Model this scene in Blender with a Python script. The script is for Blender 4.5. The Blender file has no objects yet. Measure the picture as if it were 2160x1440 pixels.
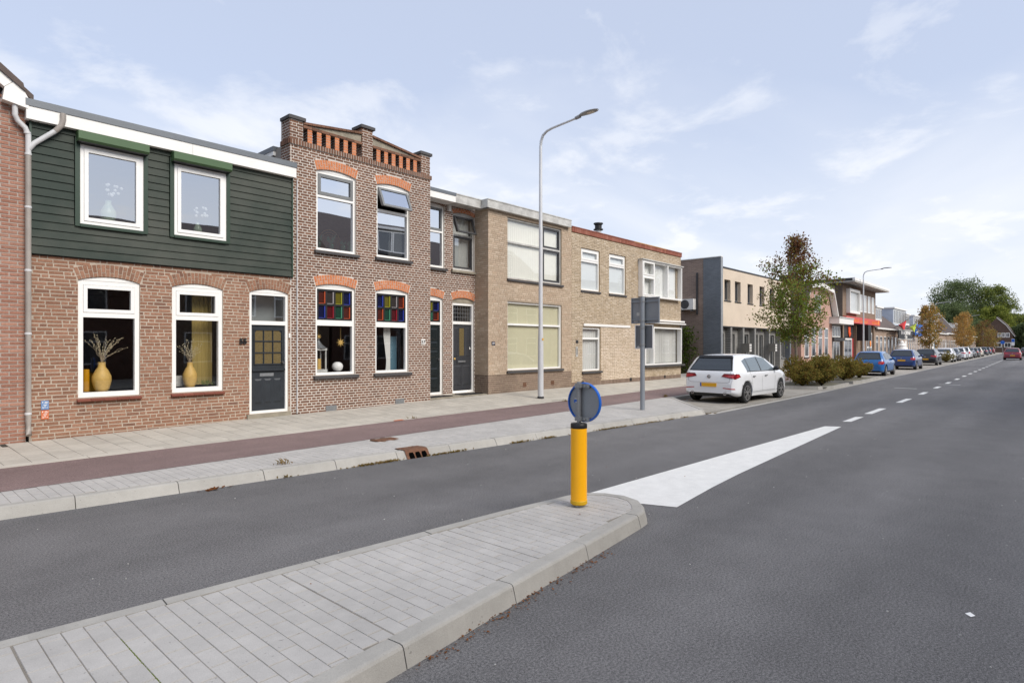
import bpy, bmesh, math, random
from math import sin, cos, pi, radians, sqrt, asin, atan2
from mathutils import Vector, Matrix, noise as mnoise
random.seed(7)
S = bpy.context.scene
COL = S.collection

# ------------------------------------------------------------------ camera
CAMZ = 1.75
cam = bpy.data.cameras.new("camera"); camo = bpy.data.objects.new("camera", cam); COL.objects.link(camo)
cam.sensor_width = 36.0; cam.lens = 1260 / 2160 * 36.0
cam.shift_y = 9 / 2160; cam.clip_start = 0.05; cam.clip_end = 3000
TH = math.atan(1145 / 1260)
camo.location = (0, 0, CAMZ); camo.rotation_euler = (pi / 2, 0, TH - pi / 2)
S.camera = camo
# ------------------------------------------------------------------ light
SUN_EL, SUN_AZ = radians(40), atan2(0.06, -1.0)
W = bpy.data.worlds.new("World"); S.world = W; W.use_nodes = True
nt = W.node_tree; nt.nodes.clear()
def wn(t, **k):
    n = nt.nodes.new(t)
    for a, v in k.items(): setattr(n, a, v)
    return n
wl = lambda a, b: nt.links.new(a, b)
sky = wn('ShaderNodeTexSky', sky_type='NISHITA', sun_disc=False, sun_elevation=SUN_EL, sun_rotation=SUN_AZ, altitude=0, air_density=1.0, dust_density=0.6, ozone_density=1.5)
tc = wn('ShaderNodeTexCoord')
sep = wn('ShaderNodeSeparateXYZ'); wl(tc.outputs['Generated'], sep.inputs[0])
def wmath(op, a, b=None, clamp=False):
    n = wn('ShaderNodeMath', operation=op, use_clamp=clamp)
    for i, v in enumerate((a, b)):
        if v is None: continue
        if isinstance(v, (int, float)): n.inputs[i].default_value = v
        else: wl(v, n.inputs[i])
    return n.outputs[0]
zz = wmath('MAXIMUM', sep.outputs[2], 0.0)
den = wmath('ADD', zz, 0.18)
cx = wmath('DIVIDE', sep.outputs[0], den); cy = wmath('DIVIDE', sep.outputs[1], den)
comb = wn('ShaderNodeCombineXYZ'); wl(cx, comb.inputs[0]); wl(cy, comb.inputs[1])
def wnoise(scale, detail, rough, dist, loc=(0, 0, 0), sc=(1, 1, 1)):
    m = wn('ShaderNodeMapping'); m.inputs['Location'].default_value = loc; m.inputs['Scale'].default_value = sc
    wl(comb.outputs[0], m.inputs[0])
    n = wn('ShaderNodeTexNoise'); n.inputs['Scale'].default_value = scale; n.inputs['Detail'].default_value = detail
    n.inputs['Roughness'].default_value = rough; n.inputs['Distortion'].default_value = dist
    wl(m.outputs[0], n.inputs['Vector']); return n.outputs[0]
def wramp(v, lo, hi):
    n = wn('ShaderNodeMapRange', interpolation_type='SMOOTHSTEP'); n.inputs['From Min'].default_value = lo; n.inputs['From Max'].default_value = hi
    wl(v, n.inputs['Value']); return n.outputs[0]
puff = wramp(wnoise(2.5, 8, 0.60, 0.25, (28.57, 36.84, 0)), 0.50, 0.68)
veil = wramp(wnoise(0.55, 5, 0.55, 0.6, (7.3, 2.2, 0), (1, 1.8, 1)), 0.30, 0.78)
hor = wramp(sep.outputs[2], 0.56, 0.0)
cov = wmath('ADD', wmath('ADD', wmath('MULTIPLY', puff, 0.36), wmath('MULTIPLY', veil, 0.36)), wmath('MULTIPLY', hor, 0.66), True)
cov = wmath('MAXIMUM', cov, 0.26)
mixc = wn('ShaderNodeMix', data_type='RGBA'); wl(cov, mixc.inputs[0])
skyg = wn('ShaderNodeMix', data_type='RGBA'); skyg.inputs[0].default_value = 0.50
wl(sky.outputs[0], skyg.inputs[6]); skyg.inputs[7].default_value = (6.1, 7.15, 9.9, 1)
wl(skyg.outputs[2], mixc.inputs[6]); mixc.inputs[7].default_value = (8.3, 8.55, 9.1, 1)
bg = wn('ShaderNodeBackground'); bg.inputs['Strength'].default_value = 0.051
wl(mixc.outputs[2], bg.inputs['Color'])
wo = wn('ShaderNodeOutputWorld'); wl(bg.outputs[0], wo.inputs[0])
sl = bpy.data.lights.new("sun", 'SUN'); so = bpy.data.objects.new("sun", sl); COL.objects.link(so)
sl.energy = 1.5; sl.angle = radians(34); sl.color = (1.0, 0.935, 0.85)
sd = Vector((sin(SUN_AZ) * cos(SUN_EL), cos(SUN_AZ) * cos(SUN_EL), sin(SUN_EL)))
so.rotation_euler = sd.to_track_quat('Z', 'Y').to_euler()
S.view_settings.view_transform = 'Standard'; S.view_settings.look = 'None'
S.view_settings.exposure = 1.2; S.view_settings.gamma = 1.0; S.view_settings.use_curve_mapping = False
S.cycles.max_bounces = 8; S.cycles.transparent_max_bounces = 12; S.cycles.caustics_reflective = False; S.cycles.caustics_refractive = False

# ------------------------------------------------------------------ materials
def lin(c):
    c = c / 255.0
    return c / 12.92 if c <= 0.04045 else ((c + 0.055) / 1.055) ** 2.4
def rgb(r, g, b): return (lin(r), lin(g), lin(b), 1.0)
class NT:
    def __init__(s, name):
        s.m = bpy.data.materials.new(name); s.m.use_nodes = True; s.t = s.m.node_tree
        s.b = s.t.nodes['Principled BSDF']; s.out = s.t.nodes['Material Output']
    def n(s, t, ins=None, **k):
        x = s.t.nodes.new(t)
        for a, v in k.items(): setattr(x, a, v)
        for a, v in (ins or {}).items():
            if isinstance(v, bpy.types.NodeSocket): s.t.links.new(v, x.inputs[a])
            else: x.inputs[a].default_value = v
        return x
    def l(s, a, b): s.t.links.new(a, b)
    def math(s, op, a, b=0.0, clamp=False):
        return s.n('ShaderNodeMath', {0: a, 1: b}, operation=op, use_clamp=clamp).outputs[0]
    def pos(s): return s.n('ShaderNodeNewGeometry').outputs['Position']
    def noise(s, scale, detail=3, rough=.55, vec=None, stretch=None):
        v = vec or s.pos()
        if stretch: v = s.n('ShaderNodeMapping', {0: v, 'Scale': stretch}).outputs[0]
        return s.n('ShaderNodeTexNoise', {'Vector': v, 'Scale': scale, 'Detail': detail, 'Roughness': rough}).outputs[0]
    def rng(s, v, a, b, c=0., d=1.):
        return s.n('ShaderNodeMapRange', {0: v, 1: a, 2: b, 3: c, 4: d}).outputs[0]
    def mix(s, f, a, b, mode='MIX'):
        x = s.n('ShaderNodeMix', data_type='RGBA', blend_type=mode)
        for i, v in ((0, f), (6, a), (7, b)):
            if isinstance(v, bpy.types.NodeSocket): s.l(v, x.inputs[i])
            else: x.inputs[i].default_value = v
        return x.outputs[2]
    def ramp(s, v, cols):
        x = s.n('ShaderNodeValToRGB', {0: v}); e = x.color_ramp.elements
        while len(e) < len(cols): e.new(0.5)
        for i, (p, c) in enumerate(cols): e[i].position = p; e[i].color = c
        return x.outputs[0]
    def bump(s, h, strength, dist=.01):
        x = s.n('ShaderNodeBump', {'Height': h, 'Strength': strength, 'Distance': dist}); s.l(x.outputs[0], s.b.inputs['Normal'])
    def isl(s):
        a = s.n('ShaderNodeNewGeometry').outputs['Random Per Island']; b = s.n('ShaderNodeObjectInfo').outputs['Random']
        return s.math('FRACT', s.math('ADD', a, b))
    def col(s, c): s.l(c, s.b.inputs['Base Color']) if isinstance(c, bpy.types.NodeSocket) else setattr(s.b.inputs['Base Color'], 'default_value', c)
    def set(s, rough=.6, metal=0., spec=.5, coat=0.):
        s.b.inputs['Roughness'].default_value = rough; s.b.inputs['Metallic'].default_value = metal
        s.b.inputs['Specular IOR Level'].default_value = spec; s.b.inputs['Coat Weight'].default_value = coat
        s.b.inputs['Coat Roughness'].default_value = .03
def simple(name, c, rough=.6, metal=0., spec=.5, coat=0., dirt=.12, dscale=2.5, fine=.06):
    m = NT(name); m.set(rough, metal, spec, coat)
    if dirt or fine:
        n1 = m.rng(m.noise(dscale, 5, .65), .3, .7, 1 - dirt, 1 + dirt * .4); n2 = m.rng(m.noise(90, 2), .3, .7, 1 - fine, 1 + fine)
        f = m.math('MULTIPLY', n1, n2)
        m.col(m.mix(1.0, c, m.n('ShaderNodeCombineColor', {0: f, 1: f, 2: f}).outputs[0], 'MULTIPLY'))
    else: m.col(c)
    return m.m
def brickmat(name, cols, light=None, weather=.35, bumpk=.5, dsat=.10):
    ds = lambda c, k=.14: tuple(x * (1 - k) + (c[0] * .3 + c[1] * .6 + c[2] * .1) * k for x in c[:3]) + (1.,)
    cols = [ds(x, dsat) for x in cols]; m = NT(name); m.set(.92, spec=.2); r = m.isl()
    c = m.ramp(r, [(i / (len(cols) - 1), x) for i, x in enumerate(cols)])
    f = m.rng(m.noise(55, 3, .6), .3, .7, .80, 1.16)
    c = m.mix(1.0, c, m.n('ShaderNodeCombineColor', {0: f, 1: f, 2: f}).outputs[0], 'MULTIPLY')
    if light:
        w = m.rng(m.noise(.9, 6, .65), .52, .75, 0, weather); c = m.mix(w, c, light)
    m.col(c); m.bump(m.noise(70, 3), bumpk, .006); return m.m
def mortarmat(name, c, dark=.25):
    m = NT(name); m.set(.95, spec=.15); f = m.rng(m.noise(1.3, 6, .65), .3, .7, 1 - dark, 1.08)
    g = m.rng(m.noise(120, 2), .3, .7, .88, 1.1); f = m.math('MULTIPLY', f, g)
    m.col(m.mix(1.0, c, m.n('ShaderNodeCombineColor', {0: f, 1: f, 2: f}).outputs[0], 'MULTIPLY')); m.bump(m.noise(140, 2), .4, .004); return m.m
def glassmat(name, tint=(.90, .93, .93, 1), refl=.30):
    m = NT(name); t = m.t; t.nodes.remove(m.b)
    tr = m.n('ShaderNodeBsdfTransparent', {'Color': tint}); wob = m.n('ShaderNodeBump', {'Height': m.noise(.8, 1, .4), 'Strength': .05, 'Distance': .05})
    gl = m.n('ShaderNodeBsdfGlossy', {'Color': (.95, .97, 1, 1), 'Roughness': .01}); m.l(wob.outputs[0], gl.inputs['Normal'])
    ge = m.n('ShaderNodeNewGeometry'); dt = m.n('ShaderNodeVectorMath', {0: ge.outputs['Normal'], 1: ge.outputs['Incoming']}, operation='DOT_PRODUCT').outputs['Value']
    fr = m.math('POWER', m.math('SUBTRACT', 1.0, m.math('ABSOLUTE', dt)), 5.0)        # two-sided Schlick term
    f = m.math('ADD', m.math('MULTIPLY', fr, .9 - refl), refl, True)
    x = m.n('ShaderNodeMixShader', {0: f, 1: tr.outputs[0], 2: gl.outputs[0]}); m.l(x.outputs[0], m.out.inputs[0]); return m.m
def leafmat(name, cols):
    m = NT(name); t = m.t; t.nodes.remove(m.b)
    r = m.n('ShaderNodeNewGeometry').outputs['Random Per Island']
    c = m.ramp(r, [(i / (len(cols) - 1), x) for i, x in enumerate(cols)])
    d = m.n('ShaderNodeBsdfDiffuse', {'Color': c}); tl = m.n('ShaderNodeBsdfTranslucent', {'Color': c})
    x = m.n('ShaderNodeMixShader', {0: .46, 1: d.outputs[0], 2: tl.outputs[0]}); m.l(x.outputs[0], m.out.inputs[0]); return m.m
def asphalt(name, lo, hi, blot, tracks=False):
    m = NT(name); m.set(.82, spec=.35)
    a = m.noise(170, 2, .75); b = m.noise(62, 3, .7)
    sp = m.math('ADD', m.math('MULTIPLY', a, .55), m.math('MULTIPLY', b, .45))
    c = m.ramp(sp, [(.38, lo), (.50, blot), (.63, hi)])
    v = m.n('ShaderNodeTexVoronoi', {'Vector': m.pos(), 'Scale': 60.}).outputs[0]
    c = m.mix(m.rng(v, .10, .03, 0, .35), c, (.42, .41, .40, 1))
    w1 = m.rng(m.noise(.35, 6, .6, stretch=(.35, 1.6, 1)), .3, .7, .78, 1.14); w2 = m.rng(m.noise(2.2, 5, .65), .3, .7, .90, 1.09)
    f = m.math('MULTIPLY', w1, w2)
    if tracks:                                            # faint tyre-polished bands along both lanes
        yy = m.math('ADD', m.n('ShaderNodeSeparateXYZ', {0: m.pos()}).outputs[1], m.math('MULTIPLY', m.noise(.25, 2), .8)); f = m.math('MULTIPLY', f, m.rng(m.math('SINE', m.math('MULTIPLY', yy, 3.9)), -1, 1, .93, 1.06))
    c = m.mix(1., c, m.n('ShaderNodeCombineColor', {0: f, 1: m.math('MULTIPLY', f, .99), 2: f}).outputs[0], 'MULTIPLY')
    m.col(c); m.bump(sp, .6, .006); return m.m
def concrete(name, c, vary=.10, stain=.14, sc=1.2):
    m = NT(name); m.set(.9, spec=.25); r = m.isl()
    f = m.math('MULTIPLY', m.rng(r, 0, 1, 1 - vary, 1 + vary), m.rng(m.noise(sc, 6, .65), .3, .7, 1 - stain, 1 + stain * .5))
    f = m.math('MULTIPLY', f, m.rng(m.noise(150, 2, .7), .3, .7, .91, 1.08)); f = m.math('MULTIPLY', f, m.rng(m.noise(7, 4, .7), .3, .7, .93, 1.04))
    x = m.mix(1., c, m.n('ShaderNodeCombineColor', {0: f, 1: f, 2: f}).outputs[0], 'MULTIPLY')
    x = m.mix(m.rng(m.noise(38, 2, .5), .70, .76, 0, .45), x, (.09, .085, .08, 1))
    m.col(x); m.bump(m.noise(130, 3), .35, .004); return m.m
def brickshader(name, c1, c2, mo, w=.21, h=.0625, rot=False):
    m = NT(name); m.set(.92, spec=.2)
    p = m.n('ShaderNodeSeparateXYZ', {0: m.pos()})
    v = m.n('ShaderNodeCombineXYZ', {0: p.outputs[1 if rot else 0], 1: p.outputs[2]}).outputs[0]
    b = m.n('ShaderNodeTexBrick', {'Vector': v, 'Color1': c1, 'Color2': c2, 'Mortar': mo, 'Scale': 1., 'Mortar Size': .007, 'Brick Width': w, 'Row Height': h, 'Bias': 0.})
    f = m.rng(m.noise(.8, 6, .6), .3, .7, .86, 1.08)
    m.col(m.mix(1., b.outputs[0], m.n('ShaderNodeCombineColor', {0: f, 1: f, 2: f}).outputs[0], 'MULTIPLY')); m.bump(b.outputs[1], .5, -.008); return m.m
M = {}
M['asphalt'] = asphalt('road_asphalt', (.046, .0455, .045, 1), (.270, .264, .256, 1), (.138, .135, .132, 1), True)
M['redasphalt'] = asphalt('cycle_path_asphalt', (.12, .080, .074, 1), (.30, .225, .208, 1), (.210, .148, .137, 1))
M['kerb'] = concrete('kerb_concrete', rgb(170, 167, 160), .05, .16)
M['slab'] = concrete('slab_concrete', rgb(186, 180, 168), .07, .14)
M['paver'] = concrete('paver_concrete', rgb(180, 177, 172), .035, .14)
M['bay'] = concrete('bay_paver', rgb(160, 155, 146), .10, .2)
M['joint'] = simple('joint_sand', rgb(138, 132, 122), .95, dirt=.3)
M['jointdark'] = simple('joint_dark', rgb(66, 64, 56), .95, dirt=.4)
M['paint'] = simple('road_paint', rgb(220, 219, 214), .7, dirt=.10, dscale=5, fine=.05)
M['ground'] = simple('soil_ground', rgb(120, 116, 100), .95, dirt=.3)
M['b55'] = brickmat('brick_brown', [rgb(132, 97, 78), rgb(150, 111, 89), rgb(140, 103, 82), rgb(158, 119, 97), rgb(146, 107, 85), rgb(122, 91, 76)], rgb(168, 142, 120), .28, .5, .04)
M['m55'] = mortarmat('mortar_brown', rgb(184, 170, 154), .18)
M['b57'] = brickmat('brick_dark', [rgb(100, 72, 57), rgb(120, 86, 67), rgb(111, 79, 62), rgb(134, 97, 76), rgb(106, 76, 61)], rgb(142, 110, 91), .3)
M['m57'] = mortarmat('mortar_white', rgb(206, 198, 188), .12)
M['b53'] = brickmat('brick_pink', [rgb(148, 103, 84), rgb(166, 117, 96), rgb(156, 109, 90), rgb(174, 128, 107)], rgb(176, 154, 138), .3)
M['m53'] = mortarmat('mortar_pink', rgb(178, 166, 156))
M['orange'] = brickmat('brick_orange', [rgb(190, 116, 76), rgb(202, 128, 86), rgb(196, 122, 80), rgb(208, 140, 100)], None, dsat=.04)
M['b59'] = brickmat('brick_beige', [rgb(176, 154, 130), rgb(190, 168, 143), rgb(182, 160, 136), rgb(200, 180, 156), rgb(186, 160, 134)], rgb(160, 136, 110), .4)
M['m59'] = mortarmat('mortar_beige', rgb(172, 156, 136))
M['p59'] = brickmat('brick_plinth', [rgb(118, 100, 86), rgb(134, 114, 98), rgb(126, 106, 92), rgb(142, 122, 106)], None)
M['b61'] = brickmat('brick_rough', [rgb(180, 162, 137), rgb(194, 176, 150), rgb(186, 168, 143), rgb(206, 190, 167), rgb(170, 152, 128)], rgb(134, 114, 88), .62, .9)
M['b61b'] = brickmat('brick_rough_pale', [rgb(206, 188, 164), rgb(218, 200, 178), rgb(196, 178, 154), rgb(224, 208, 188)], rgb(166, 148, 124), .4, .9)
M['m61'] = mortarmat('mortar_rough', rgb(164, 144, 116))
M['bgrey'] = brickshader('brick_charcoal', rgb(130, 112, 101), rgb(148, 129, 117), rgb(162, 148, 138), rot=True)
M['bgreyf'] = brickshader('brick_grey_painted', rgb(140, 139, 136), rgb(152, 151, 147), rgb(120, 119, 117))
M['bslate'] = brickshader('brick_blue_painted', rgb(114, 119, 124), rgb(124, 129, 134), rgb(102, 107, 113), rot=True)
M['bred'] = brickshader('brick_rose', rgb(176, 134, 118), rgb(190, 148, 131), rgb(200, 184, 172))
M['btan'] = brickshader('brick_tan', rgb(150, 128, 112), rgb(164, 142, 125), rgb(176, 162, 148))
M['btan2'] = brickshader('brick_sand', rgb(172, 150, 134), rgb(186, 164, 147), rgb(190, 178, 166))
M['bdark'] = brickshader('brick_umber', rgb(84, 66, 58), rgb(98, 76, 66), rgb(120, 108, 98), rot=True)
M['bdarkf'] = brickshader('brick_umber_front', rgb(92, 66, 58), rgb(108, 76, 66), rgb(126, 108, 98))
M['bbrown'] = brickshader('brick_hazel', rgb(128, 108, 92), rgb(144, 122, 104), rgb(152, 138, 122))
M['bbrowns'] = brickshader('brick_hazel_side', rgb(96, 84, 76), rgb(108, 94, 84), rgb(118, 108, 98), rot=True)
M['stucco'] = simple('stucco_beige', rgb(214, 199, 180), .92, spec=.2, dirt=.10, dscale=1.2)
M['white'] = simple('white_paint', rgb(236, 234, 229), .45, dirt=.05, fine=.02)
M['whitef'] = simple('white_frame', rgb(238, 237, 233), .35, dirt=.03, fine=.01)
M['oldwhite'] = simple('weathered_fascia', rgb(196, 195, 190), .75, dirt=.35, dscale=4)
M['greymetal'] = simple('grey_trim', rgb(108, 113, 118), .5, metal=.2, dirt=.1)
M['greyframe'] = simple('grey_frame', rgb(118, 120, 120), .5, dirt=.12)
_g = NT('green_cladding'); _g.set(.62, spec=.35); _f = _g.rng(_g.noise(60, 3), .3, .7, .9, 1.08)
_c = _g.mix(_g.rng(_g.noise(.75, 5, .6, stretch=(1, 1, 1.3)), .36, .66), rgb(34, 48, 40), rgb(68, 72, 64))
_g.col(_g.mix(1., _c, _g.n('ShaderNodeCombineColor', {0: _f, 1: _f, 2: _f}).outputs[0], 'MULTIPLY')); M['green'] = _g.m
M['greentrim'] = simple('green_trim', rgb(38, 60, 46), .5, dirt=.1)
M['shutter'] = simple('green_shutter_box', rgb(68, 96, 60), .5, dirt=.08)
M['dark'] = simple('dark_grey', rgb(58, 58, 60), .6, dirt=.2)
M['black'] = simple('black', rgb(22, 22, 23), .5, dirt=.1)
M['void'] = simple('dark_void', rgb(9, 9, 9), 1., spec=0., dirt=0, fine=0)
M['slate'] = simple('slate_sill', rgb(72, 70, 70), .7, dirt=.2)
M['redsill'] = brickmat('sill_tile', [rgb(118, 66, 52), rgb(132, 76, 60), rgb(124, 70, 56)], None)
M['door55'] = simple('door_blue_grey', rgb(45, 50, 55), .4, dirt=.25, dscale=6)
M['door57'] = simple('door_black_green', rgb(26, 33, 34), .3, dirt=.1)
M['door59'] = simple('door_anthracite', rgb(54, 56, 60), .45, dirt=.2, dscale=5)
M['stone'] = simple('doorstep_stone', rgb(150, 142, 126), .9, dirt=.3, dscale=5)
M['amber'] = simple('amber_glass', rgb(112, 98, 66), .15, spec=.8, dirt=.3, dscale=30)
M['glass'] = glassmat('window_glass')
M['glassup'] = glassmat('window_glass_coated', refl=.78)
M['glassmid'] = glassmat('window_glass_clear_coat', refl=.55)
M['glassdim'] = glassmat('window_glass_plain', (.97, .98, .98, 1), refl=.11)
M['frost'] = simple('frosted_pane', rgb(196, 200, 200), .25, spec=.6, dirt=.05)
M['fargl'] = simple('far_pane', rgb(70, 74, 80), .08, spec=1.0, dirt=0, fine=0)
M['interior'] = simple('interior_wall', rgb(150, 144, 136), .9)
M['curtain'] = simple('net_curtain', rgb(212, 211, 206), .9, dirt=.05)
M['curtainy'] = simple('yellow_curtain', rgb(158, 138, 78), .9, dirt=.1)
M['blind'] = simple('blind_cream', rgb(238, 236, 224), .8, dirt=.04)
M['blindg'] = simple('roller_blind_green', rgb(206, 200, 168), .85, dirt=.06)
M['pipe'] = simple('pipe_pvc_grey', rgb(158, 150, 142), .5, dirt=.2)
M['pipew'] = simple('pipe_pvc_white', rgb(206, 206, 206), .45, dirt=.12)
M['rooftile'] = simple('roof_tile_brown', rgb(92, 80, 74), .8, dirt=.25, dscale=6)
M['bitumen'] = simple('roof_bitumen', rgb(70, 70, 72), .9, dirt=.3)
M['redtile'] = brickmat('coping_tile', [rgb(134, 78, 62), rgb(152, 92, 74), rgb(142, 84, 68), rgb(160, 104, 86)], None)
M['yelltile'] = brickmat('coping_tile_ochre', [rgb(186, 134, 74), rgb(198, 146, 84)], None)
M['galv'] = simple('galvanised_steel', rgb(150, 153, 155), .42, metal=.6, dirt=.2, dscale=20)
M['polepaint'] = simple('pole_grey', rgb(142, 148, 154), .5, metal=.25, dirt=.12)
M['lampwhite'] = simple('lamp_pole_white', rgb(206, 207, 208), .4, metal=.1, dirt=.08)
M['lampgrey'] = simple('lamp_head_grey', rgb(150, 150, 150), .45, dirt=.1)
M['lens'] = simple('lamp_lens', rgb(190, 188, 178), .15, spec=.8, dirt=0)
M['signgrey'] = simple('sign_back_grey', rgb(142, 146, 149), .45, metal=.2, dirt=.08)
M['signgrey2'] = simple('sign_back_dark', rgb(112, 115, 119), .45, metal=.2, dirt=.08)
M['signblue'] = simple('sign_blue', rgb(24, 96, 190), .4, dirt=.05)
M['yellow'] = simple('bollard_yellow', rgb(255, 182, 8), .42, dirt=.05, fine=.02)
M['yellowd'] = simple('bollard_yellow_rim', rgb(212, 166, 10), .5, dirt=.1)
M['rust'] = simple('rusty_iron', rgb(112, 76, 54), .85, dirt=.45, dscale=14)
M['tyre'] = simple('tyre_rubber', rgb(26, 26, 27), .85, dirt=.2)
M['rim'] = simple('alloy', rgb(176, 174, 170), .3, metal=.7, dirt=.1)
M['chrome'] = simple('chrome', rgb(200, 200, 202), .15, metal=1., dirt=0, fine=0)
M['carglass'] = simple('car_glass', rgb(40, 47, 52), .04, spec=1., dirt=0, fine=0)
M['carglass2'] = simple('car_glass_sky_tone', rgb(104, 116, 122), .05, spec=1., dirt=0, fine=0)  # sky reflection in the side windows put into a lighter base colour
M['plastic'] = simple('black_plastic', rgb(30, 30, 31), .55, dirt=.1)
M['redlight'] = simple('red_lamp', rgb(178, 44, 50), .15, spec=.8, dirt=0, fine=0)
M['redlightd'] = simple('red_lamp_dark', rgb(120, 28, 36), .12, spec=.8, dirt=0, fine=0)
M['clearlight'] = simple('clear_lamp', rgb(200, 205, 210), .1, spec=.9, dirt=0, fine=0)
M['plate'] = simple('number_plate', rgb(226, 168, 30), .45, dirt=.08, dscale=20)
M['plateblue'] = simple('plate_blue', rgb(46, 84, 170), .45, dirt=0)
M['bark'] = simple('bark', rgb(128, 118, 104), .95, dirt=.3, dscale=10)
M['barkd'] = simple('bark_dark', rgb(78, 66, 56), .95, dirt=.3, dscale=4)
M['lgreen'] = leafmat('leaf_green', [rgb(102, 122, 54), rgb(126, 146, 66), rgb(148, 164, 84), rgb(112, 134, 58)])
M['lolive'] = leafmat('leaf_olive', [rgb(114, 114, 56), rgb(142, 136, 70), rgb(126, 110, 62), rgb(152, 142, 78)])
M['lred'] = leafmat('leaf_russet', [rgb(112, 78, 58), rgb(132, 90, 66), rgb(104, 80, 62), rgb(148, 104, 74)])
M['lgold'] = leafmat('leaf_gold', [rgb(178, 138, 80), rgb(196, 154, 92), rgb(164, 130, 78), rgb(182, 158, 100)])
M['lforest'] = leafmat('leaf_forest', [rgb(90, 102, 72), rgb(108, 122, 84), rgb(122, 134, 92), rgb(98, 112, 80)])
M['lyel'] = leafmat('leaf_yellowgreen', [rgb(116, 126, 60), rgb(140, 146, 70), rgb(102, 116, 58), rgb(152, 154, 80)])
M['shrub'] = leafmat('shrub_leaf', [rgb(112, 104, 52), rgb(134, 120, 60), rgb(104, 108, 54), rgb(146, 120, 64), rgb(116, 90, 48)])
M['ivy'] = leafmat('ivy_leaf', [rgb(58, 74, 30), rgb(82, 100, 40), rgb(70, 86, 36), rgb(112, 130, 56)])
M['dry'] = simple('dried_stem', rgb(168, 150, 124), .9, dirt=.2)
M['drybud'] = simple('dried_bud', rgb(196, 186, 152), .9)
M['weed'] = leafmat('dry_weed', [rgb(120, 98, 58), rgb(140, 116, 70), rgb(98, 88, 46), rgb(150, 126, 84)])
M['moss'] = simple('moss', rgb(96, 108, 36), .95, dirt=.3)
M['leaflitter'] = leafmat('fallen_leaf', [rgb(132, 84, 52), rgb(156, 104, 66), rgb(112, 74, 48)])
M['vase'] = simple('vase_straw', rgb(206, 168, 92), .55, dirt=.15, dscale=20)
M['vaseglass'] = simple('pale_green_vase', rgb(190, 210, 180), .2, spec=.7, dirt=.05)
M['signred'] = simple('shop_red', rgb(210, 66, 58), .4, dirt=.05)
M['ltorange'] = simple('letter_orange', rgb(244, 150, 70), .5, dirt=0)
M['blueflag'] = simple('flag_blue', rgb(30, 110, 200), .7)
M['redflag'] = simple('flag_red', rgb(220, 46, 46), .7)
M['greenflag'] = simple('flag_lime', rgb(190, 210, 60), .7)
M['cone'] = simple('wafer', rgb(190, 142, 88), .7)
M['cream'] = simple('ice_cream_white', rgb(236, 234, 230), .5)
M['ltblue'] = simple('door_light_blue', rgb(150, 190, 214), .5)
M['tileblue'] = simple('ceramic_blue', rgb(112, 142, 184), .4, dirt=.1)
M['tileorange'] = simple('ceramic_orange', rgb(206, 116, 78), .4, dirt=.1)
for k, c in dict(sb=(16, 22, 54), sy=(92, 86, 28), sg=(28, 60, 48), sr=(74, 22, 26), so=(72, 34, 28), sw=(52, 48, 46)).items():
    M[k] = simple('stained_' + k.replace('s', 'pane_', 1), rgb(*c), .08, spec=.8, dirt=0, fine=0)

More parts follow.
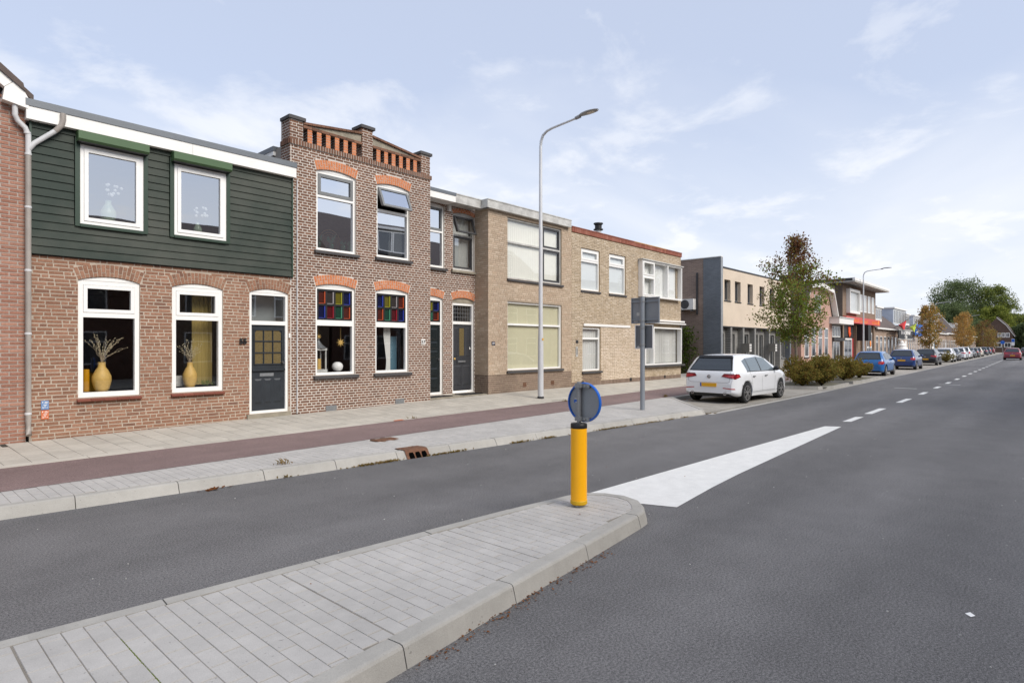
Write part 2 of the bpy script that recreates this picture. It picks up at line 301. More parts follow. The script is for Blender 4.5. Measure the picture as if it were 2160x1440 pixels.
# ------------------------------------------------------------------ mesh helpers
class Fr:                                                 # a wall frame: u along the wall, d outwards, z up
    def __init__(s, O, U, N): s.O, s.U, s.N = Vector(O), Vector(U), Vector(N)
    def p(s, u, z, d=0.): return s.O + s.U * u + s.N * d + Vector((0, 0, z))
def front(y): return Fr((0, y, 0), (1, 0, 0), (0, -1, 0))
def left(x, y=0.): return Fr((x, y, 0), (0, -1, 0), (-1, 0, 0))      # faces -x, u = -y
class MB:
    def __init__(s): s.v, s.f, s.mi, s.sm = [], [], [], []
    def face(s, pts, mi=0, smooth=False):
        b = len(s.v); s.v += [tuple(p) for p in pts]; s.f.append(tuple(range(b, b + len(pts)))); s.mi.append(mi); s.sm.append(smooth)
    def raw(s, vs, fs, mi=0, smooth=False):
        b = len(s.v); s.v += [tuple(p) for p in vs]
        for f in fs: s.f.append(tuple(i + b for i in f)); s.mi.append(mi); s.sm.append(smooth)
    def hexa(s, c, mi=0):                                # 8 corners: bottom 4 then top 4
        s.raw(c, [(0, 3, 2, 1), (4, 5, 6, 7), (0, 1, 5, 4), (1, 2, 6, 5), (2, 3, 7, 6), (3, 0, 4, 7)], mi)
    def box(s, fr, u0, u1, z0, z1, d0, d1, mi=0):
        s.hexa([fr.p(u0, z0, d1), fr.p(u1, z0, d1), fr.p(u1, z0, d0), fr.p(u0, z0, d0), fr.p(u0, z1, d1), fr.p(u1, z1, d1), fr.p(u1, z1, d0), fr.p(u0, z1, d0)], mi)
    def wb(s, x0, x1, y0, y1, z0, z1, mi=0):
        s.hexa([(x0, y0, z0), (x1, y0, z0), (x1, y1, z0), (x0, y1, z0), (x0, y0, z1), (x1, y0, z1), (x1, y1, z1), (x0, y1, z1)], mi)
    def prism(s, fr, pts, d0, d1, mi=0):                 # polygon (u,z) extruded from d0 to d1 (d1 outer)
        n = len(pts); vs = [fr.p(u, z, d1) for u, z in pts] + [fr.p(u, z, d0) for u, z in pts]
        s.raw(vs, [tuple(range(n)), tuple(range(2 * n - 1, n - 1, -1))] + [(i, i + n, (i + 1) % n + n, (i + 1) % n) for i in range(n)], mi)
    def tube(s, pts, r, n=8, mi=0, smooth=True, caps=True):
        pts = [Vector(p) for p in pts]; rs = r if isinstance(r, (list, tuple)) else [r] * len(pts)
        vs = []; up = Vector((0.123, .31, .94))
        for i, p in enumerate(pts):
            t = (pts[min(i + 1, len(pts) - 1)] - pts[max(i - 1, 0)])
            t = t.normalized() if t.length > 1e-9 else Vector((0, 0, 1))
            a = t.cross(up); a = a if a.length > .05 else t.cross(Vector((1, 0, 0))); a.normalize(); b = t.cross(a)
            vs += [p + (a * cos(2 * pi * k / n) + b * sin(2 * pi * k / n)) * rs[i] for k in range(n)]
        fs = [(i * n + k, i * n + (k + 1) % n, (i + 1) * n + (k + 1) % n, (i + 1) * n + k) for i in range(len(pts) - 1) for k in range(n)]
        s.raw(vs, fs, mi, smooth)
        if caps:
            s.face(vs[:n][::-1], mi); s.face(vs[-n:], mi)
    def lathe(s, prof, c=(0, 0, 0), n=20, mi=0, axis='z', smooth=True):
        c = Vector(c); seg = [[prof[0]]]
        for k in range(1, len(prof)):
            seg[-1].append(prof[k])
            if k < len(prof) - 1:
                a, b, d = prof[k - 1], prof[k], prof[k + 1]; u = (b[0] - a[0], b[1] - a[1]); v = (d[0] - b[0], d[1] - b[1]); q = sqrt((u[0] ** 2 + u[1] ** 2) * (v[0] ** 2 + v[1] ** 2)) or 1
                if (u[0] * v[0] + u[1] * v[1]) / q < .8: seg.append([prof[k]])
        for pr in seg:
            vs = []
            for r, h in pr:
                for k in range(n):
                    a = 2 * pi * k / n
                    q = (r * cos(a), r * sin(a), h) if axis == 'z' else ((h, r * cos(a), r * sin(a)) if axis == 'x' else (r * cos(a), h, r * sin(a)))
                    vs.append(c + Vector(q))
            s.raw(vs, [(i * n + k, i * n + (k + 1) % n, (i + 1) * n + (k + 1) % n, (i + 1) * n + k) for i in range(len(pr) - 1) for k in range(n)], mi, smooth)
    def ball(s, c, rx, ry, rz, n=10, mi=0):
        pr = [(sin(pi * i / 6), -cos(pi * i / 6)) for i in range(7)]; c = Vector(c)
        vs = [c + Vector((r * cos(2 * pi * k / n) * rx, r * sin(2 * pi * k / n) * ry, h * rz)) for r, h in pr for k in range(n)]
        s.raw(vs, [(i * n + k, i * n + (k + 1) % n, (i + 1) * n + (k + 1) % n, (i + 1) * n + k) for i in range(6) for k in range(n)], mi, True)
    def mesh(s, name, mats):
        me = bpy.data.meshes.new(name); me.from_pydata(s.v, [], s.f)
        for m in (mats if isinstance(mats, list) else [mats]): me.materials.append(m)
        me.polygons.foreach_set('material_index', s.mi); me.polygons.foreach_set('use_smooth', s.sm); me.update(); return me
    def build(s, name, mats, parent=None, kind=None, label=None):
        return link(name, s.mesh(name, mats), parent, kind, label)
def link(name, me, parent=None, kind=None, label=None):
    o = bpy.data.objects.new(name, me); COL.objects.link(o)
    if parent is not None:
        o.parent = parent
        if parent.type == 'EMPTY' and not parent.get('_local'): o.matrix_parent_inverse = Matrix.Translation(-parent.location)
    if kind: o['kind'] = kind
    if label: o['label'] = label
    return o
def tag(o, label, cat, group=None):
    o['label'] = label; o['category'] = cat
    if group: o['group'] = group
    return o
LOCALS = set()
class Root:
    pass
def thing(name, loc, label, cat, group=None, rz=0.):
    o = bpy.data.objects.new(name, None); COL.objects.link(o); o.location = loc; o.rotation_euler = (0, 0, rz)
    o.empty_display_size = .2
    return tag(o, label, cat, group)
def child(name, me_or_mb, mats, root, kind=None, label=None):          # child in the root's own coordinates
    me = me_or_mb.mesh(name, mats) if isinstance(me_or_mb, MB) else me_or_mb
    o = bpy.data.objects.new(name, me); COL.objects.link(o); o.parent = root
    if kind: o['kind'] = kind
    if label: o['label'] = label
    return o
def dup(root, loc, rz, label=None, group=None):
    r = root.copy(); COL.objects.link(r); r.location = loc; r.rotation_euler = (0, 0, rz)
    if label: r['label'] = label
    if group: r['group'] = group
    for ch in list(root.children):
        c = ch.copy(); COL.objects.link(c); c.parent = r
        for g in list(ch.children):
            d = g.copy(); COL.objects.link(d); d.parent = c
    return r
def structure(name, mb, m): o = mb.build(name, m); o['kind'] = 'structure'; return o
def text(name, s, h, fr, u, z, d, m, parent, bold=0., depth=.01, align='CENTER', sx=1.):
    cu = bpy.data.curves.new(name, 'FONT'); cu.body = s; cu.size = h / .72; cu.align_x = align; cu.extrude = depth / 2; cu.offset = bold
    t = bpy.data.objects.new(name, cu); COL.objects.link(t)
    dg = bpy.context.evaluated_depsgraph_get(); dg.update(); me = bpy.data.meshes.new_from_object(t.evaluated_get(dg)); bpy.data.objects.remove(t)
    R = Matrix((fr.U * sx, Vector((0, 0, 1)), fr.N)).transposed().to_4x4()
    me.transform(Matrix.Translation(fr.p(u, z, d + depth / 2)) @ R); me.materials.clear(); me.materials.append(m)
    return link(name, me, parent)
bend = lambda x: .016 * max(0., x - 25.)
# ------------------------------------------------------------------ the ground
def yn(x): return 8.70 + .026 * (min(x, 17.) - 1) + bend(x)             # cycle path, road side
def yf(x): return 10.22 + .033 * (min(x, 23.) - 1) + bend(x)            # cycle path, house side
def zfac(x): return .15 + .0115 * max(-4, min(x - 2, 12.2))
YW = 12.7
def kerb_y(x): return 7.83 - .0915 * (x - .98) if x < 14.85 else 6.50 + bend(x)
XS = [-14 + i for i in range(40)] + [26 + 4 * i for i in range(20)] + [110 + 20 * i for i in range(16)]
def strip(name, fa, fb, m, xs=XS):
    mb = MB()
    for a, b in zip(xs, xs[1:]): mb.face([(a, *fa(a)), (b, *fa(b)), (b, *fb(b)), (a, *fb(a))])
    return structure(name, mb, m)
g = MB(); g.face([(-900, -900, -.06), (1500, -900, -.06), (1500, 900, -.06), (-900, 900, -.06)]); structure('ground', g, M['ground'])
road = MB()
for a, b in zip(XS, XS[1:]): road.face([(a, -1.2 + bend(a), 0), (b, -1.2 + bend(b), 0), (b, kerb_y(b) + .06, 0), (a, kerb_y(a) + .06, 0)])
structure('road', road, M['asphalt'])
strip('cycle_path', lambda x: (yn(x), .122), lambda x: (yf(x), .14), M['redasphalt'])
xs25 = [x for x in XS if x <= 26]; xfar = [26] + [x for x in XS if x > 26]
sw = strip('sidewalk', lambda x: (yf(x), .133), lambda x: (YW + 1.2 + bend(x) * .9, zfac(x) + .01 if x > 26 else zfac(x) - .012 + .012 * 1.2), M['jointdark'], xs25)
# far end of the sidewalk and everything beyond the separately laid slabs
strip('far_sidewalk', lambda x: (yf(x) + .0, .142), lambda x: (YW + 1.6 + bend(x), .30), M['slab'], xfar)
# far (right hand) side of the road: kerb and pavement, behind the camera
strip('opposite_sidewalk', lambda x: (-1.35 + bend(x), .12), lambda x: (-6.2 + bend(x), .2), M['slab'])
ok = MB()
for a, b in zip(XS, XS[1:]):
    ok.face([(a, -1.2 + bend(a), 0), (b, -1.2 + bend(b), 0), (b, -1.22 + bend(b), .124), (a, -1.22 + bend(a), .124)])
    ok.face([(a, -1.22 + bend(a), .124), (b, -1.22 + bend(b), .124), (b, -1.36 + bend(b), .124), (a, -1.36 + bend(a), .124)])
structure('opposite_kerb', ok, M['kerb'])

CAMV = Vector((0, 0, CAMZ)); FWD = Vector((cos(TH), sin(TH), 0)); RGT = Vector((sin(TH), -cos(TH), 0))
def seen(p, mg=.03):
    d = Vector(p) - CAMV; a = d.dot(FWD)
    if a < .3: return None
    b = d.dot(RGT) / a; c = d.z / a
    return a if abs(b) < .857 + mg and -.565 - mg < c < .58 else None
def lay(parent, cells, size, m, name, quota=300, tilt=None):
    """cells: (cx, cy, z, lx, ly, full, rx): blocks with tapered tops; the largest seen become parts of their own"""
    def block(lx, ly, h=.05, t=.0018):
        x, y = lx / 2, ly / 2
        v = [(-x, -y, -h), (x, -y, -h), (x, y, -h), (-x, y, -h), (-x, -y, -.004), (x, -y, -.004), (x, y, -.004), (-x, y, -.004), (-x + t, -y + t, 0), (x - t, -y + t, 0), (x - t, y - t, 0), (-x + t, y - t, 0)]
        f = [(8, 9, 10, 11)] + [(i + 4, (i + 1) % 4 + 4, (i + 1) % 4 + 8, i + 8) for i in range(4)] + [(i, (i + 1) % 4, (i + 1) % 4 + 4, i + 4) for i in range(4)]
        return v, f
    one = MB(); one.raw(*block(*size)); me = one.mesh(name, m)
    vis = sorted(((seen((c[0], c[1], c[2])), i) for i, c in enumerate(cells) if c[5] and seen((c[0], c[1], c[2]))))[:quota]
    single = {i for _, i in vis}; rest = MB()
    for i, c in enumerate(cells):
        dz = random.uniform(-.0009, .0009); rx = c[6] + random.uniform(-.0025, .0025); ry = random.uniform(-.004, .004)
        if i in single:
            o = link(name, me, parent); o.location = (c[0], c[1], c[2] + dz); o.rotation_euler = (rx, ry, 0)
        else:
            v, f = block(c[3], c[4]); rest.raw([(c[0] + p[0], c[1] + p[1], c[2] + dz + p[2] + p[1] * rx - p[0] * ry) for p in v], f)
    if rest.v: rest.build(name + '_field', m, parent, 'stuff')
def sweep_stone(mb, p0, p1, n0, n1, prof, z=0.):
    A = [(p0[0] + n0[0] * d, p0[1] + n0[1] * d, z + h) for d, h in prof]; B = [(p1[0] + n1[0] * d, p1[1] + n1[1] * d, z + h) for d, h in prof]
    n = len(prof); mb.raw(A + B, [(i, i + 1, n + i + 1, n + i) for i in range(n - 1)] + [tuple(range(n)), tuple(range(2 * n - 1, n - 1, -1))])
def kerb_run(parent, pts, norm, prof, L, name='kerb_stone', m=None, gap=.004, first=0.):
    """stones of length L along polyline pts; norm(i) gives the outward direction"""
    acc = []; tot = 0
    for i in range(len(pts) - 1):
        l = sqrt((pts[i + 1][0] - pts[i][0]) ** 2 + (pts[i + 1][1] - pts[i][1]) ** 2); acc.append((tot, tot + l, i)); tot += l
    def at(s):
        s = max(0, min(tot - 1e-6, s))
        for a, b, i in acc:
            if a <= s <= b:
                t = (s - a) / (b - a); p = [pts[i][k] + (pts[i + 1][k] - pts[i][k]) * t for k in (0, 1)]
                n0, n1 = norm(i), norm(i + 1); n = [n0[k] + (n1[k] - n0[k]) * t for k in (0, 1)]; q = sqrt(n[0] ** 2 + n[1] ** 2)
                return p, (n[0] / q, n[1] / q)
    s = -first
    while s < tot - .05:
        a, b = max(0, s) + gap, min(tot, s + L) - gap; mb = MB(); k = max(1, int((b - a) / .16)) if len(pts) > 8 else 1
        if b - a < .05: s += L; continue
        for j in range(k):
            (p0, n0), (p1, n1) = at(a + (b - a) * j / k), at(a + (b - a) * (j + 1) / k); sweep_stone(mb, p0, p1, n0, n1, prof)
        jz = random.uniform(-.003, .003); mb.v = [(x, y, z + (jz if z > .01 else 0)) for x, y, z in mb.v]
        mb.build(name, m or M['kerb'], parent); s += L
# --- kerb along the near lane
kn = (-.091, -.996)
kpts = [(x, kerb_y(x) + .19) for x in (-12., 14.62)]
kb = MB()
for a, b in zip(kpts, kpts[1:]): sweep_stone(kb, a, b, kn, kn, [(-.03, 0), (-.03, .10), (.10, .10), (.165, .0)])
kerb = structure('kerb', kb, M['jointdark'])
kerb_run(kerb, kpts, lambda i: kn, [(-.0, -.02), (0, .12), (.095, .12), (.118, .108), (.19, -.005)], 1.0, first=.33)
# --- strip of blocks between kerb and cycle path
def strip_y0(x): return kerb_y(x) + .20 if x < 14.62 else 6.78 + (x - 14.62) * .815
GULLY = (5.72, 6.16)
sb = MB(); xs = [x * .5 for x in range(-24, 30)] + [14.62, 17.2]
for a, b in zip(xs, xs[1:]): sb.face([(a, strip_y0(a) - .01, .1155), (b, strip_y0(b) - .01, .1155), (b, yn(b), .1155), (a, yn(a), .1155)])
verge = structure('verge_strip', sb, M['joint'])
cells = []; k = 0; x = -4.0
while x < 17.1:
    y = yn(x) - .003; j = 0
    while True:
        L = .105 if (j == 0 and k % 2) else .21
        lo = max(strip_y0(x) + .004, y - L)
        if y - lo < .03: break
        cy, z = (lo + y) / 2, .12 + .0
        if not (GULLY[0] - .05 < x < GULLY[1] + .05 and cy < 7.62 + .1) and not (5.95 < x < 6.42 and 8.5 < cy < 8.75):
            cells.append((x, cy, z, .1022, y - lo - .004, abs(y - lo - .21) < 1e-4, 0.))
        y -= L; j += 1
        if y <= strip_y0(x) + .03: break
    x += .105; k += 1
lay(verge, cells, (.1022, .206), M['paver'], 'paver')
# end of the strip: concrete edging towards the parking bay
eb = MB(); sweep_stone(eb, (14.60, 6.74), (17.25, 8.93), (.65, -.76), (.65, -.76), [(0, 0), (0, .125), (.09, .125), (.10, .0)]); eb.build('edging_stone', M['kerb'], verge)
# --- sidewalk slabs and edging band
def wz(x, y): t = (y - yf(x)) / (YW - yf(x)); return .142 + (zfac(x) - .142) * max(0, t)
cells = []; x = -9.0; k = 0
while x < 26:
    y0 = yf(x) + .20; n = int((YW - y0 - .01) / .3) + 1; y = YW - .012
    for j in range(n):
        lo = max(y0, y - .3)
        if y - lo > .05:
            cy = (y + lo) / 2; cells.append((x, cy, wz(x, cy), .295, y - lo - .005, y - lo > .299, (zfac(x) - .142) / (YW - yf(x))))
        y -= .3
    x += .3; k += 1
lay(sw, cells, (.295, .295), M['slab'], 'paving_slab')
kerb_run(sw, [(-12, yf(-12)), (23, yf(23)), (26, yf(26))], lambda i: (0., 1.), [(0, .05), (0, .143), (.195, .147), (.195, .05)], 1.02, 'edging_band', M['slab'])
# --- parking lane, bays and planting beds
strip('parking_lane', lambda x: (6.54 + bend(x), .004), lambda x: (8.92 + bend(x), .012), M['bay'], [14.85, 17, 20, 23, 25, 28, 31, 34, 40] + [x for x in XS if x > 40])
bayk = strip('parking_kerb', lambda x: (8.90 + bend(x), .0), lambda x: (8.93 + bend(x), .115), M['kerb'], [17.2] + [x for x in XS if x > 18])
strip('parking_kerb_top', lambda x: (8.93 + bend(x), .118), lambda x: (yn(x) + .01, .118), M['kerb'], [17.2] + [x for x in XS if x > 18])
strip('road_edge_band', lambda x: (6.42 + bend(x), .006), lambda x: (6.56 + bend(x), .008), M['kerb'], [14.6, 16, 20, 25] + [x for x in XS if x > 26])
# separate blocks in the bay where they are large enough to be seen
bayb = MB(); cells = []; x = 15.0; k = 0
bay = MB(); bay.face([(15, 6.6, .008), (24.4, 6.6, .008), (24.4, 8.85, .012), (15, 8.85, .012)]); bay = structure('parking_bay', bay, M['joint'])
while x < 24.3:
    y = 6.60 + (.105 if k % 2 else 0.)
    while y < 8.7:
        if y + .1 < 6.80 + (x - 14.72) * .815 - .15 + .0 or x > 17.2:
            cells.append((x, y + .105, .016 + .002 * (y - 6.6), .101, .205, True, 0.))
        y += .21
    x += .105; k += 1
lay(bay, cells, (.101, .205), M['bay'], 'paver')
for nm, x0, x1, sl in (('planting_bed', 25.0, 29.3, -1.0), ('planting_bed', 31.0, 36.2, .45)):
    b = MB(); b.face([(x0 + .1, 8.8, .10), (x0 + .1 - sl * .0 + (1.0 if sl < 0 else -.3), 6.75, .10), (x1, 6.75 + bend(x1), .10), (x1, 8.8 + bend(x1), .10)])
    b = structure(nm, b, M['ground'])
    xa = x0 + (1.05 if sl < 0 else -.35)
    kerb_run(b, [(x0, 8.86), (xa, 6.70), (x1, 6.70 + bend(x1))], lambda i: ((-.9, -.43), (-.6, -.8), (0., -1.))[i], [(0, 0), (0, .13), (.09, .13), (.11, .0)], 1.0)
# --- traffic island
def il(x): return 4.36 - .0745 * (x - .55)
def ir(x): return 2.58 + .112 * (x - 1.86)
tipc, tr = (5.12, 3.485), .50
outl = [(x, il(x)) for x in (-3.5, 4.6)] + [(5.0, 4.00)]
outl += [(5.14 + .53 * sin(a), 3.50 + .50 * cos(a)) for a in [radians(t) for t in range(20, 150, 12)]] + [(5.22, 2.955)] + [(x, ir(x)) for x in (4.6, -3.5)]
def onorm(i):
    a, b = outl[max(0, i - 1)], outl[min(len(outl) - 1, i + 1)]; d = (b[0] - a[0], b[1] - a[1]); q = sqrt(d[0] ** 2 + d[1] ** 2)
    return (-d[1] / q, d[0] / q)
def inner(p, n, d): return (p[0] - n[0] * d, p[1] - n[1] * d)
inl = [inner(p, onorm(i), .150) for i, p in enumerate(outl)]
ib = MB(); ib.face([(p[0], p[1], .1155) for p in inl]); sq = [(-.03, 0), (-.03, .10), (.09, .10), (.12, 0.)]
for i in range(len(inl) - 1): sweep_stone(ib, inl[i], inl[i + 1], onorm(i), onorm(i + 1), sq)
isle = structure('traffic_island', ib, M['joint'])
kerb_run(isle, inl, onorm, [(0, -.02), (0, .122), (.098, .122), (.115, .117), (.126, .104), (.155, -.005)], 1.02, first=.25)
def inside_y(x):
    lo, hi = ir(x) + .157, il(x) - .157
    if x > 4.7:
        dx = (x - 5.14) / .42
        if dx > .98: return None
        if x > 5.14:
            h = .385 * sqrt(1 - dx * dx); lo, hi = max(lo, 3.49 - h), min(hi, 3.49 + h)
        else:
            lo, hi = max(lo, 3.49 - .40 - .0 * dx), min(hi, 3.49 + .40 + (5.14 - x) * .08)
    return lo, hi
cells = []; x = -1.6 - .105 * 17; k = 3
while x < 5.56:
    r = inside_y(x)
    if r:
        lo, hi = r; y = 2.2 + (0.105 if k % 2 else 0.) + .018 * x
        while y < hi:
            a, b = max(lo, y), min(hi, y + .21)
            if b - a > .025 and not ((x - 4.95) ** 2 + ((a + b) / 2 - 3.58) ** 2 < .004): cells.append((x, (a + b) / 2, .12, .1018, b - a - .008, b - a > .2099, 0.))
            y += .21
    x += .105 if k % 14 != 12 else .113; k += 1
lay(isle, cells, (.1018, .202), M['paver'], 'paver')
# --- road markings
mk = MB(); mk.face([(5.6, 4.10, .004), (5.99, 3.03, .004), (7.1, 3.13, .004), (8.1, 3.19, .004), (10.3, 3.27, .004), (14.33, 3.41, .004), (14.17, 3.70, .004), (10, 3.90, .004)]); structure('painted_wedge', mk, M['paint'])
def dash(x0, x1):
    b = MB(); y = lambda x: 3.55 + bend(x) * .9 + .002 * max(0, x - 20); b.face([(x0 - .05, y(x0) + .08, .004), (x0 + .05, y(x0) - .08, .004), (x1 + .05, y(x1) - .08, .004), (x1 - .05, y(x1) + .08, .004)]); structure('lane_dash', b, M['paint'])
dash(15.38, 16.6)
for i in range(24): dash(17.5 + 4.12 * i, 19.3 + 4.12 * i if i < 2 else 18.9 + 4.12 * i)
for x, y0, y1 in ((29.0, 4.15, 4.95), (33.0, 3.1, 3.9)):
    b = MB(); b.face([(x, y1, .004), (x - .0, y0, .004), (x + .12, y0, .004), (x + .12, y1, .004)]); structure('transverse_line', b, M['paint'])
# ------------------------------------------------------------------ houses close by: bricks laid one by one
class House:
    def __init__(s, name, loc, label): s.root = thing(name, loc, label, 'house', 'terraced houses along the street'); s.c = []
    def finish(s, quota=300):
        s.c.sort(key=lambda c: c[0]); meshes = {}; rest = {}
        for i, (dist, fr, a, b, z0, z1, d, bm, full, jit) in enumerate(s.c):
            if full and i < 10 ** 6 and quota > 0 and dist < 1e8:
                k = (round(b - a, 3), round(z1 - z0, 3), bm.name, random.randrange(3) if jit else 0)
                if k not in meshes:
                    mb = MB(); brick(mb, Fr((0, 0, 0), (1, 0, 0), (0, -1, 0)), -(b - a) / 2, (b - a) / 2, -(z1 - z0) / 2, (z1 - z0) / 2, 0, jit); meshes[k] = mb.mesh('brick', bm)
                o = link('brick', meshes[k], s.root); o.location = fr.p((a + b) / 2, (z0 + z1) / 2, d); quota -= 1
            else: brick(rest.setdefault(bm.name, (bm, MB()))[1], fr, a, b, z0, z1, d, jit)
        for bm, mb in rest.values(): mb.build('brickwork', bm, s.root, 'stuff')
def brick(mb, fr, a, b, z0, z1, d, jit):
    j = (lambda: random.uniform(-jit, jit)) if jit else (lambda: 0.)
    t = .0022; f = [fr.p(a + t + j(), z0 + t + j(), d), fr.p(b - t + j(), z0 + t + j(), d), fr.p(b - t + j(), z1 - t + j(), d), fr.p(a + t + j(), z1 - t + j(), d)]
    k = [fr.p(a, z0, d - .016), fr.p(b, z0, d - .016), fr.p(b, z1, d - .016), fr.p(a, z1, d - .016)]
    mb.raw(f + k, [(0, 1, 2, 3), (4, 5, 1, 0), (5, 6, 2, 1), (6, 7, 3, 2), (7, 4, 0, 3)])
def arch_geo(a):                                        # u0,u1,zs,rise,h -> centre, radii, half angle
    w = a['u1'] - a['u0']; R = (w * w / 4 + a['rise'] ** 2) / (2 * a['rise']); return (a['u0'] + a['u1']) / 2, a['z1'] + a['rise'] - R, R, asin(w / 2 / R)
def lay_bricks(h, fr, u0, u1, z0, z1, holes, bond, bm, L=.216, H=.0628, J=.011, jit=0., ztop=None, zones=(), single=True, dj=.002, bm2=None, zbm2=-9, bmf=None):
    k = 0; z = z0
    while z + H <= z1 + .012:
        a0, a1 = z + J / 2, min(z + H - J / 2, z1); zm = (a0 + a1) / 2; cuts = []
        for o in holes:
            if o['z0'] < a1 and a0 < o['z1']: cuts.append((o['u0'], o['u1']))
            if o.get('rise') and zm > o['z1'] - .02:
                uc, zc, R, an = arch_geo(o); Re = R + o.get('h', .21) + .012
                if abs(zm - zc) < Re:
                    hw = min(sqrt(Re * Re - (zm - zc) ** 2), (zm - zc) * math.tan(an) + .014); cuts.append((uc - hw, uc + hw))
        for q in zones:
            if q[2] < a1 - .01 and a0 + .01 < q[3]: cuts.append((q[0], q[1]))
        if bond == 'stretcher': pat, off = [L], (k % 2) * L / 2
        elif bond == 'cross': pat, off = ([L], (0, L / 2)[(k // 2) % 2]) if k % 2 == 0 else ([L / 2], L / 4)
        elif bond == 'wild': pat, off = ([L, L / 2, L, L, L / 2], (k * .61) % 1 * L * 1.7)
        else: pat, off = ([L, L / 2], (k % 2) * L * .75)
        u = u0 - off; i = 0
        while u < u1:
            l = pat[i % len(pat)]; i += 1; a, b = u + J / 2, u + l - J / 2; u += l
            seg = [(max(a, u0), min(b, u1))]
            for c in cuts:
                nx = []
                for p, q in seg:
                    if c[1] <= p or c[0] >= q: nx.append((p, q))
                    else:
                        if c[0] - p > 0: nx.append((p, c[0] - .002))
                        if q - c[1] > 0: nx.append((c[1] + .002, q))
                seg = nx
            for p, q in seg:
                if q - p < .018 or (ztop and a1 > ztop((p + q) / 2)): continue
                full = single and abs((q - p) - (L - J)) < 1e-4 and fr.N.y < -.5; w = fr.p((p + q) / 2, zm)
                sdist = seen(w, .0); h.c.append((sdist if (sdist and full) else 1e9, fr, p, q, a0, a1, random.uniform(-dj, dj), (bmf and bmf((p + q) / 2, zm)) or (bm2 if (bm2 and zm < zbm2) else bm), full, jit))
        z += H; k += 1
def mortar(h, fr, u0, u1, z0, z1, holes, mm, d=-.007, rev=.2, name='wall', ztop=None):
    mb = MB(); us = sorted({u0, u1, *[o[k] for o in holes for k in ('u0', 'u1')]}); zs = sorted({z0, z1, *[o['z0'] for o in holes], *[o['z1'] + o.get('rise', 0) for o in holes]})
    us = [u for u in us if u0 <= u <= u1]; zs = [z for z in zs if z0 <= z <= z1]
    if ztop: mb.face([fr.p(u0, z0, d), fr.p(u1, z0, d), fr.p(u1, ztop(u1), d), fr.p(u0, ztop(u0), d)])
    else:
        for a, b in zip(us, us[1:]):
            for c, e in zip(zs, zs[1:]):
                um, zm = (a + b) / 2, (c + e) / 2
                if any(o['u0'] < um < o['u1'] and o['z0'] < zm < o['z1'] + o.get('rise', 0) for o in holes): continue
                mb.face([fr.p(a, c, d), fr.p(b, c, d), fr.p(b, e, d), fr.p(a, e, d)])
    for o in holes:
        zt = o['z1'] + o.get('rise', 0); r = [(o['u0'], o['z0']), (o['u1'], o['z0']), (o['u1'], zt), (o['u0'], zt)]
        for (a, c), (b, e) in zip(r, r[1:] + r[:1]): mb.face([fr.p(a, c, d), fr.p(b, e, d), fr.p(b, e, -rev), fr.p(a, c, -rev)])
    return mb.build(name, mm, h.root)
def arch(h, fr, o, bm, mm, n=None, d=.002):
    uc, zc, R, an = arch_geo(o); hh = o.get('h', .21); Re = R + hh; n = n or int(2 * an * Re / .068)
    b = MB(); K = 14
    for i in range(K):
        t0, t1 = -an + 2 * an * i / K, -an + 2 * an * (i + 1) / K; q = [(uc + r * sin(t), zc + r * cos(t)) for r, t in ((R, t0), (R, t1), (Re, t1), (Re, t0))]; b.prism(fr, q, -.14, -.005)
    b.build('arch_mortar', mm, h.root); g = .0065
    for i in range(n):
        t0, t1 = -an + 2 * an * i / n, -an + 2 * an * (i + 1) / n; cut = R + hh * (.66 if i % 2 else .34)
        for ra, rb in ((R, cut - g), (cut + g, Re)):
            mb = MB(); x = g / Re
            mb.prism(fr, [(uc + r * sin(t), zc + r * cos(t)) for r, t in ((ra, t0 + x), (ra, t1 - x), (rb, t1 - x), (rb, t0 + x))], -.05, d + random.uniform(-.001, .0015)); mb.build('arch_brick', bm, h.root)
def bars(mb, fr, u0, u1, z0, z1, w, d0, d1, bottom=None):
    wb = bottom or w
    mb.box(fr, u0, u0 + w, z0, z1, d0, d1); mb.box(fr, u1 - w, u1, z0, z1, d0, d1); mb.box(fr, u0 + w, u1 - w, z1 - w, z1, d0, d1 - .001); mb.box(fr, u0 + w, u1 - w, z0, z0 + wb, d0, d1 - .001)
def pane(fr, u0, u1, z0, z1, d, m, parent, name='pane'):
    b = MB(); b.face([fr.p(u0, z0, d), fr.p(u1, z0, d), fr.p(u1, z1, d), fr.p(u0, z1, d)]); return b.build(name, m, parent)
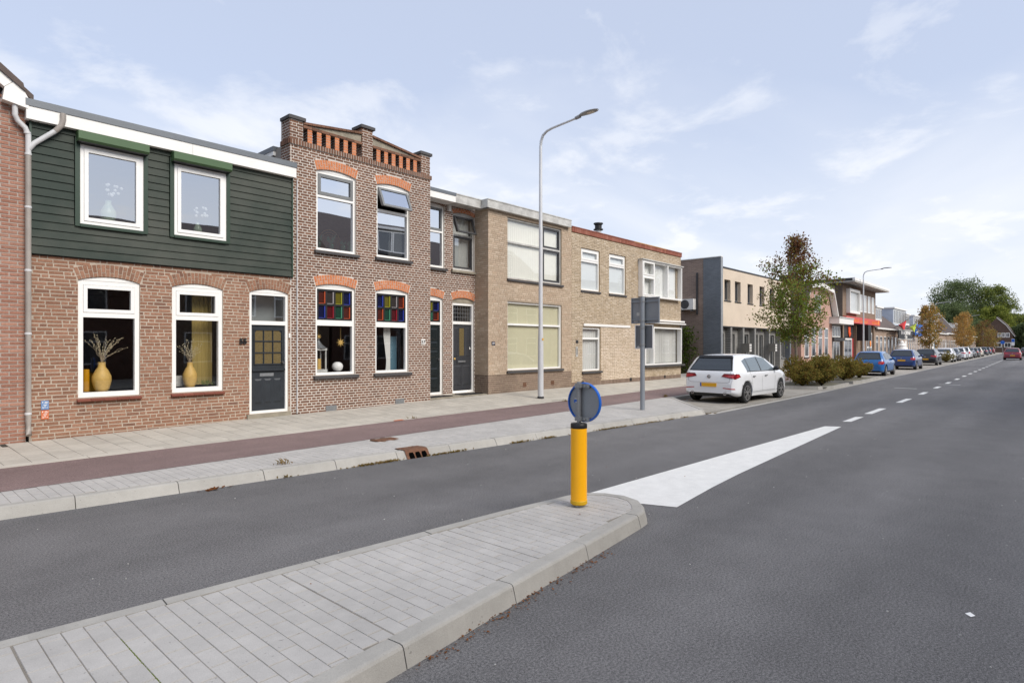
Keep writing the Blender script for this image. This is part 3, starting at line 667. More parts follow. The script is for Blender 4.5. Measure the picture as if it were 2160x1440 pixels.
def window(h, fr, u0, u1, z0, z1, rise=0., fw=.065, dep=(-.13, -.05), hb=(), vb=(), bw=.06, mf=None, gl=None, cells=None, name='window', archm=None, label=None, bottom=None):
    """frame with bars; each cell gets a pane, and a sash of its own where cells says so"""
    mf = mf or M['whitef']; gl = gl or M['glass']; mb = MB(); d0, d1 = dep; bars(mb, fr, u0, u1, z0, z1, fw, d0, d1, bottom)
    zs = [z0 + (bottom or fw)] + [q for z in hb for q in (z - bw / 2, z + bw / 2)] + [z1 - fw]; us = [u0 + fw] + [q for u in vb for q in (u - bw / 2, u + bw / 2)] + [u1 - fw]
    for z in hb: mb.box(fr, u0 + fw, u1 - fw, z - bw / 2, z + bw / 2, d0, d1 - .002)
    for u in vb: mb.box(fr, u - bw / 2, u + bw / 2, z0 + fw, z1 - fw, d0, d1 - .004)
    if rise:
        o = dict(u0=u0, u1=u1, z1=z1, rise=rise); uc, zc, R, an = arch_geo(o); pts = [(u0, z1 + .002), (u1, z1 + .002)] + [(uc + (R - .004) * sin(an - 2 * an * i / 12), zc + (R - .004) * cos(an - 2 * an * i / 12)) for i in range(1, 12)]
        a = MB(); a.prism(fr, pts, d0, d1 + .006)
    w = mb.build(name, mf, h.root if hasattr(h, "root") else h, label=label)
    if rise: a.build('arch_panel', archm or mf, w)
    for j in range(len(zs) // 2):
        for i in range(len(us) // 2):
            c = (cells or {}).get((i, j), {}); a, b, e, f = us[2 * i], us[2 * i + 1], zs[2 * j], zs[2 * j + 1]
            if c.get('skip'): continue
            dd = d0 + (d1 - d0) * .35
            if c.get('sash'):
                sw_, sm = c['sash']; out = c.get('out', -.012); s_ = MB(); til = c.get('tilt', 0.)
                f2 = fr
                if til:                                    # hinged at the top, swung outwards
                    Fq = Fr(fr.p(0, 0, 0), fr.U, fr.N); zt = f
                    def tp(u, z, d, Fq=Fq, zt=zt, til=til): l = zt - z; dd2 = d - d1; return Fq.p(u, zt - l * cos(til) + dd2 * sin(til) * 0, d1 + dd2 + l * sin(til))
                    class T(Fr):
                        def p(s, u, z, d=0.): return tp(u, z, d)
                    f2 = T(fr.O, fr.U, fr.N)
                bars(s_, f2, a + .004, b - .004, e + .004, f - .004, sw_, dd - .01, d1 + out if not til else d1 + .03)
                so_ = s_.build('sash', sm, w); pane(f2, a + sw_, b - sw_, e + sw_, f - sw_, (d1 - .03) if not til else d1 + .01, c.get('m', gl), so_ if False else w)
            else: pane(fr, a, b, e, f, dd, c.get('m', gl), w)
    return w
def body(h, x0, x1, y0, y1, z0, z1, fl=3.2, roof=True):
    b = MB(); e = .006; b.wb(x0, x0 + .1, y0, y1, z0, z1); b.wb(x1 - .1, x1, y0, y1, z0, z1); b.wb(x0 + .1 + e, x1 - .1 - e, y1 - .1, y1, z0, z1); b.wb(x0 + .1 + e, x1 - .1 - e, y0 + .02, y1 - .1 - e, fl, fl + .2); b.wb(x0 + .1 + e, x1 - .1 - e, y0 + .02, y1 - .1 - e, z0 - .1, z0 + .18)
    b.build('inner_wall', M['interior'], h.root)
    if roof: r = MB(); r.wb(x0, x1, y0, y1, z1 + .002, z1 + .1); r.build('roof', M['bitumen'], h.root)
def fascia(h, fr, u0, u1, z0, z1, d, capz=.1, m=None, capm=None, dep=.3, joints=()):
    e = [u0, *joints, u1]
    for a, b in zip(e, e[1:]): f = MB(); f.box(fr, a + .002, b - .002, z0, z1 - capz, d - dep, d); f.build('fascia', m or M['white'], h.root)
    if capz: c = MB(); c.box(fr, u0 - .01, u1 + .01, z1 - capz, z1, d - dep, d + .015); c.build('roof_trim', capm or M['greymetal'], h.root)
def curtain(fr, u0, u1, z0, z1, d, m, label, amp=.03, wl=.11, name='curtain', gather=None):
    b = MB(); n = max(8, int((u1 - u0) / .02)); K = 8; ph = random.random() * 6
    P = []
    for j in range(K + 1):
        z = z0 + (z1 - z0) * j / K; row = []
        for i in range(n + 1):
            u = u0 + (u1 - u0) * i / n
            if gather: t = 1 - .45 * max(0, 1 - abs((z - (z0 + (z1 - z0) * gather)) / ((z1 - z0) * .6))); u = u1 - (u1 - u) * t
            row.append(fr.p(u, z, d + amp * sin(2 * pi * (u0 + (u1 - u0) * i / n) / wl + ph + .6 * sin(u * 9)) * (.6 + .4 * sin(u * 5 + 1))))
        P.append(row)
    b.raw([p for r in P for p in r], [(j * (n + 1) + i, j * (n + 1) + i + 1, (j + 1) * (n + 1) + i + 1, (j + 1) * (n + 1) + i) for j in range(K) for i in range(n)], 0, True)
    o = b.build(name, m); return tag(o, label, 'curtain' if 'blind' not in name else 'blind')
def door_leaf(h, fr, u0, u1, z0, z1, d, m): b = MB(); b.box(fr, u0, u1, z0, z1, d - .05, d); return b.build('door', m, h.root)
def panel(par, fr, u0, u1, z0, z1, d, m, w=.03, name='door_panel'):
    b = MB(); i = w
    b.raw([fr.p(u0, z0, d), fr.p(u1, z0, d), fr.p(u1, z1, d), fr.p(u0, z1, d), fr.p(u0 + i, z0 + i, d + .014), fr.p(u1 - i, z0 + i, d + .014), fr.p(u1 - i, z1 - i, d + .014), fr.p(u0 + i, z1 - i, d + .014)], [(4, 5, 6, 7), (0, 1, 5, 4), (1, 2, 6, 5), (2, 3, 7, 6), (3, 0, 4, 7)])
    return b.build(name, m, par)
F = front(YW)
# ---------- the leftmost house (its gable end reaches into the frame)
h = House('brick_house', (-1.2, YW, .15), 'pinkish brick house with brown tiled gable edge and white bargeboard, cut by the picture edge')
vz = lambda u: 6.22 - .83 * (u - 1.55)
mortar(h, F, -4.4, 1.92, -.1, 5.6, [], M['m53'], ztop=lambda u: min(vz(u) - .25, 8.0) if u > -1.2 else 8.0)
lay_bricks(h, F, -2.2, 1.92, .12, 6.4, [], 'stretcher', M['b53'], L=.217, H=.063, J=.0145, ztop=lambda u: vz(u) - .25)
body(h, -4.4, 1.90, YW + .02, YW + 8, .0, 5.6, roof=False)
rf = MB(); rf.prism(Fr((0, YW - .17, 0), (1, 0, 0), (0, -1, 0)), [(2.0, vz(2.0) - .04), (-1.2, vz(-1.2) - .04), (-1.2, vz(-1.2) + .06), (2.0, vz(2.0) + .06)], -8.4, -.02); rf.prism(Fr((0, YW - .17, 0), (1, 0, 0), (0, -1, 0)), [(-4.8, vz(2.4) - .04), (-1.2, vz(-1.2) - .04), (-1.2, vz(-1.2) + .06), (-4.8, vz(2.4) + .06)], -8.4, -.02)
rfo = rf.build('roof', M['rooftile'], h.root)
for i in range(9):                                        # verge tiles, one above the other
    a, b_ = 1.88 - .33 * i, 1.88 - .33 * (i + 1); t = MB(); t.prism(F, [(a, vz(a) - .02), (a - .02, vz(a) + .1), (b_ + .0, vz(b_) + .085), (b_, vz(b_) - .035)], .10, .2); t.build('verge_tile', M['rooftile'], rfo)
bb = MB(); bb.prism(F, [(1.62, 5.93), (1.74, 6.05), (-1.2, vz(-1.2) - .03), (-1.2, vz(-1.2) - .36)], .04, .165); bb.build('bargeboard', M['white'], h.root)
be = MB(); be.prism(F, [(1.60, 5.72), (1.925, 5.66), (1.945, 5.80), (1.82, 6.02), (1.745, 6.045), (1.625, 5.925)], -2., .17); be.build('eaves_box', M['white'], h.root)
h.finish(220)
# downpipe with its branch, on the joint between the two houses
dp = thing('downpipe', (1.94, YW - .07, .2), 'grey downpipe with white forked top at the left edge of the green clad house', 'pipe')
q = MB(); q.tube([(1.94, YW - .14, .27), (1.94, YW - .09, .34), (1.94, YW - .07, .5), (1.94, YW - .07, 4.95)], .043, 12); q.build('pipe', M['pipe'], dp)
q = MB(); q.tube([(1.94, YW - .07, 4.95), (1.94, YW - .07, 5.25), (1.90, YW - .075, 5.36), (1.80, YW - .09, 5.45), (1.765, YW - .10, 5.53), (1.765, YW - .10, 5.72)], .041, 12); q.tube([(1.94, YW - .07, 5.0), (2.02, YW - .09, 5.13), (2.30, YW - .15, 5.40)], .040, 12); q.build('pipe_branch', M['pipew'], dp)
q = MB(); q.tube([(2.29, YW - .15, 5.39), (2.37, YW - .18, 5.5), (2.39, YW - .19, 5.6), (2.39, YW - .19, 5.70)], .043, 12); q.build('pipe_elbow', M['pipe'], dp)
for z in (.62, 1.95, 3.0, 4.05, 4.93, 5.28): q = MB(); q.lathe([(.043, -.02), (.049, -.015), (.049, .015), (.043, .02)], (1.94, YW - .07, z) if z < 5.2 else (1.93, YW - .07, z), 12); q.build('pipe_collar', M['pipew'], dp)

# ---------- number 55: green cladding above, brown brick below
h = House('terraced_house', (4.3, YW, .19), 'house number 55 with dark green cladding above brown brickwork')
A55 = dict(rise=.085, h=.215)
H55 = [dict(u0=2.64, u1=3.60, z0=.83, z1=2.91, **A55), dict(u0=4.15, u1=5.11, z0=.83, z1=2.90, **A55), dict(u0=5.66, u1=6.53, z0=.29, z1=2.90, **A55)]
UP55 = [dict(u0=2.655, u1=3.635, z0=3.89, z1=5.28), dict(u0=4.165, u1=5.145, z0=3.90, z1=5.28)]
mortar(h, F, 1.96, 6.575, -.05, 5.7, H55 + UP55, M['m55'], d=-.004)
lay_bricks(h, F, 1.99, 6.57, .13, 3.33, H55, 'wild', M['b55'], L=.216, H=.0645, J=.0145, jit=.003, dj=.003)
for o in H55: arch(h, F, o, M['b55'], M['m55'])
body(h, 1.96, 6.575, YW + .2, YW + 8, .1, 5.6)
z = 3.295; i = 0
while z < 5.5:                                            # weatherboards
    z1 = min(z + .1405, 5.52); cuts = [(o['u0'] - .085, o['u1'] + .085) for o in UP55 if o['z0'] < (z + z1) / 2 < o['z1'] + .16]; segs = []; u = 1.975
    for c in cuts: segs.append((u, c[0])); u = c[1]
    segs.append((u, 6.585))
    for a, b in segs:
        p = MB(); p.hexa([F.p(a, z, .062), F.p(b, z, .062), F.p(b, z, .02), F.p(a, z, .02), F.p(a, z1 - .006, .044), F.p(b, z1 - .006, .044), F.p(b, z1 - .006, .02), F.p(a, z1 - .006, .02)]); p.build('plank', M['green'], h.root)
    z += .1405
p = MB()
for a, b, c, e in ((1.97, 2.655, 3.28, 5.5), (3.635, 4.165, 3.28, 5.5), (5.145, 6.588, 3.28, 5.5), (2.655, 3.635, 3.28, 3.89), (4.165, 5.145, 3.28, 3.90), (2.655, 3.635, 5.28, 5.5), (4.165, 5.145, 5.28, 5.5)): p.box(F, a, b, c, e, -.003, .018)
p.build('gap_shade_board', M['black'], h.root)  # black sheets added behind the planks to paint the gaps dark
for a, b in ((1.955, 1.985), (6.575, 6.612)): p = MB(); p.box(F, a, b, 3.28, 5.5, .0, .07); p.build('corner_trim', M['greentrim'], h.root)
fascia(h, F, 1.90, 6.64, 5.50, 5.83, .16, .115, joints=(4.47,))
for o in UP55:
    t = MB(); u0, u1, z0, z1 = o['u0'], o['u1'], o['z0'], o['z1']
    t.box(F, u0 - .075, u0 - .002, z0 - .05, z1 + .1, .02, .085); t.box(F, u1 + .002, u1 + .075, z0 - .05, z1 + .1, .02, .085); t.box(F, u0 - .001, u1 + .001, z0 - .055, z0 - .002, .02, .10); t.build('window_trim', M['greentrim'], h.root)
    window(h, F, u0, u1, z0, z1, fw=.055, dep=(-.02, .07), cells={(0, 0): dict(sash=(.062, M['whitef']), out=.012, m=M['glassmid'])})
    s = MB(); s.prism(Fr((0, YW, 0), (0, -1, 0), (1, 0, 0)), [(.05, z1 + .02), (.22, z1 + .02), (.255, z1 + .055), (.255, z1 + .185), (.05, z1 + .215)], u0 - .06, u1 + .05); s.build('shutter_box', M['shutter'], h.root)
    s = MB(); s.box(F, u0 - .055, u1 + .045, z1 + .010, z1 + .018, .055, .215); s.build('underside_shade', M['black'], h.root)  # black sheet paints the shade under the shutter box
for o in H55[:2]:
    window(h, F, o['u0'] + .004, o['u1'] - .004, o['z0'] + .004, o['z1'], rise=.08, fw=.075, dep=(-.12, -.03), hb=(2.30,), bw=.085, bottom=.085, cells={(0, 1): dict(sash=(.06, M['whitef']), out=.008), (0, 0): {}}, gl=M['glassdim'])
    for i in range(5): s = MB(); a = o['u0'] - .02 + .2 * i; s.hexa([F.p(a, .765, .07), F.p(a + .196, .765, .07), F.p(a + .196, .765, -.04), F.p(a, .765, -.04), F.p(a, .785, .075), F.p(a + .196, .785, .075), F.p(a + .196, .832, -.04), F.p(a, .832, -.04)]); s.build('sill_tile', M['redsill'], h.root)
o = H55[2]; w = window(h, F, o['u0'], o['u1'], .29, o['z1'], rise=.08, fw=.055, dep=(-.12, -.03), hb=(2.245,), bw=.085, cells={(0, 0): dict(skip=1), (0, 1): dict(m=M['glass'])}, name='door_frame')
bp = MB(); bp.box(F, 5.72, 6.47, 2.30, 2.86, -.5, -.48); bp.build('transom_backing', M['frost'], h.root)
dr = door_leaf(h, F, 5.72, 6.47, .30, 2.20, -.075, M['door55']); D = -.074
for r in range(3):
    for c in range(3):
        a, b = 5.80 + c * .206, 5.80 + c * .206 + .178; z0, z1 = 1.36 + .25 * r, 1.36 + .25 * r + .225; t = MB()
        pts = [(a, z0), (b, z0), (b, z1 - (.06 if r == 2 and c == 2 else 0)), (b - (.05 if r == 2 and c == 2 else 0), z1), (a + (.05 if r == 2 and c == 0 else 0), z1), (a, z1 - (.06 if r == 2 and c == 0 else 0))]
        t.face([F.p(u, z_, D + .002) for u, z_ in pts]); t.build('pane', M['amber'], dr)
t = MB(); [t.box(F, 5.785 + c * .206, 5.80 + c * .206, 1.345, 2.11, D, D + .02) for c in range(4)]; [t.box(F, 5.785, 6.415, 1.335 + .25 * r, 1.36 + .25 * r - .001, D, D + .018) for r in range(4)]; t.build('glazing_bars', M['door55'], dr)
t = MB(); t.box(F, 5.73, 6.46, 1.205, 1.245, D, D + .05); t.build('ledge', M['door55'], dr)
for i in range(3): panel(dr, F, 5.79 + .215 * i, 5.96 + .215 * i, .50, 1.03, D, M['door55'], .035)
t = MB(); t.box(F, 5.91, 6.22, 1.085, 1.155, D, D + .012); t.build('letter_slot', M['galv'], dr)
t = MB(); t.lathe([(0.0, -.07), (.022, -.068), (.032, -.05), (.03, -.035), (.012, -.025), (.012, 0)], F.p(6.42, 1.38, D), 12, axis='y'); t.build('door_knob', M['chrome'], dr)
t = MB(); t.box(F, 5.60, 6.57, .12, .288, -.3, .045); t.build('doorstep', M['stone'], h.root)
text('house_number', '55', .115, F, 5.515, 1.79, .012, M['black'], h.root, .006, .02)
t = MB(); t.box(F, 6.535, 6.565, 1.93, 2.03, 0, .02); t.build('doorbell', M['white'], h.root)
h.finish(300)
# two glazed ceramic tiles fixed to the brickwork
for m_, z0, lb in (('tileblue', .667, 'blue glazed tile with white lettering on the wall beside the downpipe'), ('tileorange', .505, 'orange glazed tile with white lettering under the blue one')):
    t = thing('wall_tile', (2.17, YW, z0), lb, 'wall tile'); b = MB(); b.box(F, 2.12, 2.225, z0, z0 + .152, .004, .016); b.build('tile', M[m_], t); b = MB()
    for (a, c, e, f) in ((.015, .115, .012, .02), (.045, .105, .04, .009), (.05, .125, .03, .009), (.048, .03, .008, .05), (.03, .075, .05, .009), (.085, .118, .012, .009), (.018, .04, .014, .009), (.075, .03, .014, .009), (.018, .022, .02, .008)): b.box(F, 2.12 + a, 2.12 + a + e, z0 + c, z0 + c + f, .016, .018)
    b.build('lettering', M['white'], t)
# ornaments in the windows of number 55
def vase(u, z, d, hgt, r, m, label, twigs, name='vase', cat='vase', spread=.3, tall=.5):
    c = F.p(u, z, d); t = thing(name, c, label, cat); b = MB(); s = hgt / .46
    b.lathe([(0, 0), (r * .62, 0), (r * .8, .05 * s), (r, .17 * s), (r * .96, .24 * s), (r * .62, .34 * s), (r * .40, .38 * s), (r * .38, .44 * s), (r * .42, .46 * s), (r * .34, .45 * s)], c, 20); b.build('jar', m, t)
    if twigs:
        b = MB(); bd = MB()
        for i in range(twigs):
            an = random.uniform(0, 2 * pi); le = tall * random.uniform(.55, 1.); sp = spread * random.uniform(.15, 1.); p = Vector(c) + Vector((0, 0, hgt * .97)); pts = [p]; k = 7
            for j in range(1, k + 1):
                f_ = j / k; q_ = p + Vector((cos(an) * sp * f_ ** 1.3, sin(an) * sp * .35 * f_, le * f_ * (1 - .25 * (sp / spread) * f_))) + Vector((random.uniform(-.014, .014), random.uniform(-.01, .01), random.uniform(-.012, .012))); pts.append(q_)
                if f_ > .35 and random.random() < .8: bd.ball(q_ + Vector((random.uniform(-.01, .01), 0, 0)), .007, .006, .011, 5)
            b.tube(pts, [.0035] * 4 + [.0025] * (len(pts) - 4), 4, caps=False)
        b.build('dried_branches', M['dry'], t); bd.build('dried_buds', M['drybud'], t)
    return t
vase(3.05, .92, -.25, .53, .155, M['vase'], 'large straw yellow vase with pale dried branches, window left of house 55', 26, tall=.62, spread=.42)
vase(4.56, .92, -.25, .50, .135, M['vase'], 'straw yellow vase with brown dried flowers, ground floor window nearest door 55', 24, tall=.50, spread=.30)
t = MB(); c = F.p(2.83, .92, -.35); t.lathe([(0, 0), (.055, 0), (.055, .40), (.05, .40), (.05, .02)], c, 16); tag(t.build('amber_vase', simple('amber_vase_glass', rgb(196, 140, 10), .2, spec=.8)), 'tall amber glass cylinder vase beside the straw yellow vase', 'vase')
def orchid(u, z, d, s, label):
    t = vase(u, z, d, .42 * s, .13 * s, M['vaseglass'], label, 0, 'green_vase', 'vase'); b = MB(); g_ = MB(); c = F.p(u, z + .4 * s, d)
    g_.tube([c, c + Vector((-.02, 0, .12)), c + Vector((.03, .02, .24)), c + Vector((.16, .03, .25))], .005, 5)
    for i in range(13): q_ = c + Vector((random.uniform(-.08, .22), random.uniform(-.03, .03), random.uniform(.12, .32))); b.ball(q_, .032, .015, .028, 6)
    b.build('blossoms', M['cream'], t); g_.build('stem', M['ivy'], t)
orchid(3.12, 3.98, -.12, 1., 'pale green vase with white orchid in the upper window below the left shutter box')
orchid(4.66, 3.98, -.12, .62, 'small pale green vase with white blossoms in the upper window below the right shutter box')
curtain(F, 4.66, 5.06, .95, 2.85, -.42, M['curtainy'], 'yellow curtain behind the dried flower vase of house 55', .035, .09)
t = MB(); t.box(F, 4.26, 4.50, .93, 1.14, -.62, -.40); tag(t.build('storage_box', M['oldwhite']), 'pale wicker box on the sill behind the brown dried flowers', 'box')
t = MB()
for i in range(60): p_ = F.p(4.93 + random.gauss(0, .07), .93 + random.random() * .09, -.3 + random.gauss(0, .03)); a_ = random.random() * 6; t.face([p_, p_ + Vector((.03 * cos(a_), .01, .03)), p_ + Vector((.04 * cos(a_), .02, .01))])
tag(t.build('potted_plant', M['lgreen']), 'low green houseplant on the sill in front of the yellow curtain', 'plant')
# ---------- number 57: dark brick with parapet, and its recessed doorway bay
h = House('terraced_house', (8.6, YW, .23), 'house number 57 of dark brick with stepped parapet, orange arches and stained glass')
A57 = dict(rise=.075, h=.215)
YR = 13.286; FR = front(YR)
UP57 = [dict(u0=7.22, u1=8.28, z0=3.99, z1=5.84, **A57), dict(u0=8.89, u1=9.93, z0=4.01, z1=5.84, **A57)]
LO57 = [dict(u0=7.20, u1=8.26, z0=1.06, z1=3.14, **A57), dict(u0=8.85, u1=9.89, z0=1.06, z1=3.14, **A57)]
mortar(h, F, 6.57, 10.64, -.05, 6.31, UP57 + LO57, M['m57'], d=-.004)
lay_bricks(h, F, 6.60, 10.635, .19, 6.30, UP57 + LO57, 'cross', M['b57'], L=.222, H=.0622, J=.0150, dj=.0015)
for o in UP57 + LO57: arch(h, F, o, M['orange'], M['m57'])
LF = left(6.565); b = MB(); b.box(LF, -13.12, -12.71, 5.4, 6.88, -.3, -.004); b.build('wall', M['m57'], h.root)
lay_bricks(h, LF, -13.12, -12.70, 5.72, 6.30, [], 'cross', M['b57'], L=.222, H=.0622, J=.0150); lay_bricks(h, LF, -13.06, -12.70, 6.41, 6.88, [], 'cross', M['b57'], L=.222, H=.0622, J=.0150)
body(h, 6.58, 12.9, YR + .22, YW + 8, .1, 5.95, 3.3)
b = MB(); b.wb(6.58, 10.63, YW + .18, YR + .3, 6.05, 6.32); b.wb(6.58, 6.68, YW + .2, YR + .3, .1, 6.05); b.wb(10.53, 10.632, YW + .2, YR + .3, .1, 6.05); b.wb(6.69, 10.52, YW + .2, YR + .3, 3.35, 3.55); b.build('inner_wall', M['interior'], h.root)
M['b57d'] = brickmat('brick_deep_brown', [rgb(72, 54, 46), rgb(84, 63, 53)], None)  # dark brown brick for the pier sides behind the orange fronts
n = 60
for i in range(n):
    a, c = 6.55 + 4.12 * i / n, 6.55 + 4.12 * (i + 1) / n; b = MB(); b.box(F, a + .007, c - .007, 6.295, 6.402, -.1, .032 + random.uniform(-.002, .002)); b.build('cornice_brick', M['b57'], h.root)
b = MB(); b.box(F, 6.56, 10.66, 6.292, 6.404, -.2, .026); b.build('cornice_mortar', M['m57'], h.root)
for i in range(5): b = MB(); b.box(LF, -13.1 + .08 * i + .004, -13.02 + .08 * i - .004, 6.295, 6.402, -.1, .03); b.build('cornice_brick', M['b57'], h.root)
for (a, c, zt) in ((6.57, 6.89, 6.86), (8.45, 8.77, 7.15), (10.31, 10.63, 6.94)):
    b = MB(); b.box(F, a + .006, c - .006, 6.40, zt, -.34, -.004); pl = b.build('parapet_pillar', M['m57'], h.root)
    lay_bricks(h, F, a, c, 6.405, zt, [], 'flem', M['b57'], L=.208, H=.0625, J=.0125, single=True)
    if a > 7: lay_bricks(h, left(a), -YW - .34, -YW, 6.405, zt, [], 'flem', M['b57'], L=.208, H=.0625, J=.0125, single=False)
    b = MB(); e = .045; b.hexa([(a - e, YW - e, zt), (c + e, YW - e, zt), (c + e, YW + .34 + e, zt), (a - e, YW + .34 + e, zt), (a - e, YW - e, zt + .07), (c + e, YW - e, zt + .07), (c + e, YW + .34 + e, zt + .07), (a - e, YW + .34 + e, zt + .07)]); b.hexa([(a - e, YW - e, zt + .07), (c + e, YW - e, zt + .07), (c + e, YW + .34 + e, zt + .07), (a - e, YW + .34 + e, zt + .07), (a + .05, YW + .05, zt + .115), (c - .05, YW + .05, zt + .115), (c - .05, YW + .29, zt + .115), (a + .05, YW + .29, zt + .115)]); b.build('pillar_cap', M['slate'], pl)
for x0 in (7.00, 8.885):
    for i in range(6):
        a = x0 + .235 * i; b = MB(); b.box(F, a + .006, a + .109, 6.404, 6.725, -.215, -.012, 1)
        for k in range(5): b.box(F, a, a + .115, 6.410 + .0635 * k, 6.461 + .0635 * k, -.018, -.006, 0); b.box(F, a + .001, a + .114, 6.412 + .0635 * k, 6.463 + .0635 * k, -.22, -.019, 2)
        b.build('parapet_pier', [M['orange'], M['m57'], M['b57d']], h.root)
for (a, c, za, zc) in ((6.89, 8.45, 6.80, 6.985), (8.77, 10.31, 6.985, 6.80)):
    k = 7
    for i in range(k): b = MB(); p, q = a + (c - a) * i / k, a + (c - a) * (i + 1) / k; b.box(F, p + .004, q - .004, 6.727, 6.787, -.23, .004); b.build('lintel_brick', M['b57'], h.root)
    b = MB(); b.prism(F, [(a, 6.789), (c, 6.789), (c, zc), (a, za)], -.2, -.035); b.build('plaster_panel', M['stone'], h.root)
    k = 14
    for i in range(k):
        p, q = a + (c - a) * i / k, a + (c - a) * (i + 1) / k; zp, zq = za + (zc - za) * i / k, za + (zc - za) * (i + 1) / k; b = MB(); b.prism(F, [(p + .003, zp + .002), (q - .003, zq + .002), (q - .003, zq + .055), (p + .003, zp + .055)], -.24, .012 + random.uniform(-.002, .002)); b.build('coping_brick', M['b57'], h.root)
# grey roof dormer behind the parapet
b = MB(); b.wb(6.66, 8.4, 13.55, 17., 5.95, 6.14); b.build('dormer', M['dark'], h.root); fascia(h, front(13.4), 6.52, 8.6, 6.16, 6.37, 0., .11, dep=3.2)
def sill(h, fr, u0, u1, z, m=None, d=.075, t=.085): b = MB(); b.hexa([fr.p(u0, z - t, d), fr.p(u1, z - t, d), fr.p(u1, z - t, -.06), fr.p(u0, z - t, -.06), fr.p(u0, z - .022, d), fr.p(u1, z - .022, d), fr.p(u1, z, -.06), fr.p(u0, z, -.06)]); return b.build('sill', m or M['slate'], h.root)
w = window(h, F, 7.225, 8.275, 3.995, 5.84, rise=.07, fw=.05, hb=(5.26,), bw=.06, gl=M['glassup'], cells={(0, 1): dict(sash=(.075, M['greyframe']), out=.012)})
w = window(h, F, 8.895, 9.925, 4.015, 5.84, rise=.07, fw=.05, hb=(5.20,), bw=.07, gl=M['glassup'], cells={(0, 1): dict(sash=(.06, M['greyframe']), tilt=.42)}, label='window with its grey top vent swung open')
for o, u in ((UP57[0], 1), (UP57[1], 1)): sill(h, F, o['u0'] - .06, o['u1'] + .06, o['z0'])
BR = dict(so='lt_orange', sw='lt_white', sy='lt_yellow', sb='lt_blue', sr='lt_red', sg='lt_green')
for k, c in dict(lt_orange=(186, 84, 50), lt_white=(160, 154, 154), lt_yellow=(152, 150, 44), lt_blue=(54, 68, 160), lt_red=(146, 36, 48), lt_green=(72, 138, 108)).items(): M[k] = simple('glass_edge_' + k[3:], rgb(*c), .3, dirt=0, fine=0)
def stained(par, fr, u0, u1, z0, z1, d, cols):
    n = len(cols[0]); b = MB(); w_ = .045; bars(b, fr, u0, u1, z0, z1, w_, d - .05, d); W_, H_ = (u1 - u0 - w_) / n, (z1 - z0 - w_) / 2
    for i in range(1, n): b.box(fr, u0 + W_ * i, u0 + W_ * i + w_, z0 + w_, z1 - w_, d - .045, d - .004)
    b.box(fr, u0 + w_, u1 - w_, z0 + H_, z0 + H_ + w_, d - .045, d - .006); f = b.build('stained_frame', M['black'], par)
    for r in range(2):
        for i in range(n):
            c = cols[1 - r][i]; a, e = u0 + W_ * i + w_, z0 + H_ * r + w_; q = MB(); q.face([fr.p(a, e, d - .04), fr.p(a + W_ - w_, e, d - .04), fr.p(a + W_ - w_, e + H_ - w_, d - .04), fr.p(a, e + H_ - w_, d - .04)], 0)
            q.box(fr, a + W_ - w_ - .022, a + W_ - w_, e + .008, e + H_ - w_ - .01, d - .038, d - .012, 1); q.box(fr, a + .01, a + W_ - w_ - .024, e + .002, e + .014, d - .038, d - .02, 1); q.build('stained_pane', [M[c], M[BR[c]]], par)
for o, cols in ((LO57[0], (('so', 'sw', 'sy', 'sb'), ('sb', 'sr', 'sg', 'so'))), (LO57[1], (('sb', 'sy', 'sw', 'so'), ('so', 'sg', 'sr', 'sb')))):
    w = window(h, F, o['u0'] + .004, o['u1'] - .004, 1.064, 3.14, rise=.07, fw=.055, hb=(2.29,), bw=.13, gl=M['glassdim'], cells={(0, 1): dict(skip=1)}); stained(w, F, o['u0'] + .06, o['u1'] - .06, 2.357, 3.083, -.055, cols); sill(h, F, o['u0'] - .06, o['u1'] + .07, 1.06)
q = MB(); q.tube([F.p(6.73, .22, .018), F.p(6.73, 5.5, .018)], .012, 8); q.build('conduit', M['pipew'], h.root)
q = MB(); q.box(F, 10.315, 10.455, 1.78, 1.925, 0.002, .012); hp = q.build('number_plate', M['white'], h.root); text('house_number', '57', .095, F, 10.385, 1.805, .012, M['black'], hp, .003, .004)
for a, z in ((7.46, .20), (9.46, .22)): q = MB(); q.box(F, a, a + .28, z, z + .14, .0, .012); q.build('air_vent', M['galv'], h.root)
# recessed bay: narrow upper window and door of 57
RUP = [dict(u0=10.86, u1=11.67, z0=4.03, z1=5.82, rise=.06, h=.0)]; RDO = [dict(u0=10.72, u1=11.61, z0=.33, z1=3.12, rise=.07, h=.215)]
mortar(h, FR, 10.63, 11.84, -.05, 6.0, RUP + RDO, M['m57'], d=-.004); RUP[0]['h'] = .12
lay_bricks(h, FR, 10.64, 11.84, .33, 5.95, RUP + RDO, 'cross', M['b57'], L=.222, H=.0622, J=.0150, dj=.0015); arch(h, FR, RDO[0], M['orange'], M['m57']); arch(h, FR, RUP[0], M['b57'], M['m57'])
window(h, FR, 10.865, 11.665, 4.035, 5.82, rise=.055, fw=.05, hb=(5.08,), gl=M['glassup'], cells={(0, 1): dict(sash=(.06, M['greyframe']), out=.012)}); sill(h, FR, 10.8, 11.74, 4.03)
w = window(h, FR, 10.725, 11.605, .335, 3.12, rise=.065, fw=.06, hb=(2.40,), bw=.08, cells={(0, 0): dict(skip=1), (0, 1): dict(skip=1)}, name='door_frame'); stained(w, FR, 10.79, 11.54, 2.445, 3.055, -.06, (('so', 'sy', 'sb'), ('sr', 'sg', 'so')))
dr = door_leaf(h, FR, 10.785, 11.545, .40, 2.355, -.08, M['door57'])
for z0, z1 in ((.50, .82), (.86, 1.10), (1.40, 1.60), (1.66, 1.86), (1.92, 2.25)): panel(dr, FR, 10.87, 11.46, z0, z1, -.08, M['door57'], .03)
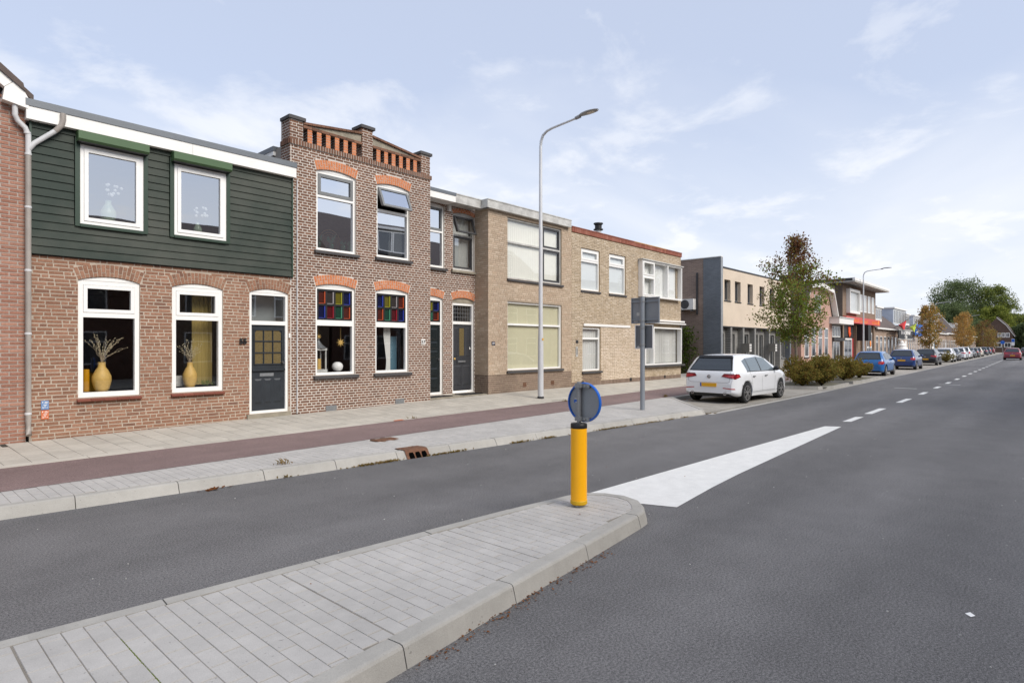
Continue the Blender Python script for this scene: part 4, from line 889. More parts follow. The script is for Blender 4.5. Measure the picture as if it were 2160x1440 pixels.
t = MB(); t.box(FR, 10.95, 11.2, 1.22, 1.29, -.08, -.065); t.build('letter_slot', M['galv'], dr); t = MB(); t.lathe([(0, -.06), (.03, -.055), (.03, -.04), (.012, -.03), (.012, 0)], FR.p(11.49, 1.36, -.08), 10, axis='y'); t.build('door_knob', M['chrome'], dr)
t = MB(); t.wb(10.645, 12.9, YW + .03, YR + .1, .1, .30); t.build('doorstep', M['stone'], h.root)
fascia(h, front(12.85), 10.645, 11.72, 5.9, 6.17, 0., .09, dep=.8)
b = MB(); b.wb(10.65, 12.7, 12.87, YR + .3, 6.0, 6.14); b.build('roof_overhang', M['white'], h.root)
b = MB(); b.wb(11.78, 11.87, YR - .08, YR + .01, 5.72, 5.93); b.build('bracket', M['white'], h.root)
h.finish(300)
for u, lb in ((11.2, 'black doormat at the black door of number 57'), (12.42, 'black doormat at the anthracite door with a small triangle sticker')): q = MB(); q.wb(u - .42, u + .38, YW + .12, YR - .08, .302, .318); tag(q.build('doormat', M['black']), lb, 'doormat')
# ornaments in the windows of number 57
t = thing('lantern', F.p(7.44, 1.14, -.3), 'white house shaped lantern in the stained glass window beside the grey conduit', 'lantern'); c = F.p(7.44, 1.14, -.3); b = MB()
for dx, dy in ((-1, -1), (1, -1), (1, 1), (-1, 1)): b.wb(c.x + dx * .12 - .014, c.x + dx * .12 + .014, c.y + dy * .12 - .014, c.y + dy * .12 + .014, c.z, c.z + .52)
b.wb(c.x - .15, c.x + .15, c.y - .15, c.y + .15, c.z - .02, c.z + .05); b.wb(c.x - .145, c.x + .145, c.y - .145, c.y + .145, c.z + .5, c.z + .55); b.build('lantern_frame', M['oldwhite'], t); b = MB(); b.lathe([(.2, .55), (.1, .63), (.06, .68), (.02, .74), (.03, .77), (0, .8)], c, 8); b.build('lantern_roof', M['galv'], t); b = MB(); b.lathe([(0, .05), (.06, .05), (.06, .3), (0, .3)], c, 10); b.build('candle', M['vase'], t)
b = MB(); b.lathe([(0, 0), (.08, .01), (.125, .07), (.135, .12), (.115, .18), (.06, .22), (.04, .225), (.03, .2)], F.p(7.92, 1.13, -.25), 16); tag(b.build('round_vase', M['cream']), 'round white ball vase on the sill beside the lantern of number 57', 'vase')
def star(u, z, d, r, label):
    b = MB(); c = F.p(u, z, d)
    for i in range(8): a = pi * i / 4; p = Vector((cos(a), 0, sin(a))); q_ = Vector((-sin(a), 0, cos(a))); b.raw([c + p * r, c + q_ * r * .18 + Vector((0, -.015, 0)), c - q_ * r * .18 + Vector((0, -.015, 0)), c + Vector((0, .02, 0))], [(0, 1, 2), (0, 2, 3), (0, 3, 1)])
    b.tube([c, c + Vector((0, 0, .36))], .003, 4); tag(b.build('star_ornament', M['vase']), label, 'ornament')
star(7.95, 1.83, -.16, .12, 'large gold star hanging in the left stained glass window of number 57'); star(7.45, 1.97, -.3, .07, 'small gold star hanging above the white lantern')
curtain(F, 9.30, 9.52, 1.1, 2.25, -.3, M['curtain'], 'gathered white curtain in the right stained glass window of number 57', .025, .07, gather=.2)
b = MB(); b.box(F, 9.56, 9.84, 1.1, 2.0, -.5, -.45); tag(b.build('cupboard', simple('teal_paint', rgb(86, 122, 138), .5)), 'teal panel cupboard standing behind the white curtain of number 57', 'cupboard')
def wirearch(u, z, d, label):
    t = thing('wire_ornament', F.p(u, z, d), label, 'ornament'); b = MB(); c = F.p(u, z, d)
    for k in range(6): r = .34 - .045 * k; b.tube([c + Vector((r * cos(a), 0, r * 1.35 * sin(a))) for a in [pi * i / 14 for i in range(15)]], .006, 5)
    b.build('wire', M['vase'], t); b = MB()
    for (x, s_) in ((-.32, .9), (0.02, 1.15), (.34, .7), (.52, .7)):
        for i in range(9): a = random.uniform(0, 2 * pi); q_ = c + Vector((x, -.04, .12)); e_ = Vector((cos(a) * .12 * s_, sin(a) * .03, random.uniform(.08, .26) * s_)); sd_ = Vector((sin(a) * .02 + .03, 0, 0)); b.raw([q_, q_ + e_ * .5 + sd_, q_ + e_, q_ + e_ * .5 - sd_], [(0, 1, 2, 3)])
        b.lathe([(0, 0), (.05, 0), (.06, .1), (.05, .12)], c + Vector((x, -.04, 0)), 8)
    b.build('paper_plant', simple('mint_paper', rgb(128, 186, 158), .7), t)
wirearch(7.68, 4.07, -.2, 'gold wire arch with mint green potted plants in the upper left window of number 57')
for u, lb in ((9.02, 'slender white bottle vase at the left of the open vent window'), (9.42, 'slender white bottle vase beside the upstairs curtain of number 57')): b = MB(); c = F.p(u, 4.08, -.2); b.lathe([(0, 0), (.04, 0), (.045, .2), (.035, .35), (.012, .45), (.012, .62), (0, .62)], c, 10); b.tube([c + Vector((0, 0, .6)), c + Vector((.03, 0, .85)), c + Vector((-.02, 0, 1.0))], .006, 5); tag(b.build('bottle_vase', M['cream']), lb, 'vase')
curtain(F, 9.5, 9.86, 4.1, 5.1, -.25, M['curtain'], 'white net curtain in the upstairs window with open vent, number 57', .02, .06)
b = MB(); c = FR.p(11.2, 4.1, -.18); b.lathe([(0, 0), (.07, 0), (.09, .16), (.08, .17)], c, 12); [b.tube([c + Vector((0, 0, .16)), c + Vector((.1 * cos(a), .04 * sin(a), .3)), c + Vector((.18 * cos(a), .06 * sin(a), .36))], [.01, .008, .001], 4) for a in [k * .8 for k in range(8)]]; tag(b.build('potted_plant', M['ivy']), 'spiky houseplant in a pot in the narrow upper window', 'plant')

# ---------- number 59: beige brick with weathered fascia, door in the recess
h = House('terraced_house', (15.0, YW, .27), 'house of smooth beige brick with weathered grey fascia and wide blinds')
R2 = [dict(u0=12.0, u1=12.895, z0=4.03, z1=5.70, rise=.065, h=.12)]; D2 = [dict(u0=11.985, u1=12.885, z0=.33, z1=3.12, rise=.08, h=.215)]
mortar(h, FR, 11.84, 12.93, -.05, 6.0, R2 + D2, M['m57'], d=-.004); lay_bricks(h, FR, 11.84, 12.91, .33, 5.95, R2 + D2, 'cross', M['b57'], L=.222, H=.0622, J=.0150, dj=.0015); arch(h, FR, D2[0], M['orange'], M['m57']); arch(h, FR, R2[0], M['orange'], M['m57'])
window(h, FR, 12.005, 12.89, 4.035, 5.70, rise=.06, fw=.05, hb=(5.08,), gl=M['glass'], mf=M['oldwhite'], cells={(0, 1): dict(sash=(.055, M['dark']), tilt=.36), (0, 0): dict(sash=(.05, M['dark']), out=.005)}, label='window with its dark top vent swung open'); sill(h, FR, 11.92, 12.905, 4.03, M['stone'])
curtain(FR, 12.08, 12.84, 4.1, 5.65, -.22, M['curtain'], 'grey net curtain in the narrow upper window with open dark vent', .03, .08)
w = window(h, FR, 11.99, 12.88, .335, 3.03, fw=.06, hb=(2.44,), bw=.085, cells={(0, 0): dict(skip=1), (0, 1): dict(m=M['glassdim'])}, name='door_frame')
uc, zc, R_, an_ = arch_geo(D2[0]); b = MB(); b.prism(FR, [(11.99, 3.035), (12.88, 3.035), (12.88, 3.12)] + [(uc + R_ * sin(an_ - 2 * an_ * i / 12), zc + R_ * cos(an_ - 2 * an_ * i / 12)) for i in range(1, 12)] + [(11.99, 3.12)], -.13, -.045); b.build('lunette', M['stone'], h.root)
b = MB(); [b.box(FR, 12.06 + .105 * i, 12.072 + .105 * i, 2.49, 2.96, -.10, -.09) for i in range(1, 7)]; [b.box(FR, 12.05, 12.82, 2.49 + .12 * i, 2.502 + .12 * i, -.099, -.089) for i in range(1, 4)]; b.build('lead_bars', M['galv'], w)
dr = door_leaf(h, FR, 12.05, 12.82, .42, 2.395, -.08, M['door59']); panel(dr, FR, 12.10, 12.28, 1.42, 2.3, -.08, M['door59']); panel(dr, FR, 12.58, 12.76, 1.42, 2.3, -.08, M['door59']); panel(dr, FR, 12.10, 12.40, .55, 1.15, -.08, M['door59']); panel(dr, FR, 12.46, 12.76, .55, 1.15, -.08, M['door59'])
pane(FR, 12.33, 12.52, 1.45, 2.28, -.078, M['amber'], dr); t = MB(); t.box(FR, 12.22, 12.6, 1.22, 1.34, -.08, -.06); t.build('letter_slot', M['door59'], dr); t = MB(); t.box(FR, 12.26, 12.56, 1.25, 1.30, -.06, -.05); t.build('letter_flap', M['galv'], dr)
t = MB(); t.lathe([(0, -.06), (.03, -.055), (.03, -.04), (.012, -.03), (.012, 0)], FR.p(12.1, 1.36, -.08), 10, axis='y'); t.build('door_knob', M['vase'], dr); t = MB(); t.prism(FR, [(12.73, 1.64), (12.80, 1.64), (12.765, 1.72)], -.08, -.075); t.build('sticker', M['white'], dr)
t = MB(); t.box(FR, 11.985, 12.885, .325, .345, -.2, .02); t.build('threshold', M['white'], h.root)
H59 = [dict(u0=13.77, u1=16.54, z0=3.87, z1=5.79), dict(u0=13.77, u1=16.55, z0=.97, z1=3.15)]
mortar(h, F, 12.91, 17.12, -.05, 6.0, H59, M['m59'], d=-.005); LS = left(12.908); b = MB(); b.box(LS, -YR - .05, -YW - .008, .0, 6.0, -.2, -.005); b.build('wall', M['m59'], h.root)
kw = dict(L=.216, H=.0632, J=.011, dj=.002, bm2=M['p59'], zbm2=.88)
lay_bricks(h, F, 12.91, 17.12, .23, 5.95, H59, 'wild', M['b59'], **kw); lay_bricks(h, LS, -YR, -YW + .0, .29, 5.95, [], 'wild', M['b59'], **kw)
body(h, 12.93, 17.1, YW + .2, YW + 8, .1, 5.9)
window(h, F, 13.775, 16.535, 3.875, 5.785, fw=.045, hb=(5.03,), vb=(15.55,), bw=.055, gl=M['glassdim'], mf=M['oldwhite'], cells={(1, 0): dict(sash=(.06, M['dark']), out=0.), (1, 1): dict(sash=(.06, M['dark']), out=0.)}); sill(h, F, 13.74, 16.6, 3.87, M['slate'], .06)
window(h, F, 13.775, 16.545, .975, 3.145, fw=.05, hb=(2.43,), vb=(15.52,), bw=.06, gl=M['glassdim'], mf=M['whitef']); sill(h, F, 13.72, 16.62, .97, M['slate'], .06)
curtain(F, 13.8, 16.5, 3.9, 5.76, -.145, M['blind'], 'cream vertical blind filling the wide upper window of the beige house', .006, .09, 'vertical_blind')
curtain(F, 13.8, 16.52, .98, 3.12, -.14, M['blindg'], 'pale green roller blind filling the wide ground floor window of the beige house', .001, 1., 'roller_blind')
fascia(h, front(12.56), 12.76, 16.93, 5.90, 6.16, 0., .03, M['oldwhite'], M['oldwhite'], .5, (14.4,)); fascia(h, front(12.85), 11.72, 12.74, 5.90, 6.17, 0., .03, M['oldwhite'], M['oldwhite'], .8)
fs = left(12.742); b = MB(); b.box(fs, -12.84, -12.565, 5.9, 6.155, -.1, .0); b.build('fascia', M['oldwhite'], h.root)
q = MB(); q.box(F, 13.05, 13.19, 1.765, 1.875, .002, .012); hp = q.build('number_plate', simple('plate_dark_blue', rgb(40, 44, 66), .3), h.root); text('house_number', '59', .07, F, 13.12, 1.785, .012, M['white'], hp, .001, .003)
for a in (14.5, 15.95): q = MB(); [q.box(F, a + .045 * i, a + .045 * i + .03, .42, .56, -.002, .006) for i in range(4)]; q.build('air_vent', M['rust'], h.root)
h.finish(300)

# ---------- number 61: rough yellow brick with red tile coping
h = House('terraced_house', (21.3, YW, .29), 'house of rough yellow brick with red tiled coping and three upper windows')
H61 = [dict(u0=17.70, u1=18.90, z0=3.78, z1=5.31), dict(u0=19.54, u1=20.74, z0=3.77, z1=5.31), dict(u0=21.80, u1=25.0, z0=3.8, z1=5.28), dict(u0=17.79, u1=18.95, z0=.82, z1=2.43), dict(u0=22.1, u1=25.38, z0=.93, z1=2.55)]
mortar(h, F, 17.12, 25.5, -.05, 5.83, H61, M['m61'], d=-.006)
lay_bricks(h, F, 17.125, 25.5, .44, 5.81, H61, 'flem', M['b61'], L=.205, H=.058, J=.010, jit=.003, dj=.006, bmf=lambda u, z: M['b61b'] if 19.0 < u < 21.95 + .1 * sin(z * 9) and z < 2.47 else (M['p59'] if 17.79 < u < 18.96 and z < .8 else None))
n = 76
b = MB()
for i in range(n): a = 17.13 + 8.36 * i / n; b.box(F, a + .003, a + 8.36 / n - .003, .12, .438, -.05, .004 + random.uniform(-.002, .002))
b.build('plinth_course', M['p59'], h.root, 'stuff')
body(h, 17.14, 25.5, YW + .2, YW + 8, .1, 5.75)
wdw = dict(fw=.06, mf=M['whitef'], gl=M['glassdim'])
for o in H61[:2]: window(h, F, o['u0'], o['u1'], o['z0'], o['z1'], hb=(4.86,), bw=.07, cells={(0, 1): dict(sash=(.07, M['whitef']), out=.01)}, **wdw); sill(h, F, o['u0'] - .03, o['u1'] + .04, o['z0'], M['slate'], .04)
for o, lb in ((H61[0], 'white blind in the first upper window of the rough yellow brick house'), (H61[1], 'white blind in the middle upper window of the rough yellow brick house')): curtain(F, o['u0'] + .03, o['u1'] - .03, o['z0'] + .03, o['z1'] - .03, -.135, simple('blind_white', rgb(222, 226, 226), .8, dirt=.03), lb, .002, .5, 'window_blind')
w = window(h, F, 21.72, 25.22, 3.78, 5.29, dep=(-.1, .2), vb=(22.70, 23.90), hb=(), bw=.07, cells={(0, 0): dict(skip=1)}, **wdw)
b = MB(); b.box(F, 21.78, 22.66, 4.60, 4.67, -.08, .19); b.build('transom', M['whitef'], w)
for z0, z1 in ((3.84, 4.60), (4.67, 5.23)): b = MB(); bars(b, F, 21.78, 22.66, z0, z1, .055, .1, .215); b.build('sash', M['whitef'], w); pane(F, 21.83, 22.61, z0 + .055, z1 - .055, .15, M['glassdim'], w)
b = MB(); b.box(F, 21.66, 25.28, 5.29, 5.33, -.02, .26); b.build('drip_board', M['oldwhite'], w)
curtain(F, 21.8, 25.1, 3.85, 5.22, -.04, simple('net_bright', rgb(236, 236, 232), .85, dirt=.02), 'bright net curtain in the projecting upper corner window', .012, .12)
window(h, F, 17.795, 18.945, .825, 2.43, hb=(2.02,), bw=.07, **wdw); sill(h, F, 17.74, 19.02, .82, M['slate'], .06)
curtain(F, 17.85, 18.9, .88, 2.4, -.19, M['curtain'], 'grey net curtain in the narrow ground floor window under the white lintel strip', .035, .13)
window(h, F, 22.1, 25.38, .93, 2.55, dep=(-.1, .10), vb=(22.85,), bw=.075, **wdw); b = MB(); b.box(F, 22.05, 25.6, .84, .925, -.1, .16); b.build('sill', M['slate'], h.root)
curtain(F, 22.2, 25.3, 1.0, 2.48, -.17, M['curtain'], 'long pleated net curtain in the wide corner window behind the sign post', .045, .15)
b = MB(); b.box(F, 17.84, 21.05, 2.47, 2.56, 0, .03); b.build('lintel_strip', M['white'], h.root)
for z0, z1, d_ in ((2.80, 2.87, .14), (2.70, 2.75, .20)): b = MB(); b.box(F, 22.3, 25.62, z0, z1, 0, d_); b.build('awning_rail', M['white'], h.root)
b = MB(); b.box(F, 25.40, 25.47, 1.55, 2.7, .02, .08); b.build('awning_guide', M['galv'], h.root)
n = 62
b, b2, bt, bt2 = MB(), MB(), MB(), MB()
for i in range(n):
    a = 17.12 + 8.42 * i / n; e = a + 8.42 / n; o_ = 21.2 < a < 24.0
    b.box(F, a + .003, e - .003, 5.805, 5.965, -.05, .03 + random.uniform(-.003, .003)); (bt2 if o_ else bt).hexa([F.p(a + .003, 5.967, .045), F.p(e - .003, 5.967, .045), F.p(e - .003, 5.967, -.32), F.p(a + .003, 5.967, -.32), F.p(a + .003, 6.0, .045), F.p(e - .003, 6.0, .045), F.p(e - .003, 6.04, -.32), F.p(a + .003, 6.04, -.32)])
b.build('coping_face_tiles', M['redtile'], h.root, 'stuff'); bt.build('coping_tiles', M['redtile'], h.root, 'stuff'); bt2.build('coping_tiles', M['yelltile'], h.root, 'stuff', 'ochre stretch of coping tiles')
q = MB(); q.box(F, 17.36, 17.48, 1.36, 1.72, 0, .02); mb_ = q.build('mail_slot', M['oldwhite'], h.root); q = MB(); q.box(F, 17.40, 17.44, 1.42, 1.66, .02, .023); q.build('slot', M['dark'], mb_)
q = MB(); q.box(F, 17.37, 17.52, 1.84, 1.95, 0, .012); hp = q.build('number_plate', M['slate'], h.root); text('house_number', '61', .07, F, 17.445, 1.86, .012, M['black'], hp, .003, .004)
for a in (17.73, 21.05, 23.9): q = MB(); q.box(F, a, a + .13, .33, .46, .0, .012); q.build('air_vent', M['black'], h.root)
h.finish(300)
fl = thing('chimney_flue', (21.61, 14.6, 5.85), 'black capped round flue on the flat roof behind the red coping', 'flue')
c = (21.61, 14.6, 6.08); q = MB(); q.lathe([(.13, -.3), (.13, .68)], c, 14); q.build('flue_pipe', M['pipew'], fl); q = MB(); q.lathe([(.0, .66), (.21, .66), (.21, .70), (.15, .70), (.15, .86), (.17, .88), (.17, .91), (.21, .92), (.20, .96), (0, .98)], c, 16); q.build('flue_cap', M['black'], fl)

# ---------- the charcoal and beige building with painted side wall
G = front(12.72)
gb = thing('apartment_building', (35.6, 12.72, .3), 'beige rendered building over grey brick bays with a blue grey painted end wall', 'building')
GL = left(29.96)
def bld(name, m, *boxes, parent=gb, kind=None):
    b = MB(); [b.wb(*q) for q in boxes]; return b.build(name, m, parent, kind)
bld('wall', M['bslate'], (29.96, 30.2, 12.72, 13.66, 0, 6.33)); bld('wall', M['bgrey'], (29.98, 30.2, 13.662, 22, 0, 6.33)); bld('wall', simple('painted_brick_light', rgb(150, 154, 158), .85, dirt=.2, dscale=8), (29.965, 30.21, 12.705, 12.718, 0, 6.325))
bld('roof_edge', M['white'], (29.94, 30.24, 12.70, 22, 6.332, 6.37))
SG = front(12.82); ws = []; x = 30.62
for x in (30.66, 32.05, 33.85, 35.7, 37.4, 39.1): ws.append(dict(u0=x, u1=x + .80, z0=4.14, z1=5.24))
class GH: root = gb
mortar(GH, SG, 30.21, 41.3, 2.79, 5.80, ws, M['stucco'], d=0., rev=.25)
for o in ws: window(GH, SG, o['u0'], o['u1'], o['z0'], o['z1'], fw=.07, dep=(-.24, -.17), mf=M['greyframe'], gl=M['glass']); b = MB(); b.box(SG, o['u0'] - .04, o['u1'] + .04, o['z0'] - .05, o['z0'] - .005, -.1, .04); b.build('sill', M['dark'], gb)
bld('inner_wall', M['interior'], (30.25, 41.2, 18, 18.1, .2, 5.7), (30.25, 41.2, 13.4, 17.99, 2.9, 3.0))
bld('roof', M['bitumen'], (30.21, 41.3, 12.83, 22, 5.81, 5.9)); bld('roof_edge', M['dark'], (30.21, 41.3, 12.80, 12.828, 5.805, 5.86)); bld('setback_parapet', M['white'], (30.4, 41.0, 14.2, 14.35, 5.9, 6.3))
GF = front(13.12); wl_ = [dict(u0=a, u1=a + w_, z0=z_, z1=2.40) for a, w_, z_ in ((30.55, .75, .45), (32.0, .78, 1.0), (34.05, .75, .45), (35.75, .5, 1.0), (36.5, .6, 1.0), (38.35, .7, .45), (39.7, .5, 1.0), (40.4, .6, 1.0))]
mortar(GH, GF, 30.21, 41.3, .1, 2.79, wl_, M['bgreyf'], d=0., rev=.2)
for o in wl_: window(GH, GF, o['u0'], o['u1'], o['z0'], o['z1'], fw=.09, dep=(-.18, -.09), mf=M['greyframe'], gl=M['glass']); b = MB(); b.box(GF, o['u0'] - .03, o['u1'] + .03, o['z0'] - .09, o['z0'] - .005, -.1, .06); b.build('sill', M['greyframe'], gb)
for a in (31.5, 33.2, 34.95, 37.3, 39.25, 41.1): bld('pier', M['bgreyf'], (a, a + .22, 12.83, 13.118, .1, 2.785))
bld('wall', M['bslate'], (41.06, 41.3, 12.80, 13.1, .1, 2.78)); bld('wall', M['bdarkf'], (41.31, 43.2, 13.6, 22, .1, 3.2))
bld('soffit', M['dark'], (30.21, 41.3, 12.825, 13.3, 2.74, 2.786))
for a, lb in ((33.05, 'dark grey letterbox unit on the first grey pier'), (37.15, 'dark grey letterbox unit on the second grey pier')):
    t = thing('letterbox', (a + .2, 12.6, 1.4), lb, 'letterbox'); b = MB(); b.wb(a, a + .34, 12.42, 12.825, 1.40, 1.88); b.build('case', simple('letterbox_steel', rgb(132, 130, 124), .45, metal=.3), t); b = MB()
    for i in range(2):
        for j in range(3): b.wb(a + .03 + .15 * i, a + .15 + .15 * i, 12.412, 12.418, 1.43 + .15 * j, 1.53 + .15 * j)
    b.build('name_tags', M['white'], t)
ac = thing('air_conditioner', (29.7, 14.5, 3.64), 'white outdoor air conditioning unit on the dark brick side wall', 'air conditioner'); b = MB(); b.wb(29.60, 29.94, 14.05, 14.90, 3.66, 4.22); b.build('case', M['white'], ac)
b = MB(); [b.lathe([(r, -.012), (r + .012, -.014), (r + .012, 0)], (29.598, 14.52, 3.94), 20, axis='x') for r in (.03, .07, .11, .15, .19, .22)]; b.build('fan_grille', M['dark'], ac); b = MB(); b.lathe([(0, -.003), (.235, -.003)], (29.598, 14.52, 3.94), 20, axis='x'); b.build('fan_opening', simple('fan_grey', rgb(120, 120, 118), .7), ac); b = MB(); b.wb(29.6, 29.97, 14.15, 14.2, 3.58, 3.66); b.wb(29.6, 29.97, 14.75, 14.8, 3.58, 3.66); b.build('bracket', M['galv'], ac)
b = MB(); b.wb(29.9, 29.98, 13.95, 14.03, 3.4, 5.6); b.build('drain_pipe', M['dark'], gb)
bld('wall', M['bbrown'], (25.52, 29.9, 20, 20.2, 0, 2.2))
# ------------------------------------------------------------------ houses further down the street
def far_window(root, fr, u0, u1, z0, z1, mf=None, gl=None, mid=None, w=.07, d=.03, vm=0):
    b = MB(); bars(b, fr, u0, u1, z0, z1, w, .0, d)
    if mid: b.box(fr, u0 + w, u1 - w, mid - w * .4, mid + w * .4, 0, d - .002)
    for i in range(vm): u = u0 + (u1 - u0) * (i + 1) / (vm + 1); b.box(fr, u - .03, u + .03, z0 + w, z1 - w, 0, d - .004)
    f = b.build('window', mf or M['whitef'], root); pane(fr, u0 + w * .5, u1 - w * .5, z0 + w * .5, z1 - w * .5, .008, gl or M['fargl'], f); return f
def row_house(name, label, x0, x1, eave, ridge, depth, wall, roofm, wins, dormers=(), y=None, fr=None, side=None, doors=(), pitch=3.2, gutter=True, cat='house', group='low houses further along the street', chim=None, zb=.1):
    y = YW + bend((x0 + x1) / 2) if y is None else y; fr = fr or front(y); sg = fr.U.x; ys = fr.N.y
    X = lambda u: u * sg; a, c = (x0, x1) if sg > 0 else (-x1, -x0); r = thing(name, fr.p((a + c) / 2, .2, 0), label, cat, group)
    b = MB(); b.box(fr, a, c, zb, eave, -depth, 0.); b.build('wall', wall, r)
    if ridge > eave:
        rf = MB(); o = .25; s = (ridge - eave) / pitch; P = [(fr.p(u, eave - o * s, o), fr.p(u, ridge, -pitch), fr.p(u, eave - o * s, -2 * pitch - o)) for u in (a - .02, c + .02)]
        rf.raw([P[0][0], P[1][0], P[1][1], P[0][1], P[0][2], P[1][2], *(q - Vector((0, 0, .12)) for q in (P[0][0], P[1][0], P[0][2], P[1][2]))], [(0, 1, 2, 3), (3, 2, 5, 4), (0, 3, 4, 8, 6), (1, 7, 9, 5, 2), (0, 6, 7, 1), (4, 5, 9, 8)])
        rfo = rf.build('roof', roofm, r)
        if gutter: g_ = MB(); g_.box(fr, a, c, eave - .30, eave - .14, .20, .36); g_.build('gutter', M['white'], r)
        for (u0, u1, z0, z1, m_) in dormers:
            u0, u1 = (u0, u1) if sg > 0 else (-u1, -u0); d0 = -(z0 - eave) / s + .12; b = MB(); b.box(fr, u0, u1, z0, z1, -pitch - .6, d0); dm = b.build('dormer', m_, r); b = MB(); b.box(fr, u0 - .12, u1 + .12, z1, z1 + .16, -pitch - .6, d0 + .18); b.build('dormer_roof', M['white'], dm)
            k = max(1, int((u1 - u0) / 1.0)); wd = (u1 - u0 - .2) / k
            for i in range(k):
                b = MB(); bars(b, Fr(fr.p(0, 0, d0), fr.U, fr.N), u0 + .1 + wd * i, u0 + .1 + wd * (i + 1) - .04, z0 + .2, z1 - .1, .07, .0, .03); b.build('window', M['whitef'], dm); pane(fr, u0 + .15 + wd * i, u0 + .05 + wd * (i + 1), z0 + .25, z1 - .15, d0 + .008, M['fargl'], dm)
        if chim: b = MB(); b.box(fr, chim, chim + .6, ridge - .5, ridge + .75, -pitch - .3, -pitch + .3); b.build('chimney', M['bbrown'], rfo)
    else: rf = MB(); rf.box(fr, a - .05, c + .05, eave, eave + .28, -depth, .12); rf.build('roof_edge', M['white'], r)
    for (u0, u1, z0, z1) in wins: u0, u1 = (u0, u1) if sg > 0 else (-u1, -u0); far_window(r, fr, u0, u1, z0, z1, mid=z0 + (z1 - z0) * .68 if z1 - z0 > 1.1 else None)
    for (u0, u1, m_) in doors:
        u0, u1 = (u0, u1) if sg > 0 else (-u1, -u0); b = MB(); bars(b, fr, u0, u1, .3, 2.75, .08, 0, .03); b.box(fr, u0 + .08, u1 - .08, 2.28, 2.34, 0, .028); b.build('door_frame', M['whitef'], r); b = MB(); b.box(fr, u0 + .08, u1 - .08, .3, 2.28, 0, .012); b.build('door', m_, r)
    return r
# --- gambrel house
y = 13.05; FG = front(y); r = thing('gambrel_house', (48.2, y, .3), 'rose brick house with white edged mansard gable and four tall white windows', 'house')
pts = [(44.25, .2), (52.0, .2), (52.0, 3.95), (50.9, 5.95), (48.1, 6.2), (45.3, 5.95), (44.25, 3.95)]
b = MB(); b.prism(FG, pts, -10, 0); b.build('wall', M['bred'], r)
rp = [(43.85, 3.95), (45.15, 6.08), (48.1, 6.36), (51.05, 6.08), (52.45, 3.95)]
for (a, za), (c, zc) in zip(rp, rp[1:]):
    b = MB(); b.prism(FG, [(a, za - .0), (c, zc - .0), (c, zc - .26), (a, za - .26)], .02, .42); b.build('bargeboard', M['white'], r); b = MB(); b.prism(FG, [(a, za + .10), (c, zc + .10), (c, zc + .01), (a, za + .01)], -10, .45); b.build('roof', M['rooftile'], r)
for u in (44.95, 46.6, 48.25, 49.85): far_window(r, FG, u, u + .95, .95, 3.1, mid=2.35); b = MB(); b.box(FG, u - .05, u + 1.0, .86, .945, 0, .08); b.build('sill', M['slate'], r)
far_window(r, FG, 47.3, 48.9, 4.2, 5.5, vm=1)
b = MB(); b.box(FG, 47.6, 47.75, 1.9, 2.05, 0, .02); b.build('number_plate', M['slate'], r)
# --- little shop with white canopy, then the flat roofed corner shop
y = 13.1; FS = front(y); r = thing('shop', (53.9, y, .3), 'low grey shop front under a white canopy, left of the flat roofed corner shop', 'shop')
b = MB(); b.box(FS, 52.05, 55.8, .1, 3.5, -8, -.6); b.build('wall', M['bgreyf'], r); b = MB(); b.box(FS, 51.3, 55.75, 3.48, 3.92, -.7, .75); b.build('canopy', M['white'], r); b = MB(); b.box(FS, 51.25, 55.78, 3.925, 4.02, -.75, .8); b.build('canopy_trim', M['oldwhite'], r)
far_window(r, FS, 52.2, 54.6, 2.45, 3.35, vm=4); b = MB(); b.box(FS, 52.05, 55.4, 2.15, 2.4, -.6, .2); b.build('ledge', M['dark'], r); far_window(r, FS, 52.4, 54.4, .55, 2.1, vm=1); b = MB(); b.box(FS, 52.1, 54.5, .1, .5, -.6, .0); b.build('stall_riser', M['btan'], r)
y = 13.2; FO = front(y); r = thing('corner_shop', (62, y, .3), 'brown brick shop with wide overhanging flat roof and long red sign band', 'shop')
b = MB(); b.wb(55.84, 68.3, y + .002, 26, 4.25, 7.0); b.build('wall', M['bbrown'], r); b = MB(); b.wb(55.82, 55.838, y, 26, .1, 7.0); b.build('wall', M['bbrowns'], r)
b = MB(); b.wb(55.2, 69.0, 12.15, 26, 7.02, 7.13); b.build('soffit', simple('soffit_board', rgb(186, 182, 174), .8), r); b = MB(); b.wb(55.15, 69.05, 12.12, 12.3, 7.135, 7.36); b.build('fascia', M['white'], r); b = MB(); b.wb(55.15, 69.05, 12.31, 26, 7.135, 7.34); b.build('roof', M['dark'], r)
for i in range(12): b = MB(); b.wb(55.4 + i * 1.15, 55.45 + i * 1.15, 12.3, y, 6.985, 7.018); b.build('soffit_batten', M['greyframe'], r)
b = MB(); bars(b, FO, 57.0, 60.6, 4.55, 6.65, .22, -.05, .30); w = b.build('window', M['white'], r); pane(FO, 57.1, 60.5, 4.7, 6.55, .12, M['frost'], w)
for i in range(4): far_window(r, FO, 61.6 + 1.62 * i, 62.75 + 1.62 * i, 4.85, 6.45, w=.1, gl=M['frost'])
b = MB(); b.box(FO, 55.9, 68.9, 3.72, 4.26, .0, .28); sg_ = b.build('sign_band', M['signred'], r); b = MB()
for i in range(26):
    u = 57.0 + .42 * i
    if 63.6 < u < 65.0 or i % 9 == 8: continue
    hh = random.choice((.22, .28, .34)); b.box(FO, u, u + .07, 3.84, 3.84 + hh, .28, .29); b.box(FO, u + .1, u + .28, 3.84, 3.91, .28, .289); b.box(FO, u + .2, u + .27, 3.92, 3.84 + hh * .8, .28, .29)
b.box(FO, 67.9, 68.4, 3.8, 4.2, .28, .292); b.build('lettering', M['ltorange'], sg_)
